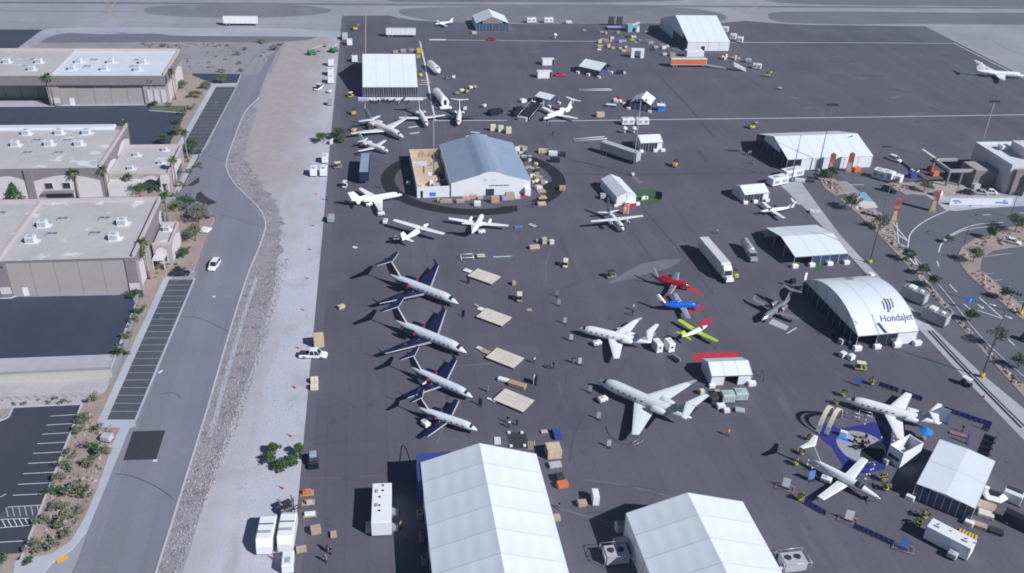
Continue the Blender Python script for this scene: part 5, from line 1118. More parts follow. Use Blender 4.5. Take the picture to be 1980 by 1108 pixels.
semi_trailer('dark blue trailer standing beside the black ring, end on to the camera', 706, 338, -92, 15, 2.7, 4.0, 'dark_blue', 'tent_grey_blue', side='dark_blue')
semi_trailer('white trailer parked on the taxiway edge at the top left', 466, 49, 0, 15.5, 2.6, 4.0, 'white')
semi_trailer('pale green white trailer standing above the tall tent at the upper left', 775, 71, 0, 13.5, 2.6, 3.8, 'tent_wall', 'pale_green')
semi_trailer('orange sided trailer with loading ramp in front of the tall white tent', 1329, 129, 0, 16, 2.6, 3.9, 'white', 'light_grey', side='orange')
lg = thing('loading_ramp','flat aluminium loading ramp lying beside the orange trailer','ramp',at(1385,131),math.radians(-10))
for k in (-.7,.7): mb = MB(); mb.slab((-4,k-.5,.9),(4,k-.5,.12),(4,k+.5,.12),(-4,k+.5,.9),.1); mb.build('track','alu',lg)
mb = MB(); [mb.box(-3.6+k*.02,-3.5+k*.02,k2-.05,k2+.05,0,.78) for k,k2 in ((0,-1),(0,1))]; mb.build('support','steel_dark',lg)
for lb,u,v,h,c,r in [('cream golf cart on the open apron below the small turf tent',1093,515,75,'cream','cream'),('tan golf cart beside the plywood decks, left of the hanging row of signs',1004,581,80,'khaki','cream'),('golf cart parked by the apron edge below the boxed trees',653,325,15,'khaki','cream'),('golf cart beside the dark blue trailer, near the gravel edge',667,362,80,'offwhite','cream'),('golf cart on the apron in front of the arched tent',1662,715,-20,'olive_yellow','cream'),('dark utility cart with white roof on the pale boundary strip',1866,745,-60,'black','white'),('brown utility cart left of the red jet',1181,537,10,'khaki','steel_dark'),('small yellow cart beside the dark shadow of the tall tent',678,188,60,'yellow','offwhite')]:
    golf_cart(lb,u,v,h,c,r)
for lb,u,v,h,c,r in [('yellow forklift beside the cab of the white lorry',1418,536,100,'olive_yellow',False),('yellow forklift on the open apron right of the light mast',1305,322,60,'yellow',False),('flat yellow machine on the open apron beside the long white tent',1455,249,5,'yellow',True),('yellow green tug beside the white stairs at the upper right',1484,149,-35,'hi_vis',True),('yellow forklift with raised arm at the top left of the apron',688,58,20,'yellow',True),('yellow forklift above the large white jet at the left',684,222,80,'yellow',False),('yellow forklift below the boxed trees beside the large white jet',685,255,70,'yellow',False),('yellow forklift right of the glass fronted tent',813,148,100,'yellow',False),('dark forklift on the gravel beside the orange pallets',556,990,30,'steel_dark',False)]:
    forklift(lb,u,v,h,c,r)
boom_lift('green boom lift standing alone on the gravel at the top', 604, 106, 30); boom_lift('green boom lift at the apron edge beside white boxes', 646, 101, 60)
ORD = 'first second third fourth fifth sixth seventh eighth ninth tenth eleventh twelfth thirteenth fourteenth fifteenth sixteenth seventeenth eighteenth nineteenth twentieth'.split()
ORD += ['twenty-'+q for q in ORD[:9]] + ['thirtieth'] + ['thirty-'+q for q in ORD[:9]]
# ------------------------------------------------------------------ small equipment and people
def crate(label, u, v, w, d, h, head=0, m='crate_wood', name='crate', cat='crate', group=None, batten=True, z=.04):
    t = thing(name, label, cat, at(u,v,z), math.radians(head), group)
    mb = MB(); mb.bbox(-w/2,w/2,-d/2,d/2,.12,h,.03); mb.build('box', m, t)
    mb = MB(); [mb.box(-w/2,w/2,y-.06,y+.06,0,.12) for y in (-d*.35,0,d*.35)]; tag(mb.build('skids','crate_wood',t), kind='stuff')
    if batten:
        mb = MB()
        for k in (-.4,0,.4):
            mb.box(w*k-.06,w*k+.06,-d/2-.03,-d/2-.002,.14,h-.03); mb.box(-w/2-.03,-w/2-.002,d*k-.06,d*k+.06,.14,h-.03); mb.box(w/2+.002,w/2+.03,d*k-.06,d*k+.06,.14,h-.03)
        mb.box(-w/2+.04,w/2-.04,-.08,.08,h+.002,h+.03); tag(mb.build('battens', m, t), kind='stuff')
    return t
def pallet(label, u, v, n=1, head=0, m='plywood', load=None, group=None, w=1.2, d=1.0):
    t = thing('pallet' if n == 1 else 'pallet_stack', label, 'pallet', at(u,v), math.radians(head), group)
    for k in range(n):
        mb = MB(); z = k*.15
        for i in range(5): mb.box(-w/2,w/2,-d/2+i*d/5+.02,-d/2+(i+1)*d/5-.02,z+.11,z+.14)
        for x in (-w/2+.06,0,w/2-.06): mb.box(x-.05,x+.05,-d/2,d/2,z,z+.11)
        tag(mb.build('deck',m,t), kind='stuff')
    if load:
        mb = MB(); z = n*.15
        for (lw,ld,lh,x,y,mm) in load: b = MB(); b.bbox(x-lw/2,x+lw/2,y-ld/2,y+ld/2,z,z+lh,.05); b.build('load', mm, t)
    return t
def deck(label, u, v, w, d, head):
    t = thing('exhibit_deck', label, 'platform', at(u,v), math.radians(head), 'plywood exhibit decks'); nx, ny = 4, 3
    for i in range(nx):
        for j in range(ny):
            mb = MB(); mb.box(-w/2+i*w/nx+.015,-w/2+(i+1)*w/nx-.015,-d/2+j*d/ny+.015,-d/2+(j+1)*d/ny-.015,.52,.6); mb.build('deck_panel','deck_tan',t)
    mb = MB(); mb.box(-w/2+.1,w/2-.1,-d/2+.1,-d/2+.2,.2,.5); mb.box(-w/2+.1,w/2-.1,d/2-.2,d/2-.1,.2,.5); mb.box(-w/2+.1,-w/2+.2,-d/2+.2,d/2-.2,.2,.5); mb.box(w/2-.2,w/2-.1,-d/2+.2,d/2-.2,.2,.5); mb.build('frame','crate_wood',t)
    for x in (-w/2+.15,0,w/2-.15):
        for y in (-d/2+.15,d/2-.15): mb = MB(); mb.box(x-.06,x+.06,y-.06,y+.06,0,.5); mb.build('leg','steel_dark',t)
    return t
def generator(label, u, v, w, d, h, head, m='white', group=None, name='generator_trailer', vents=True, base='steel_dark', cat='generator', top=None):
    """sheet metal cabinet on a base: generator, cooler, store box"""
    t = thing(name, label, cat, at(u,v), math.radians(head), group)
    mb = MB(); mb.bbox(-w/2,w/2,-d/2,d/2,.35,h,.12); b = mb.build('cabinet', m, t)
    mb = MB(); mb.box(-w/2+.1,w/2-.1,-d/2+.05,d/2-.05,.12,.34); mb.build('base', base, t)
    if vents:
        for x in (-w*.24,w*.24): mb = MB(); mb.box(x-w*.14,x+w*.14,-d/2-.03,-d/2-.003,h*.35,h*.75); mb.build('louvre','unit_grille',b)
        mb = MB(); mb.box(-w*.3,w*.05,-d*.22,d*.22,h+.002,h+.06); mb.build('roof_vent', top or 'unit_grille',b)
    wheels(t, [(-w*.12,d/2-.1),(-w*.12,-d/2+.1)], .24, .18) if 'trailer' in name else None
    return t
def person(label, u, v, head, shirt, legs='denim', group=None, pose=0, hat=None, z=.05):
    """standing figure: one continuous skin with clothing colours"""
    key = (shirt, legs, pose)
    if key not in PEOPLE: PEOPLE[key] = body_mesh(shirt, legs, pose)
    o = bpy.data.objects.new('person', PEOPLE[key]); COL.objects.link(o); o.location = at(u,v,z); o.rotation_euler = (0,0,math.radians(head)); tag(o, label, 'person', group)
    mb = MB(); n = 8; R = [[(.012+.105*q*math.cos(2*math.pi*k/n)-.02,.092*q*math.sin(2*math.pi*k/n),zz) for k in range(n)] for zz,q in ((1.62,.98),(1.68,1.08),(1.74,.95),(1.78,.5))]
    mb.rings(R); h = mb.build('hair', hat or 'hair', o); return o
PEOPLE = {}
def body_mesh(shirt, legs, pose):
    st = .10 + .10*(pose == 1); ar = .22 + .10*(pose == 2)
    J = [((0,0,.95),.14),((0,0,1.15),.145),((0,0,1.38),.165),((0,0,1.50),.065),((.01,0,1.57),.085),((.02,0,1.66),.095),((.0,0,1.76),.06)]
    E = [(0,1),(1,2),(2,3),(3,4),(4,5),(5,6)]; tagm = ['l','s','s','k','k','k','k']
    def add(p, r, par, m): J.append((p,r)); E.append((par,len(J)-1)); tagm.append(m); return len(J)-1
    for s in (1,-1):
        a = add((0,s*.20,1.42),.07,2,'s'); b = add((-.02,s*(ar+.02),1.14),.05,a,'s'); c = add((.10+.15*(pose==2),s*ar,.94+.2*(pose==2)),.038,b,'k'); d = add((.14+.18*(pose==2),s*(ar-.01),.86+.22*(pose==2)),.04,c,'k')
        hx, hy, hz = J[d][0]
        for k,(dx,dy,l) in enumerate([(.03,0,.07),(.01,.018,.085),(-.012,.02,.09),(-.03,.015,.08)]): add((hx+dx+.01,hy-s*dy*.6,hz-l),.011,d,'k')
        add((hx+.06,hy-s*.02,hz-.02),.012,d,'k')
        h = add((0,s*.09,.90),.10,0,'l'); kx = s*st*(1 if pose == 1 else .1); k_ = add((.02+kx*.9,s*.11,.50),.07,h,'l'); f = add((kx*1.2-.02,s*.115,.09),.048,k_,'l'); add((kx*1.2+.16,s*.13,.045),.04,f,'b')
    me = bpy.data.meshes.new('person'); me.from_pydata([p for p,r in J], E, [])
    ob = bpy.data.objects.new('person_tmp', me); COL.objects.link(ob)
    ob.modifiers.new('skin','SKIN'); bm = bmesh.new(); bm.from_mesh(me); lay = bm.verts.layers.skin.verify()
    for i, v in enumerate(bm.verts): v[lay].radius = (J[i][1],J[i][1]); v[lay].use_root = (i == 0)
    bm.to_mesh(me); bm.free(); bpy.context.view_layer.update()
    ev = ob.evaluated_get(bpy.context.evaluated_depsgraph_get()); m2 = bpy.data.meshes.new_from_object(ev); m2.name = 'person'
    bpy.data.objects.remove(ob)
    m2.materials.clear()
    for q in (shirt, legs, 'skin', 'black'): m2.materials.append(MT[q])
    pts = [(Vector(p), tagm[i]) for i,(p,r) in enumerate(J)]; mi = {'s':0,'l':1,'k':2,'b':3}
    for f in m2.polygons:
        c = f.center; f.material_index = mi[min(pts, key=lambda q: (q[0]-c).length)[1]]; f.use_smooth = True
    return m2
def sign_stand(label, u, v, head, m='tent_wall', h=1.6, w=.8, group='small sign stands', m2=None):
    t = thing('sign_stand', label, 'sign', at(u,v), math.radians(head), group)
    mb = MB(); mb.slab((-w/2,.02,.35),(w/2,.02,.35),(w/2,.18,h),(-w/2,.18,h),.05); mb.build('panel', m, t)
    mb = MB(); mb.box(-w/2,w/2,-.35,.45,0,.06); mb.box(-.04,.04,.2,.26,.06,h*.8); mb.build('base','steel_dark' if not m2 else m2, t); return t
def cone(u, v, label, s=1.0, group='orange traffic cones'):
    t = thing('traffic_cone', label, 'cone', at(u,v), 0, group); t.scale = (s,s,s)
    mb = MB(); mb.box(-.2,.2,-.2,.2,0,.04); mb.build('foot','cone_orange',t); mb = MB(); mb.tube([(0,0,.04),(0,0,.75)],[.15,.03],8); b = mb.build('body','cone_orange',t)
    mb = MB(); mb.tube([(0,0,.38),(0,0,.5)],[.102,.082],8); mb.build('band','white_paint',b); return t
def frame_box(label, u, v, w, d, h, head, m='white', name='open_stand', cat='frame', r=.09, z=.04, group=None):
    """open rectangular frame of tubes"""
    t = thing(name, label, cat, at(u,v,z), math.radians(head), group); c = [(-w/2,-d/2),(w/2,-d/2),(w/2,d/2),(-w/2,d/2)]
    for i in range(4):
        a, b = c[i], c[(i+1)%4]; mb = MB(); mb.tube([(*a,h),(*b,h)], r, 4); mb.build('rail', m, t)
        if h > .3: mb = MB(); mb.tube([(*a,0),(*a,h)], r, 4); mb.build('post', m, t)
    return t
def barrier(label, a, b, h=1.1, m='blue', n=6, group='blue printed barriers round the exhibit'):
    pa, pb = P(*a), P(*b); L = (pb-pa).length; t = thing('crowd_barrier', label, 'barrier', ((pa.x+pb.x)/2,(pa.y+pb.y)/2,.04), ang(pa,pb), group)
    for k in range(n):
        x0, x1 = -L/2+k*L/n+.03, -L/2+(k+1)*L/n-.03
        mb = MB(); mb.box(x0,x1,-.04,.04,.12,h); p = mb.build('panel', m, t); mb = MB(); mb.box(x0+.1,x0+.18,-.3,.3,0,.1); mb.box(x1-.18,x1-.1,-.3,.3,0,.1); mb.build('foot','steel_dark',p)
    return t
def planter(label, u, v, s=1.0, leaf='leaf_olive', group='potted yellow green plants round the exhibit'):
    t = thing('potted_plant', label, 'plant', at(u,v), random.uniform(0,6), group); t.scale = (s,s,s)
    mb = MB(); mb.tube([(0,0,0),(0,0,.5)],[.28,.38],8); mb.build('pot','olive_yellow',t)
    mb = MB(); rnd = random.Random(int(u*7+v))
    for k in range(46):
        a, e, r = rnd.uniform(0,6.28), rnd.uniform(-.2,1.4), rnd.uniform(.25,.62); c = Vector((math.cos(a)*math.cos(e)*r, math.sin(a)*math.cos(e)*r, .75+math.sin(e)*r*.9)); leafquad(mb, c, .17, rnd, 0 if rnd.random() < .85 else 1)
    mb.build('foliage',[leaf,'yellow'],t); return t
def leafquad(mb, c, s, rnd, mi=0):
    n = Vector((rnd.gauss(0,1),rnd.gauss(0,1),rnd.gauss(.5,1))).normalized(); a = n.orthogonal().normalized(); b = n.cross(a); q = rnd.uniform(.55,1.1)
    mb.add([c-a*s-b*s*.3, c-b*s*q, c+a*s-b*s*.2, c+b*s*q], [(0,1,2,3)], mi)
# ------------------------------------------------------------------ equipment set out over the apron
GD = -32
for (u,v,lb) in [(936,538,'tan plywood deck on legs opposite the nose of the topmost navy jet'),(955,617,'tan plywood deck on legs opposite the nose of the second navy jet'),(976,696,'tan plywood deck on legs opposite the nose of the third navy jet'),(993,778,'tan plywood deck on legs opposite the nose of the smallest navy jet')]:
    deck(lb,u,v,6.9,4.5,-40)
for (u,v,w,d,m,lb) in [(904,525,2.1,1.3,'tent_wall','white step platform beside the topmost plywood deck'),(932,600,2.1,1.3,'tent_wall','white step platform touching the second plywood deck'),(927,675,1.4,1.0,'deck_tan','tan board lying beside the third plywood deck'),(950,775,2.0,.5,'tent_wall','white beam lying at the edge of the nearest plywood deck'),(921,592,1.1,.8,'crate_wood','small grey tan board left of the second plywood deck'),(938,681,2.0,1.3,'crate_wood','brown board leaning between the tan board and the third deck')]:
    t = thing('step_platform',lb,'platform',at(u,v),math.radians(-40)); mb = MB(); mb.bbox(-w/2,w/2,-d/2,d/2,.14,.3,.02); mb.build('top',m,t); mb = MB(); mb.box(-w/2+.1,w/2-.1,-d/2+.1,d/2-.1,0,.14); mb.build('base','steel_dark',t)
# along the gravel edge
GG = 'white generator trailers on the gravel'
for u,v,w,d,h,a,lb in [(629,313,3.4,1.9,2.3,88,'white generator trailer alone at the gravel edge below the boxed trees'),(607,338,3.6,2.1,2.4,88,'white generator trailer, left one of the close pair on the gravel'),(626,338,3.6,2.1,2.4,88,'white generator trailer, right one of the close pair on the gravel'),(640,127,2.8,2.3,2.6,90,'white generator trailer nearest the green boom lift at the apron edge'),(640,145,3.6,2.4,2.6,90,'white generator trailer in the middle of the stack beside the tall tent shadow'),(640,160,3.6,2.4,2.6,90,'white generator trailer nearest the camera in the stack beside the tall tent shadow')]:
    generator(lb,u,v,w,d,h,a,'white',GG)
for u,v,lb in [(517,1045,'large white trailer unit with striped roof, left of the bottom pair on the gravel'),(557,1040,'large white trailer unit with striped roof, right of the bottom pair on the gravel')]:
    t = thing('trailer_unit',lb[:200],'trailer',at(u,v),math.radians(-93),'big white trailer units on the gravel')
    mb = MB(); R = []
    for x,w_,z1 in ((-3.4,1.25,2.3),(-2.6,1.3,2.7),(2.2,1.3,2.7),(3.4,1.1,2.0)): R.append([(x,-w_,.5),(x,w_,.5),(x,w_,z1-.1),(x,w_-.12,z1),(x,-w_+.12,z1),(x,-w_,z1-.1)])
    mb.rings(R,0,False); b = mb.build('cabinet','white',t)
    for x in (-.9,): mb = MB(); mb.box(x-.12,x+.12,-1.15,1.15,2.703,2.75); mb.build('roof_stripe','steel_dark',b)
    mb = MB(); mb.box(.5,1.1,-1.1,.9,2.703,2.78); mb.build('roof_vent','unit_grille',b); wheels(t,[(-.5,1.15),(-.5,-1.15),(.6,1.15),(.6,-1.15)],.38,.25); mb = MB(); mb.tube([(-3.4,0,.5),(-5.0,0,.45)],.07,4); mb.build('drawbar','steel_dark',t)
generator('small white cart with open top below the big white trailer units',558,1096,3.2,1.8,1.9,90,'white',None,'service_cart',True,cat='cart')
generator('blue and white lift machine parked on the apron edge right of the rocky bend',640,428,2.8,1.7,1.7,85,'plane_shade',None,'lift_machine',True,cat='machine')
generator('blue white machine on the gravel above the red mark beside the boxed trees',638,203,2.4,1.6,1.9,85,'plane_shade',None,'lift_machine',True,cat='machine')
generator('small white machine with dark seat on the gravel edge, below the generator stack',637,180,1.6,1.2,1.2,60,'offwhite',None,'service_cart',False,cat='cart')
generator('pale green white container beside the yellow forklift at the top left',667,76,3.8,2.4,2.6,90,'pale_green',None,'storage_container',False,cat='container'); generator('white container in front of the pale green one at the top left',676,87,3.8,2.4,2.4,92,'white',None,'storage_container',False,cat='container')
generator('white container in the shadow of the tall glass fronted tent',686,119,3.6,2.4,2.2,90,'white',None,'storage_container',False,cat='container')
crate('tall plywood crate standing beside the white pickup truck',617,668,2.1,2.2,2.6,5,'plywood')
for u,v,lb in [(608,739,'white slatted crate, farther of two stacked rows beside the gravel edge'),(608,752,'white slatted crate, nearer of two stacked rows beside the gravel edge')]:
    t = thing('slatted_crate',lb,'crate',at(u,v),math.radians(2),'white slatted crates')
    for i in range(2):
        for j in range(2): mb = MB(); mb.bbox(-.75+i*.77,-.02+i*.77,-.6+j*.62,0+j*.62,.1,1.0,.05); mb.build('box','cream',t)
    mb = MB(); mb.box(-.78,.78,-.62,.64,0,.1); mb.build('pallet','crate_wood',t)
crate('small plywood crate lying on the apron left of the second navy jet',660,596,1.5,1.0,.8,35,'plywood')
crate('cardboard box on the apron left of the white restroom trailer',645,1036,1.0,1.3,.5,5,'cardboard',batten=False); crate('wooden crate beside the big white trailer units',611,1030,1.6,1.2,1.2,10,'crate_wood'); 
pallet('empty wooden pallet touching the big white trailer units',583,1064,2,8,'crate_wood',w=1.6,d=1.4)
for u,v,lb,ld in [(594,955,'pallet of orange barrier parts at the gravel edge, farthest of three',[(1.5,.8,.5,0,.0,'orange'),(.9,.4,.3,.2,.5,'offwhite')]),(596,973,'pallet of orange and white parts at the gravel edge, middle of three',[(1.3,.5,.4,0,.2,'orange'),(1.0,.5,.6,.2,-.3,'pale_green')]),(599,996,'pallet with white panels at the gravel edge, nearest of three',[(1.7,.8,.35,0,0,'tent_wall')])]:
    pallet(lb,u,v,1,3,'crate_wood',ld,None,2.2,1.4)
# restroom trailer near the front tent
t = thing('restroom_trailer','long white trailer with roof vents and steps, left of the largest tent','trailer',at(739,1000),math.radians(-92))
mb = MB(); mb.bbox(-4.6,4.6,-1.6,1.6,.5,3.3,.06); b = mb.build('box','white',t); wheels(t,[(-.5,1.4),(.6,1.4),(-.5,-1.4),(.6,-1.4)],.38,.25)
for x in (-3.9,-2.7,-1.2,.8,2.0): mb = MB(); mb.cyl(x,.2 if x<-2 else -.3,3.302,3.5,.16,8); mb.build('roof_vent','steel_dark',b)
for x in (-2.6,.7): mb = MB(); mb.box(x-.35,x+.35,-1.0,-.55,3.302,3.5); mb.build('roof_unit','unit_grille',b)
for x in (-.6,2.9):
    mb = MB(); [mb.box(x-.7,x+.7,1.62+k*.35,1.97+k*.35,0,.75-.2*k) for k in range(3)]; mb.build('steps','alu',t); mb = MB(); mb.box(x-.4,x+.4,1.603,1.63,.8,2.8); mb.build('door','light_grey',b)
mb = MB(); mb.bbox(2.0,3.6,-2.6,-1.7,0,1.2,.06); mb.build('pump_box','light_grey',t)
# boxed trees' machine and other dark plant by the gravel
t = thing('skid_loader','dark grey skid loader beside the leafy palms at the gravel edge','loader',at(606,895),math.radians(-85)); mb = MB(); mb.bbox(-1.3,1.0,-.8,.8,.4,1.5,.12); mb.build('body','steel_dark',t); mb = MB(); mb.bbox(-.9,.4,-.65,.65,1.5,2.1,.1); mb.build('cab','tent_grey_blue',t); mb = MB(); mb.box(1.1,1.9,-.9,.9,.1,.7); mb.build('bucket','black',t); wheels(t,[(.6,.8),(.6,-.8),(-.7,.8),(-.7,-.8)],.42,.3)
# crates between the turboprops and the decks
for a in [('pale plywood crate, nearest of the group below the ring',1033,481,2.6,1.2,.9,3,'plywood'),('square plywood crate in the group below the ring',1052,471,1.2,1.3,1.6,0,'plywood'),('white carton in the group of crates below the ring',1066,472,1.2,1.0,1.2,10,'offwhite'),('brown crate at the back of the group below the ring',1042,468,1.6,.9,.7,0,'crate_wood'),
          ('small tan crate right of the topmost plywood deck',993,551,.9,.9,1.0,10,'crate_wood'),('flat cardboard sheet on the apron right of the second deck',1023,600,1.2,1.0,.16,0,'cardboard'),('long brown crate between the two nearest plywood decks',1000,748,3.6,1.3,.9,-32,'crate_wood'),('white wrapped goods beside the long brown crate',973,737,2.2,1.1,.6,-30,'tent_wall'),
          ('big stack of pale lumber beside the corner of the largest tent',1069,880,2.6,2.6,2.0,3,'plywood'),('tan crate standing right of the largest tent',1125,977,1.5,1.1,.9,5,'cardboard'),('tall narrow white cabinet standing right of the largest tent',1150,970,1.1,2.2,2.0,-4,'white'),('orange bin right of the largest tent',1087,941,1.9,1.2,1.0,8,'orange'),('blue flat bed cart loaded with panels beside the lumber stack',1077,843,1.5,2.6,.7,3,'blue'),('grey cart with metal parts below the lumber stack',1073,902,2.2,1.2,.7,5,'light_grey'),
          ('yellow tan box at the end of the cable above the largest tent',1052,836,1.2,.8,.3,3,'plywood'),('tan crate left of the wooden rack, right of the ring',1047,397,2.4,1.2,.9,4,'plywood'),('tan crate alone on the white line of the upper apron',1160,226,2.9,1.6,1.7,2,'plywood'),('pale crate below the far gable tent',917,66,2.4,1.6,1.2,0,'plywood'),('dark crate on the upper apron right of the angled tent',1198,143,2.4,1.6,1.4,0,'dark_blue'),('small pale crate beside the dark crate on the upper apron',1207,143,.9,.9,.9,0,'cream'),
          ('small carton at the edge of the largest tent',1075,1005,1.3,1.2,.8,4,'crate_wood'),('black case rack behind the orange bin',1082,929,1.3,1.6,1.2,4,'steel_dark')]:
    crate(*a)
for i,(u,v,lb) in enumerate([(1047,372,'tan wooden rack shelf, farthest of the stack at the right of the ring'),(1049,384,'tan wooden rack shelf, nearer of the stack at the right of the ring')]):
    pallet(lb,u,v,3,4,'plywood',[(1.6,.5,.5,0,.1,'crate_wood')],None,2.4,1.4)
# sign stands along the middle of the apron
for i,(u,v,lb) in enumerate([(1076,574,'sign stand with blue base, farthest in the diagonal row right of the decks'),(1080,592,'sign stand, second from the top in the diagonal row right of the decks'),(1092,627,'sign stand, third from the top in the diagonal row right of the decks'),(1104,660,'sign stand, fourth from the top in the diagonal row right of the decks'),(1121,706,'sign stand, fifth from the top in the diagonal row beside two walkers'),(1140,760,'sign stand below the nose of the large grey jet'),(1157,812,'sign stand left of the wing tip of the large grey jet'),(1177,866,'sign stand nearest the camera, right of the largest tent'),(905,548,'black sign stand at the nose of the topmost navy jet'),(895,613,'black sign stand at the nose of the second navy jet'),(928,785,'black sign stand at the nose of the third navy jet')]):
    sign_stand(lb,u,v,-35+9*i%40,'cloth_black' if i > 7 else 'light_grey',1.7,.75)
t = thing('info_kiosk','black and white upright kiosk between the walkers and the third deck','kiosk',at(1034,742),math.radians(70)); mb = MB(); mb.bbox(-.6,.6,-.4,.1,0,1.7,.05); mb.build('body','black',t); mb = MB(); mb.box(-.6,.6,.11,.22,.1,1.9); mb.build('panel','white',t)
# open frames and loose truss
frame_box('white open stand frame above the topmost plywood deck',903,501,3.1,1.9,.9,2,'white'); t = thing('folding_table','two pale folding tables side by side above the topmost deck','table',at(930,499),0.03)
for y in (-.5,.5): mb = MB(); mb.box(-1.0,1.0,y-.33,y+.33,.68,.74); mb.build('table_top','cream',t)
mb = MB(); [mb.tube([(x,y,0),(x,y,.68)],.03,4) for x in (-.9,.9) for y in (-.5,.5)]; tag(mb.build('legs','alu',t),kind='stuff')
frame_box('long white rectangular truss lying on the upper apron',1151,175,13,1.5,.25,2,'white',name='truss_rectangle',r=.12); frame_box('long white truss frame lying beside the silver trailer',1141,270,11.5,1.9,.25,9,'white',name='truss_rectangle',r=.14)
t = thing('panel_strip','pale blue panel strip lying flat beside the folding tables','panel',at(970,497),.02); mb = MB(); mb.box(-2.2,2.2,-.3,.3,.02,.07); mb.build('sheet','tent_grey_blue',t); mb = MB(); mb.box(-2.2,2.9,.05,.2,.071,.1); mb.build('strip','tent_wall',t)
t = thing('panel_strip','grey blue panels lying flat behind the painted line at the top','panel',at(846,78),.0); mb = MB(); mb.box(-4,4,-.8,.8,.02,.3); mb.build('sheet','tent_grey_blue',t); mb = MB(); mb.box(-3.6,3.6,-.5,.5,.301,.4); mb.build('strip','tent_wall',t)
# aircraft ground carts
for u,v,h_,lb in [(786,557,-60,'white ground power cart under the tail of the topmost navy jet'),(793,647,-60,'white ground power cart under the tail of the second navy jet'),(817,742,-60,'white ground power cart under the tail of the third navy jet'),(823,824,-60,'white ground power cart beside the wing of the smallest navy jet'),(714,399,15,'white ground power cart under the tail of the white jet with covered engines'),(737,417,10,'white covered cart between the white jet and the high wing plane'),(745,432,80,'small white tow cart behind the covered cart at the high wing plane'),(766,464,0,'dark ground cart beside the tail of the high wing plane'),(931,452,10,'white ground cart behind the tail of the twin turboprop'),(1165,777,20,'white cart in front of the wing of the large grey jet'),(1154,668,15,'white cart beside the wing of the white jet near the yellow plane'),(1200,643,15,'white steps beside the far wing of the white jet near the yellow plane'),(899,213,80,'white cart beside the wingless jet nose at the painted line'),(719,250,20,'white cart under the wing of the largest white jet'),(1596,932,-40,'white ground power cart beside the turboprop at the blue carpet'),(866,154,5,'dark tow cart between the two white fuselages'),(877,152,80,'white tow tug right of the two white fuselages')]:
    generator(lb,u,v,1.9,1.2,1.1,h_,'steel_dark' if 'dark' in lb else 'white','aircraft ground carts','ground_cart',True,cat='cart')
for i,(u,v) in enumerate([(884,183),(893,178),(903,180),(910,172),(918,171),(936,208)]):
    generator('small tan cart, %s, right of the white fuselages' % ['first from the left','second from the left','third from the left','fourth from the left','fifth from the left','apart below the rest'][i],u,v,1.6,1.2,1.2,10*i,'cream' if i%2 else 'khaki','tan carts right of the fuselages','baggage_cart',False,cat='cart')
# cooling units beside the small white tent and elsewhere
for u,v,lb in [(1270,677,'tall white cooling unit, left of the pair below the yellow plane'),(1293,676,'tall white cooling unit, right of the pair below the yellow plane')]:
    t = thing('cooling_unit',lb,'cooler',at(u,v),math.radians(-80),'pair of tall white cooling units'); mb = MB(); mb.bbox(-1.3,1.3,-.75,.75,.15,2.3,.06); b = mb.build('cabinet','white',t); mb = MB(); mb.box(1.302,1.34,-.25,.25,1.2,1.6); mb.build('control_panel','black',b); mb = MB(); mb.box(-.06,.06,-.74,.74,2.302,2.34); mb.build('roof_seam','light_grey',b); mb = MB(); mb.tube([(-1.3,0,1.4),(-1.8,0,1.5),(-2.4,.1,1.0),(-2.6,.1,.3)],.3,8); mb.build('duct','duct_white',t)
t = thing('bench','white and dark slatted bench below the two cooling units','bench',at(1303,697),math.radians(-62)); mb = MB(); [mb.box(-1.3,1.3,-.3+.2*k,-.14+.2*k,.42,.47) for k in range(4)]; tag(mb.build('seat','dark_blue',t),kind='stuff'); mb = MB(); mb.box(-1.3,1.3,.5,.58,.2,.9); mb.build('backrest','white',t); mb = MB(); [mb.box(x-.05,x+.05,-.3,.5,0,.42) for x in (-1.1,1.1)]; mb.build('leg_frame','steel_dark',t)
for x,lb in [((1405,775),'pale green steel cabinet, left of the pair in front of the small white tent'),((1430,771),'pale green steel cabinet, right of the pair in front of the small white tent')]:
    generator(lb,x[0],x[1],2.6,2.1,2.0,-3,'pale_green','pale green cabinets','steel_cabinet',True,cat='cabinet')
for a in [('white pallet of wrapped boxes below the pale green cabinets, left',1393,789,1.6,1.2,.9,0,'tent_wall'),('white pallet of wrapped boxes below the pale green cabinets, right',1404,797,1.2,1.0,.8,0,'tent_wall'),('pale blue boxes beside the wrapped pallets at the small tent',1430,796,1.8,1.3,.6,-20,'light_grey'),('dark crate heap left of the pale green cabinets',1379,775,2.4,1.8,1.3,20,'steel_dark'),('tan case beside the dark crate heap at the small tent',1386,763,1.2,1.0,1.0,10,'crate_wood'),('small white frame crate left of the dark heap at the small tent',1356,762,.9,.8,1.1,10,'cream')]: crate(*a)
frame_box('dark steel cage frame at the right of the small white tent',1464,735,1.9,1.6,1.9,-2,'steel_dark',name='steel_cage',r=.07)
sheet('red_carpet', [(1339,683),(1424,679),(1432,692),(1345,700)], .05, 'red_carpet')
sheet('red_carpet', [(1330,553),(1350,562),(1359,571),(1350,570),(1328,561)], .05, 'red_carpet'); sheet('red_carpet', [(1298,552),(1316,552),(1318,560),(1302,560)], .051, 'red_carpet'); sheet('red_carpet', [(1342,592),(1358,590),(1363,597),(1352,602),(1340,600)], .05, 'red_carpet'); sheet('red_carpet', [(1326,601),(1341,600),(1341,607),(1329,607)], .051, 'red_carpet'); sheet('red_carpet', [(1370,613),(1376,618),(1374,626),(1350,637),(1338,636)], .05, 'red_carpet')
sheet('green_turf', [(1228,370),(1262,365),(1276,380),(1275,391),(1240,394),(1230,384)], .05, 'grass_mat', True); sheet('green_turf', [(1530,507),(1546,505),(1548,514),(1532,516)], .05, 'grass_mat'); sheet('green_turf', [(1572,512),(1592,511),(1594,522),(1574,524)], .05, 'grass_mat')
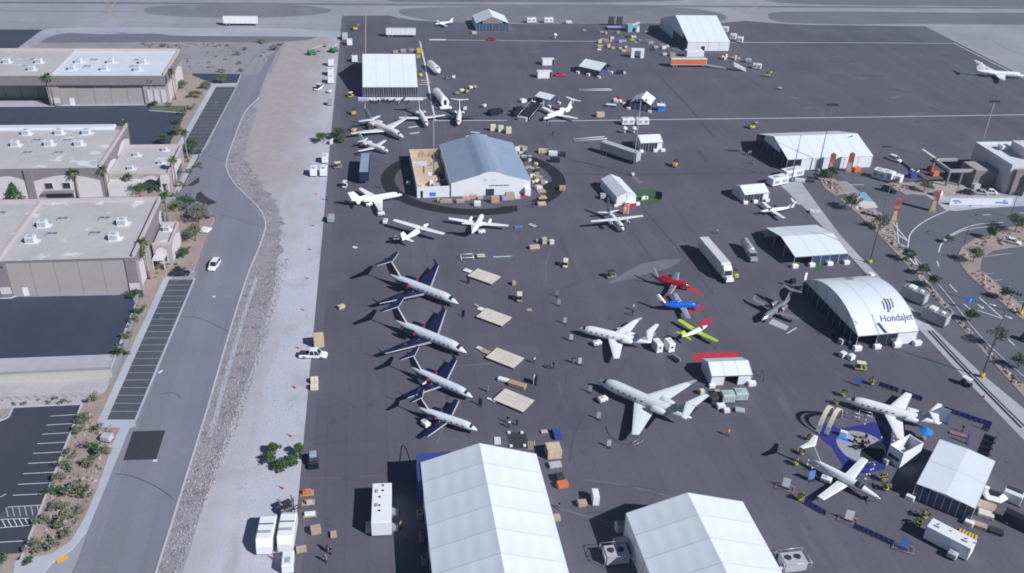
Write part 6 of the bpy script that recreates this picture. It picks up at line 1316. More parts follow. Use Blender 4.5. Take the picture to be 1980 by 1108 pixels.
t = thing('lounge_counter','curved white counter standing on the green turf patch','counter',at(1248,388),math.radians(60)); mb = MB(); R=[(1.2*math.cos(a),1.2*math.sin(a)) for a in [math.pi*k/8-.4 for k in range(7)]]; [mb.prism([R[k],R[k+1],(R[k+1][0]*.6,R[k+1][1]*.6),(R[k][0]*.6,R[k][1]*.6)],.1,1.0) for k in range(6)]; mb.build('body','white',t); mb = MB(); [mb.prism([(R[k][0]*.98,R[k][1]*.98),(R[k+1][0]*.98,R[k+1][1]*.98),(R[k+1][0]*.62,R[k+1][1]*.62),(R[k][0]*.62,R[k][1]*.62)],0,.1) for k in range(6)]; mb.build('plinth','light_grey',t)
t = thing('black_screen','black upright screen at the corner of the green turf patch','screen',at(1273,384),math.radians(-35)); mb = MB(); mb.box(-1.0,1.0,-.08,.08,.3,2.2); mb.build('panel','black',t); mb = MB(); mb.box(-1,1,-.5,.5,0,.3); mb.build('base','black',t)
t = thing('red_counter','red counter with white top in front of the small gable tent','counter',at(1219,398),math.radians(8)); mb = MB(); mb.bbox(-1.6,1.6,-.6,.6,0,1.0,.05); mb.build('body','red',t); mb = MB(); mb.box(-1.65,1.65,-.65,.65,1.002,1.1); mb.build('top','tent_wall',t)
t = thing('brown_banner','tall brown banner standing behind the high wing twin','banner',at(1209,415),math.radians(10)); mb = MB(); mb.box(-.75,.75,-.05,.05,.2,3.6); mb.build('panel','banner_red',t); mb = MB(); mb.box(.78,.95,-.07,.07,.0,3.6); mb.build('post','cream',t); mb = MB(); mb.box(-.7,.7,-.4,.4,0,.15); mb.build('base','steel_dark',t)
generator('pale metal machine in the shadow of the small gable tent',1165,384,2.0,1.6,1.4,80,'light_grey',None,'cooling_machine',True,cat='machine'); 
for u,v,lb in [(1213,241,'white rectangular cabin, left of the pair on the white line'),(1241,241,'white rectangular cabin, right of the pair on the white line'),(1027,44,'white cabin at the taxiway edge, left of the pair beside the far gable tent'),(1060,44,'white cabin at the taxiway edge, right of the pair beside the far gable tent'),(1099,46,'low white unit at the taxiway edge, right of the pair of cabins')]:
    generator(lb,u,v,4.6 if '1099' not in str(u) else 3.0,2.2,2.5 if u!=1099 else 1.4,2,'white','white cabins','white_cabin',True,cat='cabin',base='black')
for u,v,lb in [(1207,258,'white mushroom shaped stand, left of two below the white cabins'),(1225,258,'white mushroom shaped stand, right of two below the white cabins'),(1073,75,'white mushroom shaped stand alone on the far apron')]:
    t = thing('patio_umbrella',lb,'umbrella',at(u,v),0,'white closed umbrellas'); mb = MB(); mb.tube([(0,0,0),(0,0,2.0)],.06,6); mb.build('pole','alu',t); mb = MB(); mb.tube([(0,0,1.6),(0,0,2.1),(0,0,2.6)],[1.0,.8,.1],10); mb.build('canopy','white',t); mb = MB(); mb.tube([(0,0,0),(0,0,.9)],.4,8); mb.build('table','light_grey',t)
# white display pieces on the upper apron
for u,v,w,h_,lb in [(1059,125,5.0,2.4,'small white booth with dark window above the red car'),(1052,150,5.8,2.6,'small white booth with wooden end beside the red car')]:
    t = thing('display_booth',lb,'booth',at(u,v),math.radians(2),'small white booths'); mb = MB(); mb.box(-w/2,w/2,1.4,1.5,0,h_); mb.box(-w/2,-w/2+.1,-1.2,1.4,0,h_); mb.build('wall','tent_wall',t); mb = MB(); mb.box(-w/2-.1,w/2+.1,-1.2,1.6,h_,h_+.12); mb.build('roof','white',t); mb = MB(); mb.box(-w/2+.1,w/2-.9,-1.2,-1.1,0,h_-.01); mb.build('front_panel','white',t); mb = MB(); mb.box(w/2-.1,w/2,-1.2,1.4,0,h_); mb.build('end_wall','tan_wall' if 'wooden' in lb else 'teal',t)
t = thing('stair_unit','white boarding stairs on wheels right of the orange trailer','stairs',at(1430,137),math.radians(-12)); mb = MB(); [mb.box(-2.6+.55*k,-2.0+.55*k,-.9,.9,2.4-.28*k,2.5-.28*k) for k in range(9)]; tag(mb.build('treads','white',t),kind='stuff'); mb = MB(); [mb.slab((-2.8,s*.95,2.0),(2.5,s*.95,.0),(2.5,s*.95,1.0),(-2.8,s*.95,3.4),.06) for s in (1,-1)]; [o for o in mb.pieces('side_panel','white',t)]; mb = MB(); mb.box(-2.8,2.0,-.8,.8,.3,.5); mb.build('chassis','steel_dark',t); wheels(t,[(-2.2,.8),(-2.2,-.8),(1.6,.8),(1.6,-.8)],.3,.2)
generator('white box trailer with blue side right of the boarding stairs',1463,133,3.6,2.3,2.2,-28,'tent_wall',None,'box_trailer',True,cat='trailer'); generator('pale grey machine behind the boarding stairs',1446,121,2.6,1.8,1.7,-20,'light_grey',None,'cooling_machine',True,cat='machine'); generator('small dark cart below the yellow green tug',1507,173,1.5,1.1,.9,-30,'light_grey',None,'tow_cart',False,cat='cart')
for u,v,lb in [(1402,62,'pale cooling unit with duct behind the tall white tent, farthest'),(1417,76,'pale cooling unit beside the tall white tent, middle'),(1430,82,'pale cooling unit beside the tall white tent, outermost')]:
    generator(lb,u,v,2.8,2.4,2.6,-30,'tent_wall','cooling units at the tall tent','cooling_machine',True,cat='cooler')
# black and blue exhibit at the far edge, and crate field
for k,(u,lb) in enumerate([(1181,'left'),(1197,'right')]):
    t = thing('display_rack','tall dark slatted rack at the far edge of the apron, %s of the pair' % lb,'rack',at(u,50),0,'tall dark racks'); 
    for i in range(4): mb = MB(); mb.box(-1.5+i*.8,-.95+i*.8,-.1,.1,.4,4.6); mb.build('slat','black',t)
    mb = MB(); mb.box(-1.6,1.7,-.3,.3,0,.4); mb.build('base','dark_blue',t); mb = MB(); mb.box(-1.6,1.7,.11,.2,2.4,2.6); mb.build('cross_bar','steel_dark',t)
t = thing('stage_platform','dark stage with lavender edge below the dark racks','stage',at(1187,57),0); mb = MB(); mb.box(-3.6,3.6,-1.6,1.6,0,1.2); mb.build('body','dark_blue',t); mb = MB(); mb.box(-3.6,3.6,-1.6,1.6,1.202,1.35); mb.build('top','lavender',t)
t = thing('blue_booth','bright blue booth with white wing shaped roof piece at the far edge','booth',at(1222,60),math.radians(5)); mb = MB(); mb.box(-2.9,2.9,-2,2,.0,3.2); mb.build('body','teal',t); mb = MB(); mb.box(-.6,.9,-2.05,-2.003,.1,2.0); mb.build('doorway','dark_glass',t); mb = MB(); mb.slab((-1.0,-2.0,3.3),(3.2,-1.4,4.2),(3.6,.6,4.4),(.2,.4,3.5),.2); mb.build('roof_wing','white',t); mb = MB(); mb.box(1.4,2.9,-2.3,-2.06,0,2.4); mb.build('front_panel','tent_wall',t)
t = thing('entrance_arch','white freestanding square arch in the crate field','arch',at(1231,111),math.radians(-3)); mb = MB(); mb.box(-2.9,-1.4,-1.2,.6,0,3.2); mb.build('pillar','white',t); mb = MB(); mb.box(1.4,2.9,-1.2,.6,0,3.2); mb.build('pillar','white',t); mb = MB(); mb.box(-2.9,2.9,-1.2,.6,3.2,4.0); mb.build('lintel','white',t)
rnd = random.Random(5)
spots = [(1159,80,'plywood'),(1164,74,'crate_wood'),(1172,79,'crate_wood'),(1183,73,'cream'),(1180,78,'crate_wood'),(1160,90,'plywood'),(1158,94,'tent_wall'),(1176,89,'plywood'),(1184,92,'crate_wood'),(1198,80,'lavender'),(1206,78,'light_grey'),(1199,92,'plywood'),(1210,90,'cream'),(1206,97,'plywood'),(1216,97,'crate_wood'),(1222,75,'yellow'),(1229,80,'light_grey'),(1236,76,'grey'),(1225,70,'cream'),(1213,70,'dark_blue'),(1163,60,'crate_wood'),(1171,63,'crate_wood'),(1195,62,'crate_wood'),(1130,57,'plywood'),(1250,60,'crate_wood'),(1258,82,'light_grey'),(1268,90,'light_grey'),(1276,84,'grey'),(1283,92,'offwhite'),(1262,95,'dark_blue'),(1290,88,'offwhite'),(1300,106,'crate_wood'),(1285,104,'cream')]
for k,(u,v,m) in enumerate(spots):
    crate('packing crate in the crowded crate field left of the tall white tent',u,v+3,rnd.uniform(1.2,2.4),rnd.uniform(.9,1.5),rnd.uniform(.5,1.6),rnd.uniform(-20,20),m,'packing_crate','crate','crate field by the tall white tent',False)
for k in range(9): crate('cardboard carton in the row below the tall white tent',1385+rnd.uniform(0,46),110+rnd.uniform(0,7),rnd.uniform(.9,1.5),.9,rnd.uniform(.7,1.4),rnd.uniform(-20,20),'plywood' if k%3 else 'cream','carton','carton','cartons below the tall white tent',False)
for u,v,h_,lb in [(1255,84,15,'grey metal frame of chairs in the crate field, farther'),(1277,92,-10,'grey metal frame of chairs in the crate field, nearer'),(1303,100,5,'long table frame beside the white annex of the tall tent')]: frame_box(lb,u,v,4.5,2.5,1.2,h_,'alu',name='table_rack',r=.08)
generator('white annex box joined to the front of the tall white tent',1341,110,8,4,3.0,0,'tent_wall',None,'tent_annex',False,cat='annex',base='tent_wall')
# around the glass fronted tent and the upper left jets
for u,v,w,d,h_,m,lb in [(765,103,2.2,1.6,1.0,'crate_wood','brown crate behind the glass fronted tent, left'),(780,101,2.4,1.6,1.2,'crate_wood','brown crate behind the glass fronted tent, middle'),(796,100,2.6,1.8,1.3,'grey','grey crate behind the glass fronted tent'),(811,102,2.4,2.2,1.8,'yellow','yellow crate behind the corner of the glass fronted tent'),(809,112,1.8,1.6,1.2,'olive_yellow','dull yellow crate at the corner of the glass fronted tent')]: crate(lb,u,v,w,d,h_,0,m,batten=False)
for k,(u,v) in enumerate([(822,156),(824,160),(820,164)]): pallet('tan plank bundle lying beside the glass fronted tent, number %s from the far end' % ['one','two','three'][k],u,v,1,2,'plywood',None,None,3.6,.6)
GC = 'dark chairs before the glass fronted tent'
def chair(u, v, m, rz, label, group):
    t = thing('chair',label,'chair',at(u,v),rz,group); mb = MB(); mb.box(-.27,.27,-.27,.27,.4,.5); mb.build('seat',m,t); mb = MB(); mb.box(-.27,-.2,-.27,.27,.5,1.0); mb.build('backrest',m,t); mb = MB(); [mb.box(x-.03,x+.03,y-.03,y+.03,0,.4) for x in (-.22,.22) for y in (-.22,.22)]; tag(mb.build('legs','steel_dark',t),kind='stuff')
for k in range(30): chair(715+k*2.6+rnd.uniform(-1,1),194+rnd.uniform(-2,8),rnd.choice(['cloth_black','dark_blue','cloth_black','light_grey']),rnd.uniform(0,6.28),'dark chair set out before the glass fronted tent',GC)
t = thing('front_terrace','low white terrace step along the front of the glass fronted tent','terrace',at(755,191.5),math.radians(-.4)); mb = MB(); mb.bbox(-12,12,-1.6,.9,0,.35,.05); mb.build('deck','tent_wall',t); mb = MB(); mb.bbox(-12,-8,-2.6,-1.7,0,.9,.1); mb.build('bench','lavender',t)
for k in range(12): chair(1262+rnd.uniform(0,30),200+rnd.uniform(0,16),rnd.choice(['light_grey','bright_blue','grey','tent_wall']),rnd.uniform(0,6),'pale chair beside the small white and grey gable tent','chairs at the small gable tent')
for k in range(8): crate('crate or case on the left of the small white and grey gable tent',1186+rnd.uniform(0,20),187+rnd.uniform(0,14),rnd.uniform(.9,1.8),1.0,rnd.uniform(.5,1.2),rnd.uniform(-30,30),rnd.choice(['crate_wood','plywood','red','tent_wall','cream']),'packing_case','crate','cases at the small gable tent',False)
t = thing('blue_kiosk','bright blue kiosk with white canopy right of the small gable tent','kiosk',at(1277,214),math.radians(-10)); mb = MB(); mb.bbox(-1.1,1.1,-.9,.9,0,2.0,.05); mb.build('body','bright_blue',t); mb = MB(); mb.slab((-1.5,-1.3,2.2),(1.5,-1.3,2.2),(1.5,1.3,2.4),(-1.5,1.3,2.4),.08); mb.build('canopy','white',t)
t = thing('folding_counter','white topped blue counter left of the small gable tent','counter',at(1182,207),math.radians(-15)); mb = MB(); mb.box(-1.6,1.6,-.6,.6,0,.9); mb.build('body','blue',t); mb = MB(); mb.box(-2.0,1.8,-.8,.8,.902,1.0); mb.build('top','tent_wall',t)
# dark display ramp beside the white jet
t = thing('display_ramp','dark sloping display stage with light frame beside the white jet','stage',at(1026,222),math.radians(58)); mb = MB(); mb.slab((-6.5,-2.2,.25),(6.5,-2.2,2.6),(6.5,2.2,2.6),(-6.5,2.2,.25),.15); mb.build('ramp','black_carpet',t)
for s in (-2.3,2.3): mb = MB(); mb.tube([(-6.6,s,1.2),(6.6,s,3.7)],.1,4); mb.tube([(-6.6,s,0),(-6.6,s,1.2)],.1,4); mb.tube([(6.6,s,0),(6.6,s,3.7)],.1,4); mb.build('rail','alu',t)
mb = MB(); mb.box(-8.2,-6.7,-1.6,1.6,0,1.4); mb.build('front_block','light_grey',t)
for u,v,s_,lb in [(1003,218,1.6,'black wrapped stack left of the dark display stage, upper'),(997,224,1.3,'black wrapped stack left of the dark display stage, lower'),(1011,198,1.0,'white topped stand behind the dark display stage'),(953,222,1.5,'dark truss pile right of the wingless jet nose'),(963,219,1.3,'dark crate pile beside the truss pile')]: crate(lb,u,v,2.2*s_,1.8*s_,1.2*s_,25,'black' if 'white' not in lb else 'tent_wall',batten=False)
# things around the ring hall
GR = 'cartons and crates along the ring hall'
for u,v,w,h_,m in [(862,392,3.4,1.0,'cardboard'),(850,391,1.4,1.0,'crate_wood'),(890,392,2.2,.9,'cardboard'),(901,387,2.2,1.0,'crate_wood'),(915,384,2.2,1.1,'cardboard'),(928,385,1.6,.8,'crate_wood'),(957,392,2.4,2.0,'cardboard'),(985,386,2.6,2.2,'crate_wood'),(975,387,1.4,1.4,'lavender'),(1000,384,1.6,1.2,'offwhite')]:
    crate('carton or crate in the row before the white front of the ring hall',u,v,w,1.3,h_,rnd.uniform(-6,6),m,'packing_crate','crate',GR,False)
for k in range(34):
    f = rnd.random(); u = 1006+44*f+rnd.uniform(-12,10); v = 283+85*f+rnd.uniform(-6,6)
    if u > 1064: u = 1064
    crate('crate or case heaped along the right wall of the ring hall',u,v,rnd.uniform(.8,2.2),rnd.uniform(.7,1.2),rnd.uniform(.4,1.4),rnd.uniform(-40,40),rnd.choice(['crate_wood','plywood','cream','tent_wall','light_grey','steel_dark','cardboard']),'packing_case','crate','cases along the right wall of the ring hall',False)
for u,v,w,m,lb in [(1050,296,3.0,'plywood','plywood load on the ring right of the hall'),(1069,300,2.8,'tent_wall','white topped truck load on the ring right of the hall'),(1073,313,3.0,'black','dark pallet truck on the ring right of the hall'),(1088,302,1.8,'steel_dark','dark cart beyond the ring right of the hall'),(1087,368,1.8,'crate_wood','small crate cart right of the ring gap'),(923,398,1.8,'tent_wall','white topped table in front of the ring hall')]: crate(lb,u,v,w,1.6,1.3,-10,m,batten=False)
for u,v,lb in [(953,253,'tan wrapped crate behind the ring hall, left of three'),(968,255,'tan wrapped crate behind the ring hall, middle of three'),(983,258,'tan wrapped crate behind the ring hall, right of three')]: crate(lb,u,v,1.8,1.4,2.2,0,'cream',batten=False)
for u,v,lb in [(790,345,'dark pallet truck left of the booth wall, farther'),(790,358,'yellow pallet truck left of the booth wall, nearer')]: generator(lb,u,v,1.6,1.1,1.2,80,'steel_dark' if 'dark' in lb else 'cream',None,'pallet_truck',False,cat='cart')
for u,v,a_,lb in [(1002,440,10,'blue printed board lying below the ring'),(1029,437,-50,'grey rolled carpet tubes right of the blue board')]:
    t = thing('display_board',lb,'board',at(u,v),math.radians(a_)); mb = MB(); mb.box(-1.1,1.1,-.6,.6,.1,.3); mb.build('board','banner_blue' if 'blue printed' in lb else 'light_grey',t); mb = MB(); mb.box(-1.1,1.1,-.5,.5,0,.1); mb.build('trestle','steel_dark',t)
# cones along the gravel edge
for k,(u,v) in enumerate([(645,213),(606,437),(600,483),(595,539),(587,600),(578,674),(571,750),(563,844),(547,945),(527,1080),(612,376),(1902,768),(1818,684)]):
    cone(u,v,'orange traffic cone on the gravel strip beside the apron edge' if k < 11 else 'orange traffic cone on the pale boundary strip',1.2, 'orange cones on the gravel' if k < 11 else 'orange cones on the boundary strip')
# walkers
PE = [(1064,714,'cloth_blue','denim','person in a pale blue shirt walking right of the third deck',1),(1070,712,'cloth_black','denim','person in black walking beside the pale blue shirt',1),(1108,703,'cloth_black','khaki','person in black bending beside the fifth sign stand',2),(1033,703+0,'cloth_white','denim','person in white at the corner of the third plywood deck',0),(943,758,'khaki','khaki','person in khaki standing left of the nearest plywood deck',0),(982,818,'cloth_black','denim','person in black walking right of the smallest navy jet',1),(1407,843,'cloth_orange','denim','person in an orange vest on the open apron below the large grey jet',1),(1224,600,'cloth_white','denim','person with white cap standing above the wing of the white jet',0),(1223,611,'cloth_black','denim','person in black just below the white cap',0),(1069,262,'cloth_black','cloth_black','person in black on the upper apron, above the truss frame',0),(1063,246,'cloth_black','denim','person in dark clothes on the upper apron near the white line',0),(1386,453,'cloth_white','denim','person in white walking above the white lorry',1),(1455,317,'khaki','denim','person walking left of the long white tent',1),(1450,300,'cloth_white','denim','person in white, left of two beside the long tent',0),(1446,301,'cloth_blue','denim','person in blue, right of two beside the long tent',0),(735,364,'cloth_black','denim','person in black bending by the ring, left of the white jet nose',2),(632,388,'cloth_blue','denim','person in blue at the gravel edge',0),(984,827,'cloth_white','cloth_black','person in white and black at the cable above the largest tent',2),(1000,823,'cloth_black','cloth_black','person in black crouching right of the nearest deck',2),(633,1065,'cloth_black','denim','person in black at the bicycles, lower left apron, first',0),(640,1072,'cloth_black','denim','person in black at the bicycles, lower left apron, second',2),(630,1087,'cloth_blue','cloth_black','person nearest the camera on the lower left apron',1),(775,1023,'cloth_orange','denim','worker in an orange vest beside the shadow of the largest tent',0),(783,1045,'cloth_orange','khaki','worker crouching in orange at the wall of the largest tent',2),(990,478-70,'cloth_black','denim','person in black right of the twin turboprop',0),(1030,402,'cloth_black','denim','person walking below the wooden rack beside the ring',1),(1556,270,'cloth_white','denim','person in white behind the ridge of the long white tent',0),(1081,984,'cloth_black','denim','person in black with a bike right of the largest tent',1),(1860,835,'cloth_black','denim','person standing behind the square tent at the lower right',0),(1760,957,'cloth_blue','denim','person beside the glass front of the square tent',1)]
for i,(u,v,s_,l_,lb,ps) in enumerate(PE): person(lb,u,v,i*47,s_,l_,None,ps)
# hoses lying on the ground
def cable(label, px, r=.05, m='black', name='cable', cat='cable'):
    mb = MB(); mb.tube([P(u,v,.07) for u,v in catmull(px,6,False)], r, 5); o = mb.build(name, m); tag(o, label, cat); return o
cable('black cable curling on the apron below the wing of the large grey jet',[(1172,825),(1176,838),(1186,849),(1202,857),(1220,860)])
cable('black hose loop above the blue corner of the largest tent',[(773,892),(776,872),(778,861),(785,868),(793,890)],.08)
frame_box('thin metal frame lying beside the cable below the large grey jet',1232,856,2.2,.8,.2,30,'alu',name='truss_rectangle',r=.05)
sheet('floor_mat', [(979,836),(1016,836),(1023,866),(988,868)], .045, 'patch_asphalt')
for u,v in [(984,838),(1009,838),(988,864),(1014,863)]: crate('small white weight at a corner of the dark floor mat above the largest tent',u,v,.55,.5,.35,0,'tent_wall','corner_weight','weight','weights at the dark floor mat',False)
for k,u in enumerate((1021,1025,1029,1033)): line('plank', [(u,853),(u+2,870)], .14, .05, 'plywood')
pallet('two white boards standing left of the dark floor mat',962,853,1,85,'tent_wall',None,None,2.0,1.2)
# ------------------------------------------------------------------ exhibit at the lower right
sheet('blue_carpet', [(1588,818),(1579,839),(1596,856),(1608,864),(1620,885),(1634,908),(1672,916),(1710,908),(1728,864),(1710,830),(1690,815),(1650,824),(1623,829),(1604,819)], .05, 'blue_carpet')
sheet('grey_carpet', [(1617,853),(1630,838),(1652,833),(1685,842),(1708,858),(1713,876),(1700,891),(1668,894),(1635,880)], .056, 'grey_carpet', True)
sheet('black_carpet', [(1668,868),(1695,866),(1711,873),(1701,890),(1678,893),(1664,885)], .061, 'black_carpet', True)
t = thing('arch_gate','pair of tan curved arches at the edge of the blue carpet','arch',at(1602,816),0)
for (a,b) in [((1580,838),(1607,803)),((1597,842),(1624,808))]:
    A, B = P(*a), P(*b); o = t.location; mb = MB(); N = 14; R = []
    d = (B-A).normalized(); nn = Vector((-d.y,d.x,0))
    for k in range(N+1):
        f = k/N; c = A.lerp(B,f); zz = 4.0*math.sin(math.pi*f)**.6; rad_ = Vector((d.x*(f-.5)*1.2,d.y*(f-.5)*1.2,.8)).normalized()*.28
        q = Vector((c.x-o[0],c.y-o[1],zz)); R.append([q+nn*.4-rad_*.3,q+nn*.4+rad_*.3,q-nn*.4+rad_*.3,q-nn*.4-rad_*.3])
    mb.rings(R,0,False); mb.build('arch_beam','cream',t)
for (u,v) in [(1581,837),(1598,842)]:
    p = P(u,v); mb = MB(); mb.box(p.x-o[0]-.3,p.x-o[0]+.3,p.y-o[1]-.3,p.y-o[1]+.3,0,.3); mb.build('foot','steel_dark',t)
barrier('blue barrier behind the white jet at the blue carpet, left part',(1698,746),(1736,759),n=4); barrier('blue barrier behind the white jet at the blue carpet, right part',(1742,761),(1782,776),n=5); barrier('long blue barrier on the far side of the square tent',(1823,794),(1906,822),n=8); barrier('short blue barrier at the lower left of the exhibit',(1554,973),(1596,997),n=5); barrier('blue barrier nearest the camera at the exhibit',(1649,1020),(1727,1055),n=8)
barrier('dark fence at the right of the square tent',(1926,846),(1908,892),1.6,'steel_dark',4,'dark fence')
for u,v,s,lb in [(1630,766,1.2,'potted plant at the nose of the white jet beside the blue carpet'),(1685,744,1.3,'potted plant between the blue sign and the blue barrier'),(1565,852,1.3,'potted plant left of the arch gate'),(1549,879,1.2,'potted plant beside the shadow of the turboprop tail, upper'),(1538,900,1.2,'potted plant beside the shadow of the turboprop tail, lower'),(1546,968,1.3,'potted plant at the end of the short blue barrier'),(1712,948,1.5,'potted plant at the nose of the turboprop, right'),(1706,930,1.4,'potted plant at the nose of the turboprop, left'),(1616,782,1.1,'potted plant between the two tan arches'),(1786,1002,1.5,'potted plant in front of the square tent'),(1774,1018,1.4,'potted plant beside the white container at the lower right')]: planter(lb,u,v,s)
for u,v,h_,m,lb in [(1657,746,-30,'banner_blue','blue sign board with white base above the white jet'),(1905,832,-40,'blue','blue kiosk board at the corner of the long blue barrier'),(1518,945,-30,'tent_wall','white sign on a red frame left of the turboprop'),(1568,930,10,'banner_blue','small blue sign beside the white cart at the turboprop'),(1746,1062,-28,'banner_blue','blue sign on a red frame beside the white container'),(1640,1008,-28,'tent_wall','white sign on a red frame between the two blue barriers'),(1830,820,0,'blue','thin blue sign below the tail of the white jet'),(1869,858,0,'blue','thin blue sign behind the square tent')]:
    t = sign_stand(lb,u,v,h_,m,2.2,1.3 if 'thin' not in lb else .5,'exhibit signs'); 
    if 'frame' in lb: 
        mb = MB(); c = [(-1.6,-.8),(1.6,-.8),(1.6,.8),(-1.6,.8)]; [mb.tube([(*c[i],.3),(*c[(i+1)%4],.3)],.06,4) for i in range(4)]; mb.build('frame','red_kerb',t)
t = thing('patio_umbrella','bright blue parasol between the white jet and the square tent','umbrella',at(1785,850),0); mb = MB(); mb.tube([(0,0,0),(0,0,2.5)],.05,6); mb.build('pole','alu',t); mb = MB(); mb.tube([(0,0,2.05),(0,0,2.6)],[1.4,.05],8,0,False); mb.build('canopy','bright_blue',t); mb = MB(); mb.cyl(0,0,0,.7,.45,10); mb.build('table','grey',t)
# open topped white booth
c4 = [P(u,v,3.6) for u,v in [(1730,865),(1757,883),(1778,853),(1749,834)]]; ctr = sum(c4, Vector())/4; rz = ang(c4[0],c4[1]); w_ = (c4[1]-c4[0]).length; d_ = (c4[2]-c4[1]).length
t = thing('white_booth','tall open topped white booth left of the square tent','booth',(ctr.x,ctr.y,.04),rz)
for x0,x1,y0,y1 in [(-w_/2,w_/2,-d_/2,-d_/2+.2),(-w_/2,w_/2,d_/2-.2,d_/2),(-w_/2,-w_/2+.2,-d_/2+.2,d_/2-.2),(w_/2-.2,w_/2,-d_/2+.2,d_/2-.2)]: mb = MB(); mb.box(x0,x1,y0,y1,0,3.6); mb.build('wall','tent_wall',t)
mb = MB(); mb.box(-w_/2+.2,w_/2-.2,-d_/2+.2,.2,2.2,2.4); mb.build('inner_floor','roof_white',t); mb = MB(); mb.box(-1.2,1.0,-d_/2-.05,-d_/2-.004,1.2,2.0); mb.build('window','dark_glass',t); mb = MB(); mb.bbox(-w_/2+.3,-.3,-d_/2-1.4,-d_/2-.3,0,1.1,.08); mb.build('counter','light_grey',t)
# white container, cooler with ducts, crates
A, B = P(1783,1042), P(1868,1087); rz = ang(A,B); Lc = (B-A).length; m_ = (A+B)/2; q = frot(m_,rz,0,1.35)
t = thing('white_container','white container with roof vents at the lower right below the square tent','container',(q[0],q[1],.04),rz); mb = MB(); mb.bbox(-Lc/2,Lc/2,-1.35,1.35,.25,2.9,.05); b = mb.build('box','tent_wall',t); mb = MB(); mb.box(-Lc/2+.1,Lc/2-.1,-1.2,1.2,0,.24); mb.build('base','steel_dark',t)
for x in (-3.6,-2.3,-.2,2.2,3.6):
    mb = MB(); mb.cyl(x,.4,2.902,3.1,.14,8); mb.build('roof_vent','unit_grille',b)
for x in (-2.3,2.2): mb = MB(); mb.box(x-.4,x+.4,-.5,-.1,2.902,3.08); mb.build('roof_unit','unit_grille',b)
generator('pale box cooler standing against the white container',1839,1079,1.5,1.2,1.3,math.degrees(rz),'pale_green',None,'cooling_machine',True,cat='cooler')
p = at(1955,968); t = thing('cooling_machine','white cooling machine with fat white ducts at the corner of the square tent','cooler',p,T3r); mb = MB(); mb.bbox(-1.5,1.5,-1.0,1.0,.2,2.1,.08); b = mb.build('cabinet','duct_white',t); mb = MB(); mb.box(-1.6,1.6,-1.1,1.1,0,.19); mb.build('base','steel_dark',t); mb = MB(); mb.box(-1.3,1.3,.0,.9,2.102,2.2); mb.build('fan_grille','steel_dark',b)
for k in range(3): mb = MB(); mb.tube([(-1.4+.3*k,-1.0,1.2-.2*k),(-1.9+.2*k,-2.0-.3*k,.7),(-3.4,-2.2-.5*k,.5),(-4.3,-1.2-.6*k,1.0)],.32,8); mb.build('duct','duct_white',t)
for u,v,w,d,h_,m,lb in [(1905,985,3.0,2.2,1.0,'crate_wood','brown pile of pallets behind the corner of the square tent, upper'),(1905,998,2.4,1.6,.8,'deck_tan','tan platform behind the corner of the square tent'),(1888,1018,3.0,1.2,.7,'crate_wood','brown bundle beside the white container'),(1925,1030,2.2,1.4,.6,'steel_dark','dark steel stand at the lower right corner')]: crate(lb,u,v,w,d,h_,-35,m)
t = thing('yellow_hose_stack','coiled yellow cable ramps stacked behind the white container','cable ramps',at(1872,1036),T3r)
for k in range(6): mb = MB(); mb.bbox(-1.6+k*.5,-1.2+k*.5,-.6,.6,0,.35+.1*(k%2),.08); mb.build('cable_ramp','yellow',t)
pallet('red brown timber stack behind the square tent',1853,842,2,-35,'red_kerb',None,None,3.2,.9)
GS = 'little white stanchions round the exhibit'
for k,(u,v) in enumerate([(1561,898),(1568,913),(1582,900),(1681,917),(1673,926),(1688,907),(1702,854),(1723,862),(1729,845),(1672,820),(1728,852)]):
    t = thing('stanchion','small white stanchion standing round the blue carpet exhibit','stanchion',at(u,v),0,GS); mb = MB(); mb.cyl(0,0,.05,.95,.04,6); mb.build('post','alu',t); mb = MB(); mb.tube([(0,0,.95),(0,0,1.15)],[.16,.12],8); mb.build('head','white',t); mb = MB(); mb.cyl(0,0,0,.05,.2,8); mb.build('foot','white',t)
t = thing('reception_desk','white desk with blue front on the grey carpet oval','desk',at(1630,843),math.radians(-35)); mb = MB(); mb.bbox(-.7,.7,-.4,.4,0,1.1,.05); mb.build('body','white',t); mb = MB(); mb.box(-.9,1.5,-1.4,-.5,.02,.1); mb.build('mat','bright_blue',t)
for k in range(14): chair(1655+rnd.uniform(-6,28),850+rnd.uniform(-4,22),'cloth_black' if k%3 else 'crate_wood',rnd.uniform(0,6),'dark lounge chair on the grey carpet oval','lounge chairs on the grey carpet')
for u,v,lb in [(1648,808,'white rail fence before the nose of the white jet, left'),(1672,806,'white rail fence before the wing of the white jet, right')]: frame_box(lb,u,v,2.4,1.2,.9,-35,'alu',name='rail_fence',cat='fence',r=.06)
for u,v,lb in [(1550,562,'white feather flag with dark base at the far corner of the arched tent'),(1645,664,'white feather flag at the near corner of the arched tent')]:
    t = thing('feather_flag',lb,'flag',at(u,v),math.radians(20),'feather flags of the arched tent'); mb = MB(); mb.tube([(0,0,0),(0,0,5.0)],.05,5); mb.build('pole','alu',t); mb = MB(); mb.slab((.05,0,1.4),(.75,0,1.4),(.75,0,4.9),(.05,0,4.9),.03); mb.build('banner','white',t); mb = MB(); mb.bbox(-.5,.5,-.5,.5,0,.7,.1); mb.build('weight','white',t)
for u,v,m,lb in [(1532,548,'black','black case stack beside the far feather flag'),(1618,645,'dark_blue','dark case by the open side of the arched tent, farther'),(1627,664,'light_grey','pale case by the open side of the arched tent'),(1629,690,'tent_wall','white case at the near left corner of the arched tent'),(1645,695,'tent_wall','white box at the near left corner of the arched tent'),(1607,648,'steel_dark','dark stand with white top by the open side of the arched tent'),(1683,537,'white','white box with dark side above the arched tent')]: crate(lb,u,v,1.3,1.1,1.2,20,m,batten=False)
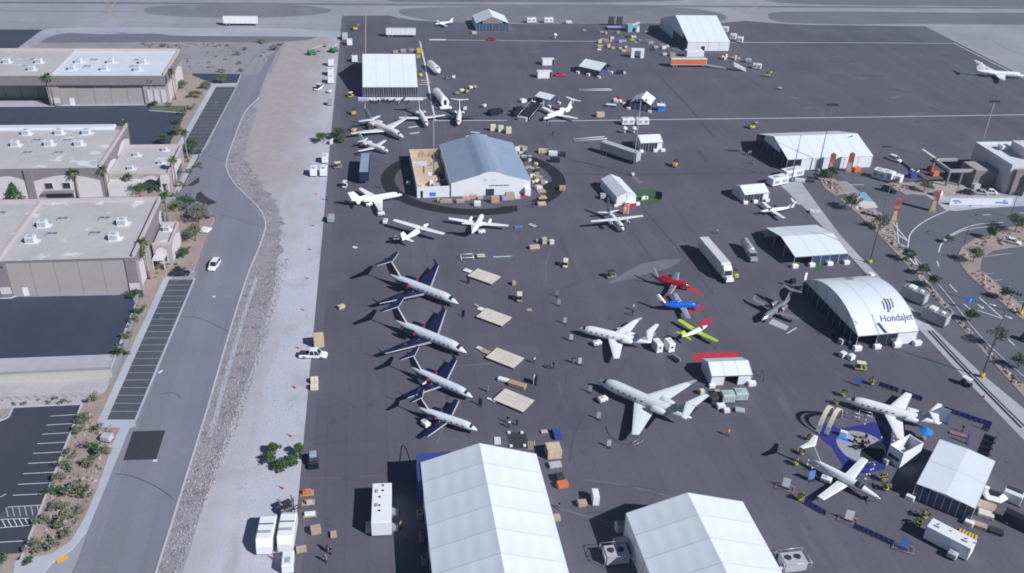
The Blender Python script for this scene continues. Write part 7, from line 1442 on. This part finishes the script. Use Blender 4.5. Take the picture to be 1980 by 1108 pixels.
sheet('pale_panel', [(1486,625),(1494,616),(1526,631),(1519,639)], .05, 'light_grey'); line('paint_mark',[(1522,645),(1540,634)],.3,.05,'cream')
for u,v,lb in [(1766,580,'dark grey generator container behind the arched tent, farther of two'),(1806,622,'dark grey generator container behind the arched tent, nearer of two')]:
    t = thing('generator_container',lb,'generator',at(u,v),math.radians(-58),'dark generators behind the arched tent'); mb = MB(); mb.bbox(-2.9,2.9,-1.3,1.3,.3,3.0,.05); b = mb.build('cabinet','grey',t); mb = MB(); mb.bbox(-1.8,-.2,-.9,.9,3.0,3.45,.05); mb.build('roof_unit','white',b); mb = MB(); mb.bbox(1.0,1.8,-.5,.6,3.0,3.3,.05); mb.build('roof_unit','white',b); mb = MB(); mb.box(-2.8,2.8,-1.2,1.2,0,.29); mb.build('base','steel_dark',t); mb = MB(); mb.box(2.903,2.94,-1.0,1.0,.6,2.7); mb.build('end_doors','light_grey',b)
t = thing('cable_ramp_strip','long dark cable ramp laid along the pale boundary strip','cable ramp',at(1880,735),0); mb = MB(); ribbon(mb,[P(1795,640),P(1850,700),P(1900,752),P(1975,828)],.35,.03,.14); mb.v = [(x-t.location[0],y-t.location[1],z) for x,y,z in mb.v]; mb.build('ramp','steel_dark',t); mb = MB(); ribbon(mb,[P(1802,640),P(1857,700),P(1907,752),P(1982,826)],.2,.03,.12); mb.v = [(x-t.location[0],y-t.location[1],z) for x,y,z in mb.v]; mb.build('ramp','steel_dark',t)
# white units and entrance things near the long tent
for u,v,w,d,h_,a_,lb in [(1502,356,6.5,3.0,2.6,20,'white cabin at an angle left of the light mast, nearer of two'),(1530,341,7.5,3.0,2.6,20,'white cabin at an angle left of the light mast, farther of two'),(1700,345,4.0,3.2,3.0,-50,'white tank cabin right of the entrance, left of three'),(1714,349,3.6,3.0,3.2,-50,'white tank cabin right of the entrance, middle of three'),(1731,351,3.6,2.6,2.4,-50,'white tank cabin right of the entrance, right of three')]:
    generator(lb,u,v,w,d,h_,a_,'tent_wall','white cabins at the entrance','white_cabin',True,cat='cabin')
for u,v,lb in [(1546,351,'white flat table in front of the light mast'),(1575,412,'white carts with people on the pale boundary strip')]: crate(lb,u,v,3.0,1.8,.8,-20,'offwhite',batten=False)
generator('dark cart right of the white flat table',1567,352,2.2,1.4,1.1,-10,'steel_dark',None,'tow_cart',False,cat='cart')
for u,v,m,lb in [(1768,332,'white','white round seat left of the terminal canopy'),(1800,331,'red','red display beside the terminal canopy, left'),(1806,340,'orange','orange display beside the terminal canopy, right'),(1763,343,'blue','blue display board left of the terminal canopy'),(1655,332,'orange','orange display at the foot of the right entrance banner'),(1588,322,'teal','blue grey box at the foot of the left entrance banner'),(1625,318,'dark_blue','dark blue entrance box between the red banners'),(1812,378,'white','white golf buggy body at the terminal pavement'),(1885,364,'light_grey','grey cabinet on the terminal forecourt')]: crate(lb,u,v,2.4,1.6,1.5 if 'seat' not in lb else .8,10,m,batten=False)
def pylon(label, u, v, h, w=1.7, group=None, red='banner_red'):
    t = thing('entrance_pylon',label,'banner',at(u,v),math.radians(-25),'printed entrance pylons'); tri = [(-w/2,-w*.4),(w/2,-w*.4),(0,w*.55)]
    for i,m in enumerate([red,'banner_red','banner_blue']):
        a,b = tri[i],tri[(i+1)%3]; mb = MB(); mb.slab((*a,.3),(*b,.3),(b[0],b[1],h),(a[0],a[1],h),.06); mb.build('banner_panel',m,t)
    mb = MB(); mb.slab((tri[0][0]+.1,tri[0][1]-.03,.5),(tri[1][0]-.1,tri[1][1]-.03,.5),(tri[1][0]-.5,tri[1][1]-.03,h*.55),(tri[0][0]+.3,tri[0][1]-.03,h*.5),.02); mb.build('printed_panel','cream',t)
    mb = MB(); mb.prism(tri,h,h+.25); mb.build('cap',red,t); mb = MB(); mb.prism([(x*1.25,y*1.25) for x,y in tri],0,.3); mb.build('foot','yellow',t)
pylon('red printed pylon at the long tent entrance, left one',1604,333,6.2); pylon('red printed pylon at the long tent entrance, right one',1640,332,6.2); pylon('red and blue printed pylon at the road entrance, left one',1727,428,6.8); pylon('red and blue printed pylon at the road entrance, right one',1802,408,6.8)
sheet('entrance_ramp', [(1655,384),(1670,374),(1692,392),(1698,402),(1655,404)], .15, 'deck_tan'); sheet('entrance_ramp', [(1662,373),(1672,371),(1690,390),(1668,388)], .156, 'teal')
# blue parking sign at the roadside
t = thing('road_sign','blue sign on a post beside the public road','sign',at(1871,598),math.radians(-20)); mb = MB(); mb.tube([(0,0,0),(0,0,2.6)],.05,5); mb.build('post','alu',t); mb = MB(); mb.box(-.8,.8,-.04,.04,1.9,3.4); p_ = mb.build('panel','bright_blue',t); mb = MB(); mb.box(-.15,.15,-.06,-.043,2.2,3.0); mb.build('symbol','white_paint',p_)
# ------------------------------------------------------------------ light masts
def mast(label, u, v, h, heads=6, m='pole_steel', base='yellow', arm=3.6, rz=0, r=.17):
    t = thing('light_mast',label,'light mast',at(u,v),rz,'light masts'); mb = MB(); mb.tube([(0,0,.9),(0,0,h)],[r,r*.45],8); mb.build('pole',m,t)
    mb = MB(); mb.cyl(0,0,0,.95,.55,10); mb.build('footing',base,t)
    if heads:
        mb = MB(); mb.box(-arm/2,arm/2,-.06,.06,h,h+.12); mb.build('cross_arm',m,t)
        for k in range(heads):
            x = -arm/2+.2+k*(arm-.4)/(heads-1); mb = MB(); mb.bbox(x-.22,x+.22,-.35,.35,h+.13,h+.65,.1); mb.build('floodlight','steel_dark',t)
mast('tall light mast standing beside the long silver trailer',1222.7,340,24,4,'pole_grey','cream'); mast('light mast with pale base at the end of the pale boundary strip',1529.8,351,15.5,0,'pole_steel','grey'); mast('light mast with a row of floodlights behind the entrance pylons',1581,332,22,6,'pole_steel','grey')
mast('dark light mast with yellow base above the arched tent',1681,509,23,6,'pole_steel','yellow',3.6,.3); mast('dark light mast with yellow base beside the boundary strip at the right',1897.5,729,20.8,6,'pole_steel','yellow',3.6,-.9); mast('dark light mast standing in the car park at the right edge',1972,608,19,6,'pole_steel','yellow',3.6,-.9)
mast('light mast with floodlights behind the terminal building',1884,322,22,6,'pole_grey','grey'); mast('thin pale light mast inside the booth beside the ring hall',838.7,345,23,4,'pole_grey','grey',2.4,0,.16)
for u,v,h_,lb in [(1864,470,8,'short street lamp at the edge of the round planting island'),(1953,420,9,'short street lamp on the far side of the planting island'),(1848,378,7,'short lamp post on the terminal forecourt'),(1632,304,7,'short lamp post behind the entrance pylons')]:
    t = thing('street_lamp',lb,'lamp',at(u,v),.4); mb = MB(); mb.tube([(0,0,0),(0,0,h_)],[.12,.07],6); mb.build('pole','pole_steel',t); mb = MB(); mb.tube([(0,0,h_),(1.2,0,h_+.25)],.05,5); mb.build('arm','pole_steel',t); mb = MB(); mb.bbox(1.0,1.8,-.2,.2,h_+.15,h_+.35,.05); mb.build('lamp_head','steel_dark',t)
# small stuff at the halls' sides
for p_,lb in [((1190,1082),'grey roof top cooling frame left of the white tent at the bottom edge'),((1530,1096),'grey cooling frame right of the white tent at the bottom edge')]:
    t = thing('caged_cooler',lb,'cooler',at(*p_),T2r); mb = MB(); mb.bbox(-1.9,1.9,-1.3,1.3,.3,2.0,.08); b = mb.build('cabinet','light_grey',t)
    for x in (-.9,.7): mb = MB(); mb.cyl(x,.1,2.002,2.2,.5,12); mb.build('fan','steel_dark',b)
    mb = MB(); c = [(-2.3,-1.6),(2.3,-1.6),(2.3,1.6),(-2.3,1.6)]
    for i in range(4): mb.tube([(*c[i],2.3),(*c[(i+1)%4],2.3)],.07,4); mb.tube([(*c[i],0),(*c[i],2.3)],.07,4)
    mb.build('cage','alu',t); mb = MB(); mb.tube([(1.9 if p_[0]<1300 else -1.9,-.5,1.2),(2.9 if p_[0]<1300 else -2.9,-1.2,.8),(3.6 if p_[0]<1300 else -3.4,-2.0,.8)],.35,8); mb.build('duct','light_grey',t)
frame_box('thin steel frame lying left of the white tent at the bottom edge',1157,1076,3.0,1.6,.4,-30,'steel_dark',name='truss_rectangle',r=.05)
t = thing('storage_barrel','grey barrel beside the far corner of the white tent at the bottom edge','barrel',at(1198,1024),0); mb = MB(); mb.bbox(-.8,.8,-.8,.8,0,1.4,.2); mb.build('body','light_grey',t); mb = MB(); mb.bbox(-.6,.6,-.6,.6,1.402,1.55,.1); mb.build('lid','grey',t)
# ------------------------------------------------------------------ plants and stones
def foliage(n, rx, ry, rz, s, seed, cz=0.0, hollow=.35, clumps=9, mats=2):
    """leafy volume: leaf faces gathered in clumps, uneven outline"""
    r = random.Random(seed); mb = MB(); C = []
    for _ in range(clumps):
        a, e, q = r.uniform(0,6.28), r.uniform(-.7,1.5), r.uniform(.35,.95)
        C.append((Vector((math.cos(a)*math.cos(e)*rx*q, math.sin(a)*math.cos(e)*ry*q, cz+math.sin(e)*rz*q)), r.uniform(.30,.55), r.randrange(mats)))
    for k in range(n):
        c, rr, m = r.choice(C); d = Vector((r.gauss(0,1),r.gauss(0,1),r.gauss(0,1))).normalized()*(r.random()**.45)*rr
        leafquad(mb, c+Vector((d.x*rx,d.y*ry,d.z*rz)), s*r.uniform(.6,1.3), r, m)
    return mb
SHR = {}
def shrub_mesh(kind, var):
    k = (kind, var)
    if k not in SHR:
        m = {'olive':['leaf_olive','leaf_grey'],'green':['leaf','leaf_dark'],'grey':['leaf_grey','leaf_olive'],'dark':['leaf_dark','leaf']}[kind]
        SHR[k] = foliage(260, 1, 1, .8, .12, len(kind)*31+var*13, .62, clumps=8).mesh('shrub', m)
    return SHR[k]
_sc = [0]
def shrub(u, v, s, kind='olive', label='desert shrub', group=None, h=None, z=.1):
    _sc[0] += 1; o = bpy.data.objects.new('shrub', shrub_mesh(kind, _sc[0] % 4)); COL.objects.link(o); o.location = at(u,v,z); o.rotation_euler = (0,0,_sc[0]*1.7); o.scale = (s,s,h or s); tag(o, label, 'shrub', group); return o
TRK = {}
def tree(label, u, v, h, r, kind='green', group=None, z=.1, cone=False):
    t = thing('tree', label, 'tree', at(u,v,z), random.uniform(0,6), group); sd = int(u*3+v*7)
    rr = random.Random(sd); mb = MB(); mb.tube([(0,0,0),(.05*h*.3,0,h*.3),(.02*h,.03*h,h*.6)],[.05*h*.5+.04,.035*h*.5+.03,.03],7)
    for k in range(5):
        a = k*1.26+rr.random(); mb.tube([(.02*h,.0,h*.35),(math.cos(a)*r*.45,math.sin(a)*r*.45,h*.58),(math.cos(a)*r*.7,math.sin(a)*r*.7,h*.75)],[.07,.05,.02],5)
    mb.build('trunk','bark',t)
    m = {'green':['leaf','leaf_dark'],'olive':['leaf_olive','leaf_grey'],'dark':['leaf_dark','leaf'],'grey':['leaf_grey','leaf_olive'],'fresh':['leaf_fresh','leaf']}[kind]
    if cone:
        mb = MB()
        for k in range(520):
            f = rr.random()**1.6; a = rr.uniform(0,6.28); q = r*(1-f)*rr.uniform(.55,1.05)*(1+.22*math.sin(a*5+f*17)); leafquad(mb, Vector((math.cos(a)*q,math.sin(a)*q,.4+f*(h-.4))), .30, rr, 0 if rr.random() < .6 else 1)
    else: mb = foliage(int(700+260*r), r*1.05, r*1.05, h*.36, .15, sd, h*.62, clumps=17)
    mb.build('crown', m, t); return t
def palm(label, u, v, h, s=1.0, group='palms by the hangars', lean=0.0):
    t = thing('palm_tree', label, 'palm', at(u,v,.05), random.uniform(0,6), group); sd = int(u*5+v*3); rr = random.Random(sd)
    mb = MB(); mb.tube([(0,0,0),(.02*h,0,h*.35),(.03*h,.01*h,h*.7),(.02*h,0,h)],[.30,.22,.19,.24],8); mb.build('trunk','palm_bark',t)
    mb = MB()
    for k in range(40):
        a = k*2.399+rr.random()*.3; e = rr.uniform(-.75,1.15); L = rr.uniform(1.3,1.9)*s; d = Vector((math.cos(a)*math.cos(e),math.sin(a)*math.cos(e),math.sin(e))); b0 = Vector((.02*h,0,h)); sd_ = Vector((-math.sin(a),math.cos(a),0))
        p1 = b0+d*L*.55; p2 = b0+d*L+Vector((0,0,-.45*L*.5))
        mb.add([b0+sd_*.05,b0-sd_*.05,p1-sd_*.30*s+Vector((0,0,-.1)),p1,p1+sd_*.30*s+Vector((0,0,-.1)),p2-sd_*.10,p2+sd_*.10], [(0,1,2,3),(0,3,4),(3,2,5,6),(3,6,4)], 0 if e > -.3 else 1)
    mb.build('crown',['palm_leaf','leaf_olive'],t); return t
# palms beside the hangars
for u,v,h,s,lb in [(105,205,10.6,1.15,'palm pair trunk nearest the pillar of the far hangar'),(99,205,10.2,1.0,'palm just left of the pillar palm at the far hangar'),(298,202,9.0,1.2,'left palm of the three before the far hangar corner'),(309,202,8.6,1.1,'middle palm of the three before the far hangar corner'),(322,201,9.0,1.2,'right palm of the three before the far hangar corner'),(340,193,10.5,1.0,'tall palm at the side wall of the far hangar'),(345,142,7.0,1.0,'palm behind the back corner of the far hangar'),(336,165,9.5,.9,'slim palm between the side arches of the far hangar'),
    (246,272,6.0,1.1,'palm behind the roof corner of the middle hangar'),(152,383,8.0,1.0,'palm against the white wall of the middle hangar'),(207,380,8.2,1.0,'palm at the right corner of the middle hangar'),(252,372,5.0,.9,'short palm before the office wing of the middle hangar'),(364,314,9.5,1.0,'tall slim palm beside the upper roadside stalls'),(341,362,8.5,.9,'slim palm at the road corner of the middle office wing'),
    (325,432,8.2,1.0,'palm behind the near office annex, left'),(351,468,10.0,1.0,'palm beside the near office annex, right'),(289,540,10.0,.95,'taller palm at the front corner of the near hangar'),(279,548,8.0,1.0,'shorter palm at the front corner of the near hangar'),(12,572,8.6,1.1,'palm at the left edge before the near hangar'),(4,574,8.0,1.0,'palm cut by the left edge before the near hangar')]: palm(lb,u,v,h,s)
# trees on the left
tree('cone shaped dark conifer before the white wall of the middle hangar',30,386,5.0,2.6,'dark',cone=True)
for u,v,h,r,k,lb in [(272,380,3.8,2.8,'green','wide green tree before the office wing of the middle hangar'),(362,412,5.0,3.0,'green','green tree at the driveway corner, left of two'),(385,430,5.0,3.2,'grey','grey green tree at the driveway corner, right of two'),(378,466,4.6,2.8,'grey','grey green tree beside the pale utility pad'),(371,297,4.6,2.2,'green','green tree beside the upper roadside stalls'),(318,280,3.6,1.8,'green','green tree in the corner of the upper dark yard'),(345,262,3.4,1.7,'grey','grey tree beside the upper dark yard'),(355,500,2.8,1.2,'green','small green tree before the near office annex'),(352,172,3.0,2.2,'olive','olive tree right of the far hangar, left'),(400,172,2.8,2.2,'olive','olive tree right of the far hangar, middle'),(378,190,2.6,2.2,'grey','grey green tree right of the far hangar, nearest'),(432,160,2.8,2.2,'olive','olive tree at the end of the upper roadside stalls'),(220,375,3.0,1.4,'olive','olive tree at the entrance of the middle office wing'),
    (1645,405,4.6,2.6,'dark','dark green tree in front of the tan entrance ramp'),(1702,442,4.2,2.4,'olive','olive tree beside the left road pylon'),(1592,350,3.6,1.6,'dark','dark tree in the small bed by the entrance, left'),(1607,345,4.0,1.6,'dark','dark tree in the small bed by the entrance, right'),(1786,370,3.6,2.8,'olive','broad olive tree at the terminal forecourt'),(1752,504,3.4,1.7,'green','green tree beside the hatched road marking'),(1782,532,3.0,1.5,'green','round green tree in the long roadside bed, below the hatched marking'),(1803,556,3.4,1.6,'olive','olive tree in the long roadside bed above the generators'),(1875,622,3.2,1.5,'green','round green tree beside the blue road sign'),(1922,668,4.8,2.0,'olive','olive tree beside the light mast at the right'),(1968,712,3.4,1.8,'grey','grey green tree at the right end of the roadside bed'),(1880,508,4.4,2.5,'olive','large olive tree on the round planting island'),(1912,462,3.6,1.7,'green','green tree at the top of the planting island'),(1962,448,4.6,3.4,'green','wide green tree at the right edge of the planting island'),(1936,578,3.2,1.6,'green','green tree between the road and the car park'),(1988,378,4.0,3.0,'dark','dark tree at the foot of the terminal'),(1832,470,2.2,1.0,'grey','small grey tree at the tip of the planting island')]: tree(lb,u,v,h,r,k)
# leafy plants brought for the show
for u,v,h,r,lb in [(522,897,2.0,1.3,'leafy green show tree on the gravel, leftmost of the cluster'),(530,878,2.2,1.3,'leafy green show tree on the gravel, farthest left of the cluster'),(547,910,1.9,1.3,'leafy green show tree on the gravel, nearest of the cluster'),(562,900,2.0,1.4,'leafy green show tree on the gravel, right of the nearest one'),(580,880,2.6,1.0,'upright green show tree on the gravel beside the skid loader'),(625,275,3.0,2.6,'boxed green show tree on the gravel above the lone generator'),(657,264,3.2,2.4,'boxed green show tree on the apron above the golf cart'),(660,276,2.4,1.8,'smaller boxed green show tree on the apron edge')]: tree(lb,u,v,h,r,'fresh',z=.03)
generator('dark stack of planter boxes between the boxed show trees',641,268,2.6,1.2,1.6,80,'black',None,'planter_boxes',False,cat='boxes'); crate('white folded panels leaning beside the planter boxes',641,278,2.2,.6,1.4,75,'tent_wall',batten=False)
# hedges and shrubs
for u,v,s,k,h,lb in [(258,574,1.7,'green',1.1,'clipped green hedge at the front corner of the near hangar'),(268,572,1.5,'green',1.0,'clipped green hedge touching the hangar corner hedge'),(273,604,1.5,'green',1.2,'green shrub at the top of the dark near yard edge'),(260,622,1.2,'olive',1.0,'olive shrub below the first shrub along the dark near yard'),(247,652,1.3,'olive',1.0,'olive shrub halfway along the dark near yard edge'),(235,688,1.6,'green',1.3,'green shrub at the lower corner of the dark near yard'),(180,774,1.3,'olive',1.1,'olive shrub at the corner of the gravel above the car park'),(162,814,1.5,'olive',1.2,'olive shrub at the kerb near the top of the car park'),(398,422,1.7,'olive',1.0,'round olive shrub at the kerb of the driveway corner'),(347,525,1.4,'green',1.0,'green shrub before the dark parked car'),(362,485,1.4,'grey',.9,'grey shrub beside the near office annex porch'),(330,505,1.1,'green',1.3,'upright green shrub at the annex porch'),(310,520,1.2,'olive',1.0,'olive shrub below the annex palms'),(300,205,2.4,'green',1.2,'dense green shrub at the grass verge of the far hangar'),(325,205,1.6,'olive',1.0,'olive shrub at the grass verge of the far hangar')]: shrub(u,v,s,k,lb,None,h)
LB = 'shrub in the bed beside the lower left car park'
for i,(u,v,s,k) in enumerate([(160,818,1.3,'olive'),(151,838,1.2,'olive'),(192,834,1.2,'olive'),(177,876,1.7,'green'),(202,880,1.2,'olive'),(171,903,1.4,'olive'),(134,880,1.0,'olive'),(124,909,1.4,'olive'),(113,932,1.2,'olive'),(141,960,1.8,'olive'),(167,956,1.3,'green'),(103,960,1.4,'green'),(121,986,1.2,'grey'),(107,989,1.2,'olive'),(153,990,.9,'olive'),(79,1018,1.4,'olive'),(127,1021,1.8,'olive'),(127,1042,1.0,'olive'),(68,1064,1.4,'olive'),(103,1064,1.2,'olive'),(55,1092,.9,'dark'),(5,1092,1.2,'green')]):
    shrub(u,v,s,k,'%s %s, %s from top' % ({'olive':'olive','green':'green','grey':'grey','dark':'dark'}[k],LB,ORD[i]),'shrubs in the lower left bed')
for i,(u,v,s) in enumerate([(458,106,1.6),(475,97,1.4),(508,84,2.2),(532,97,2.4),(462,124,1.2),(468,138,1.3),(430,140,1.6),(318,90,1.5),(440,90,1.0),(545,88,1.6)]): shrub(u,v,s,'olive','low olive scrub bush on the desert lot behind the hangars','desert lot scrub',s*.6)
for i,(u,v,s,k) in enumerate([(355,222,1.6,'olive'),(345,240,1.5,'green'),(338,262,1.3,'olive'),(372,212,1.5,'olive'),(385,325,1.4,'olive'),(368,335,1.2,'olive'),(352,362,1.2,'olive'),(340,380,1.2,'olive'),(300,372,1.6,'green'),(360,306,1.3,'olive'),(388,298,1.0,'olive')]): shrub(u,v,s,k,'shrub in the planting strip along the middle office wing and the road','middle strip shrubs')
rs = random.Random(3)
def stuff_scatter(name, quads, n, smin, smax, mats, kind, seed, z=.1, per=14, leafs=.2):
    """many small plants or stones inside photo quads, one mesh"""
    r = random.Random(seed); mb = MB()
    for _ in range(n):
        q = r.choice(quads); a, b = r.random(), r.random(); A,B,C,D = [P(*k) for k in q]; p = A.lerp(B,a).lerp(D.lerp(C,a),b); s = r.uniform(smin,smax); m = r.randrange(len(mats))
        if kind == 'rock':
            n_ = 5; ph = r.uniform(0,6); R1 = [(p.x+s*math.cos(ph+2*math.pi*k/n_)*r.uniform(.7,1.1),p.y+s*math.sin(ph+2*math.pi*k/n_)*r.uniform(.7,1.1),z) for k in range(n_)]; R2 = [(p.x+(x-p.x)*.6,p.y+(y-p.y)*.6,z+s*r.uniform(.5,.8)) for x,y,_z in R1]; mb.rings([R1,R2],m,False,False,True)
        else:
            for k in range(per): d = Vector((r.gauss(0,.5),r.gauss(0,.5),abs(r.gauss(.4,.35))))*s; leafquad(mb, Vector((p.x,p.y,z))+d, s*leafs*2, r, m)
    o = mb.build(name, mats); tag(o, kind='stuff'); return o
bedq = [((200,820),(230,826),(190,935),(150,935)),((150,920),(195,920),(140,1040),(100,1040)),((95,1020),(140,1020),(80,1072),(60,1072)),((160,800),(185,800),(140,900),(125,900)),((118,910),(150,910),(100,1030),(75,1030))]
tag(stuff_scatter('groundcover', bedq, 95, .18, .36, ['leaf_olive','leaf_grey','leaf_dark'], 'leaf', 11), 'tiny dry tufts scattered over the lower left gravel bed','groundcover')
tag(stuff_scatter('loose_stones', bedq, 90, .15, .4, ['boulder','rock'], 'rock', 12), 'small boulders scattered over the lower left gravel bed','stones')
swq = [((478,545),(535,545),(505,640),(448,640)),((445,640),(505,640),(470,740),(416,740)),((414,740),(476,740),(438,850),(383,850)),((382,850),(436,850),(398,955),(352,955)),((350,955),(402,955),(345,1120),(300,1120)),((505,440),(552,440),(540,545),(478,545)),((460,365),(520,385),(545,440),(512,430)),((440,312),(478,312),(515,375),(462,362)),((478,230),(490,215),(478,285),(448,285))]
tag(stuff_scatter('gravel_stones', [((500,640),(600,640),(560,1000),(400,950)),((510,420),(610,420),(600,660),(500,660)),((480,230),(560,230),(560,420),(480,330))], 900, .05, .16, ['rock','gravel','swale'], 'rock', 22, .012), 'small loose stones scattered over the gravel strip','stones')
swq += [((535,500),(560,500),(520,640),(500,640)),((500,640),(522,640),(470,790),(450,790)),((452,790),(474,790),(400,970),(385,970))]*1
tag(stuff_scatter('swale_rocks', swq, 6000, .07, .22, ['rock','swale','swale','tan_dirt'], 'rock', 21, .03), 'loose grey rocks lining the swale between the road and the gravel strip','rocks')
rb = [((1590,350),(1612,350),(1632,372),(1615,376)),((1640,392),(1700,416),(1720,440),(1680,440)),((1690,440),(1722,430),(1752,498),(1728,478)),((1740,490),(1752,500),(1850,614),(1835,606)),((1850,618),(1862,628),(1985,752),(1970,752)),((1705,360),(1740,355),(1795,370),(1740,374)),((1862,480),(1915,458),(1900,490),(1865,520)),((1920,458),(1985,438),(1985,468),(1930,476)),((1870,525),(1895,522),(1980,605),(1970,612))]
tag(stuff_scatter('groundcover', rb, 90, .25, .5, ['leaf_olive','leaf_grey','leaf_dark'], 'leaf', 31, .14), 'dry tufts scattered over the planting beds at the right','groundcover'); tag(stuff_scatter('loose_stones', rb, 240, .25, .75, ['boulder','rock'], 'rock', 32, .12), 'pale boulders scattered over the planting beds at the right','stones')
dq = [((300,86),(530,86),(520,135),(340,138)),((270,84),(420,84),(420,92),(280,92))]
tag(stuff_scatter('dry_scrub', dq, 70, .3, .7, ['leaf_olive','leaf_grey','bed_gravel'], 'leaf', 41, .02), 'dry tufts scattered over the desert lot behind the far hangar','groundcover')
hq = [((20,776),(170,770),(172,778),(20,784)),((205,385),(330,385),(330,400),(262,400)),((300,500),(340,480),(350,520),(300,540)),((262,590),(275,575),(230,690),(215,700))]
tag(stuff_scatter('groundcover', hq, 60, .3, .55, ['leaf_olive','leaf_dark'], 'leaf', 51, .1), 'low tufts along the yard edges beside the near hangar','groundcover')
generator('pale grey utility cabinet at the lower end of the roadside stalls',208,852,1.9,1.5,1.3,-20,'light_grey',None,'utility_cabinet',False,cat='cabinet'); generator('pale green utility pad cabinet at the driveway corner',397,448,2.6,2.6,.8,-20,'tent_wall',None,'utility_cabinet',False,cat='cabinet')
# thin fence above the car park
fx = thing('wire_fence','thin wire fence on posts along the gravel above the car park','fence',at(90,772),0); L_ = fx.location
for k in range(10):
    p = P(5+k*18,775.5-k*.75); mb = MB(); mb.tube([(p.x-L_[0],p.y-L_[1],0),(p.x-L_[0],p.y-L_[1],1.6)],.05,4); mb.build('post','pole_grey',fx)
for z in (.8,1.5): a, b = P(5,775.5), P(167,768.7); mb = MB(); mb.tube([(a.x-L_[0],a.y-L_[1],z),(b.x-L_[0],b.y-L_[1],z)],.02,4); mb.build('wire','pole_grey',fx)
# ------------------------------------------------------------------ thin desert haze over the whole field
mb = MB(); mb.box(-1520,1520,-620,2420,-1.5,122); hz = mb.mesh('haze', 'white'); hz.materials.clear()
hm = bpy.data.materials.new('haze_air'); hm.use_nodes = True; ht = hm.node_tree; ht.nodes.clear()
ho = ht.nodes.new('ShaderNodeOutputMaterial'); hv = ht.nodes.new('ShaderNodeVolumePrincipled')
hv.inputs['Color'].default_value = (.50,.68,1.0,1); hv.inputs['Density'].default_value = .00015; hv.inputs['Anisotropy'].default_value = .1
ht.links.new(hv.outputs[0], ho.inputs['Volume']); hz.materials.append(hm)
hob = bpy.data.objects.new('haze', hz); COL.objects.link(hob); tag(hob, 'thin pale blue haze over the airfield', 'haze', None, 'stuff')

# ------------------------------------------------------------------ look-alikes get their own place words
CW = {'crate_wood':'brown','plywood':'tan','cream':'cream','tent_wall':'white','light_grey':'grey','steel_dark':'dark','cardboard':'cardboard','offwhite':'off-white','lavender':'lavender','grey':'grey','dark_blue':'dark blue','yellow':'yellow','red':'red','cloth_black':'black','bright_blue':'blue','leaf':'green','leaf_olive':'olive'}
def place(old, new, key, rev=False):
    c = '{c}' in new; L = [o for o in SC.objects if o.parent is None and o.get('label') == old]; L.sort(key=key, reverse=rev)
    for i, o in enumerate(L):
        m = (o if o.type == 'MESH' else o.children[0]).data.materials[0].name
        o['label'] = new.format(c=CW.get(m, 'pale'), o=ORD[i]) if c else new.format(o=ORD[i])
lft = lambda o: o.location.x
far = lambda o: -o.location.y
place('crate or case heaped along the right wall of the ring hall','{c} crate heaped along the right wall of the ring hall, {o} from the far end',far)
place('packing crate in the crowded crate field left of the tall white tent','{c} crate in the field left of the tall white tent, {o} from the left',lft)
place('dark chair set out before the glass fronted tent','{c} chair set out before the glass fronted tent, {o} from the left',lft)
place('dark lounge chair on the grey carpet oval','{c} lounge chair on the grey carpet oval, {o} from the left',lft)
place('pale chair beside the small white and grey gable tent','{c} chair beside the small white and grey gable tent, {o} from the left',lft)
place('orange traffic cone on the gravel strip beside the apron edge','orange traffic cone on the gravel strip, {o} counting from the far end',far)
place('small white stanchion standing round the blue carpet exhibit','small white stanchion round the blue carpet exhibit, {o} from the left',lft)
place('shrub in the planting strip along the middle office wing and the road','{c} shrub in the strip along the middle office wing, {o} from the far end',far)
place('carton or crate in the row before the white front of the ring hall','{c} crate before the white front of the ring hall, {o} from the left',lft)
place('low olive scrub bush on the desert lot behind the hangars','low olive scrub bush on the desert lot, {o} from the left',lft)
place('cardboard carton in the row below the tall white tent','{c} carton in the row below the tall white tent, {o} from the left',lft)
place('crate or case on the left of the small white and grey gable tent','{c} case left of the small white and grey gable tent, {o} from the left',lft)
place('small white weight at a corner of the dark floor mat above the largest tent','small white weight on the dark floor mat, {o} from the left',lft)
place('orange traffic cone on the pale boundary strip','orange traffic cone on the pale boundary strip, {o} from the far end',far)
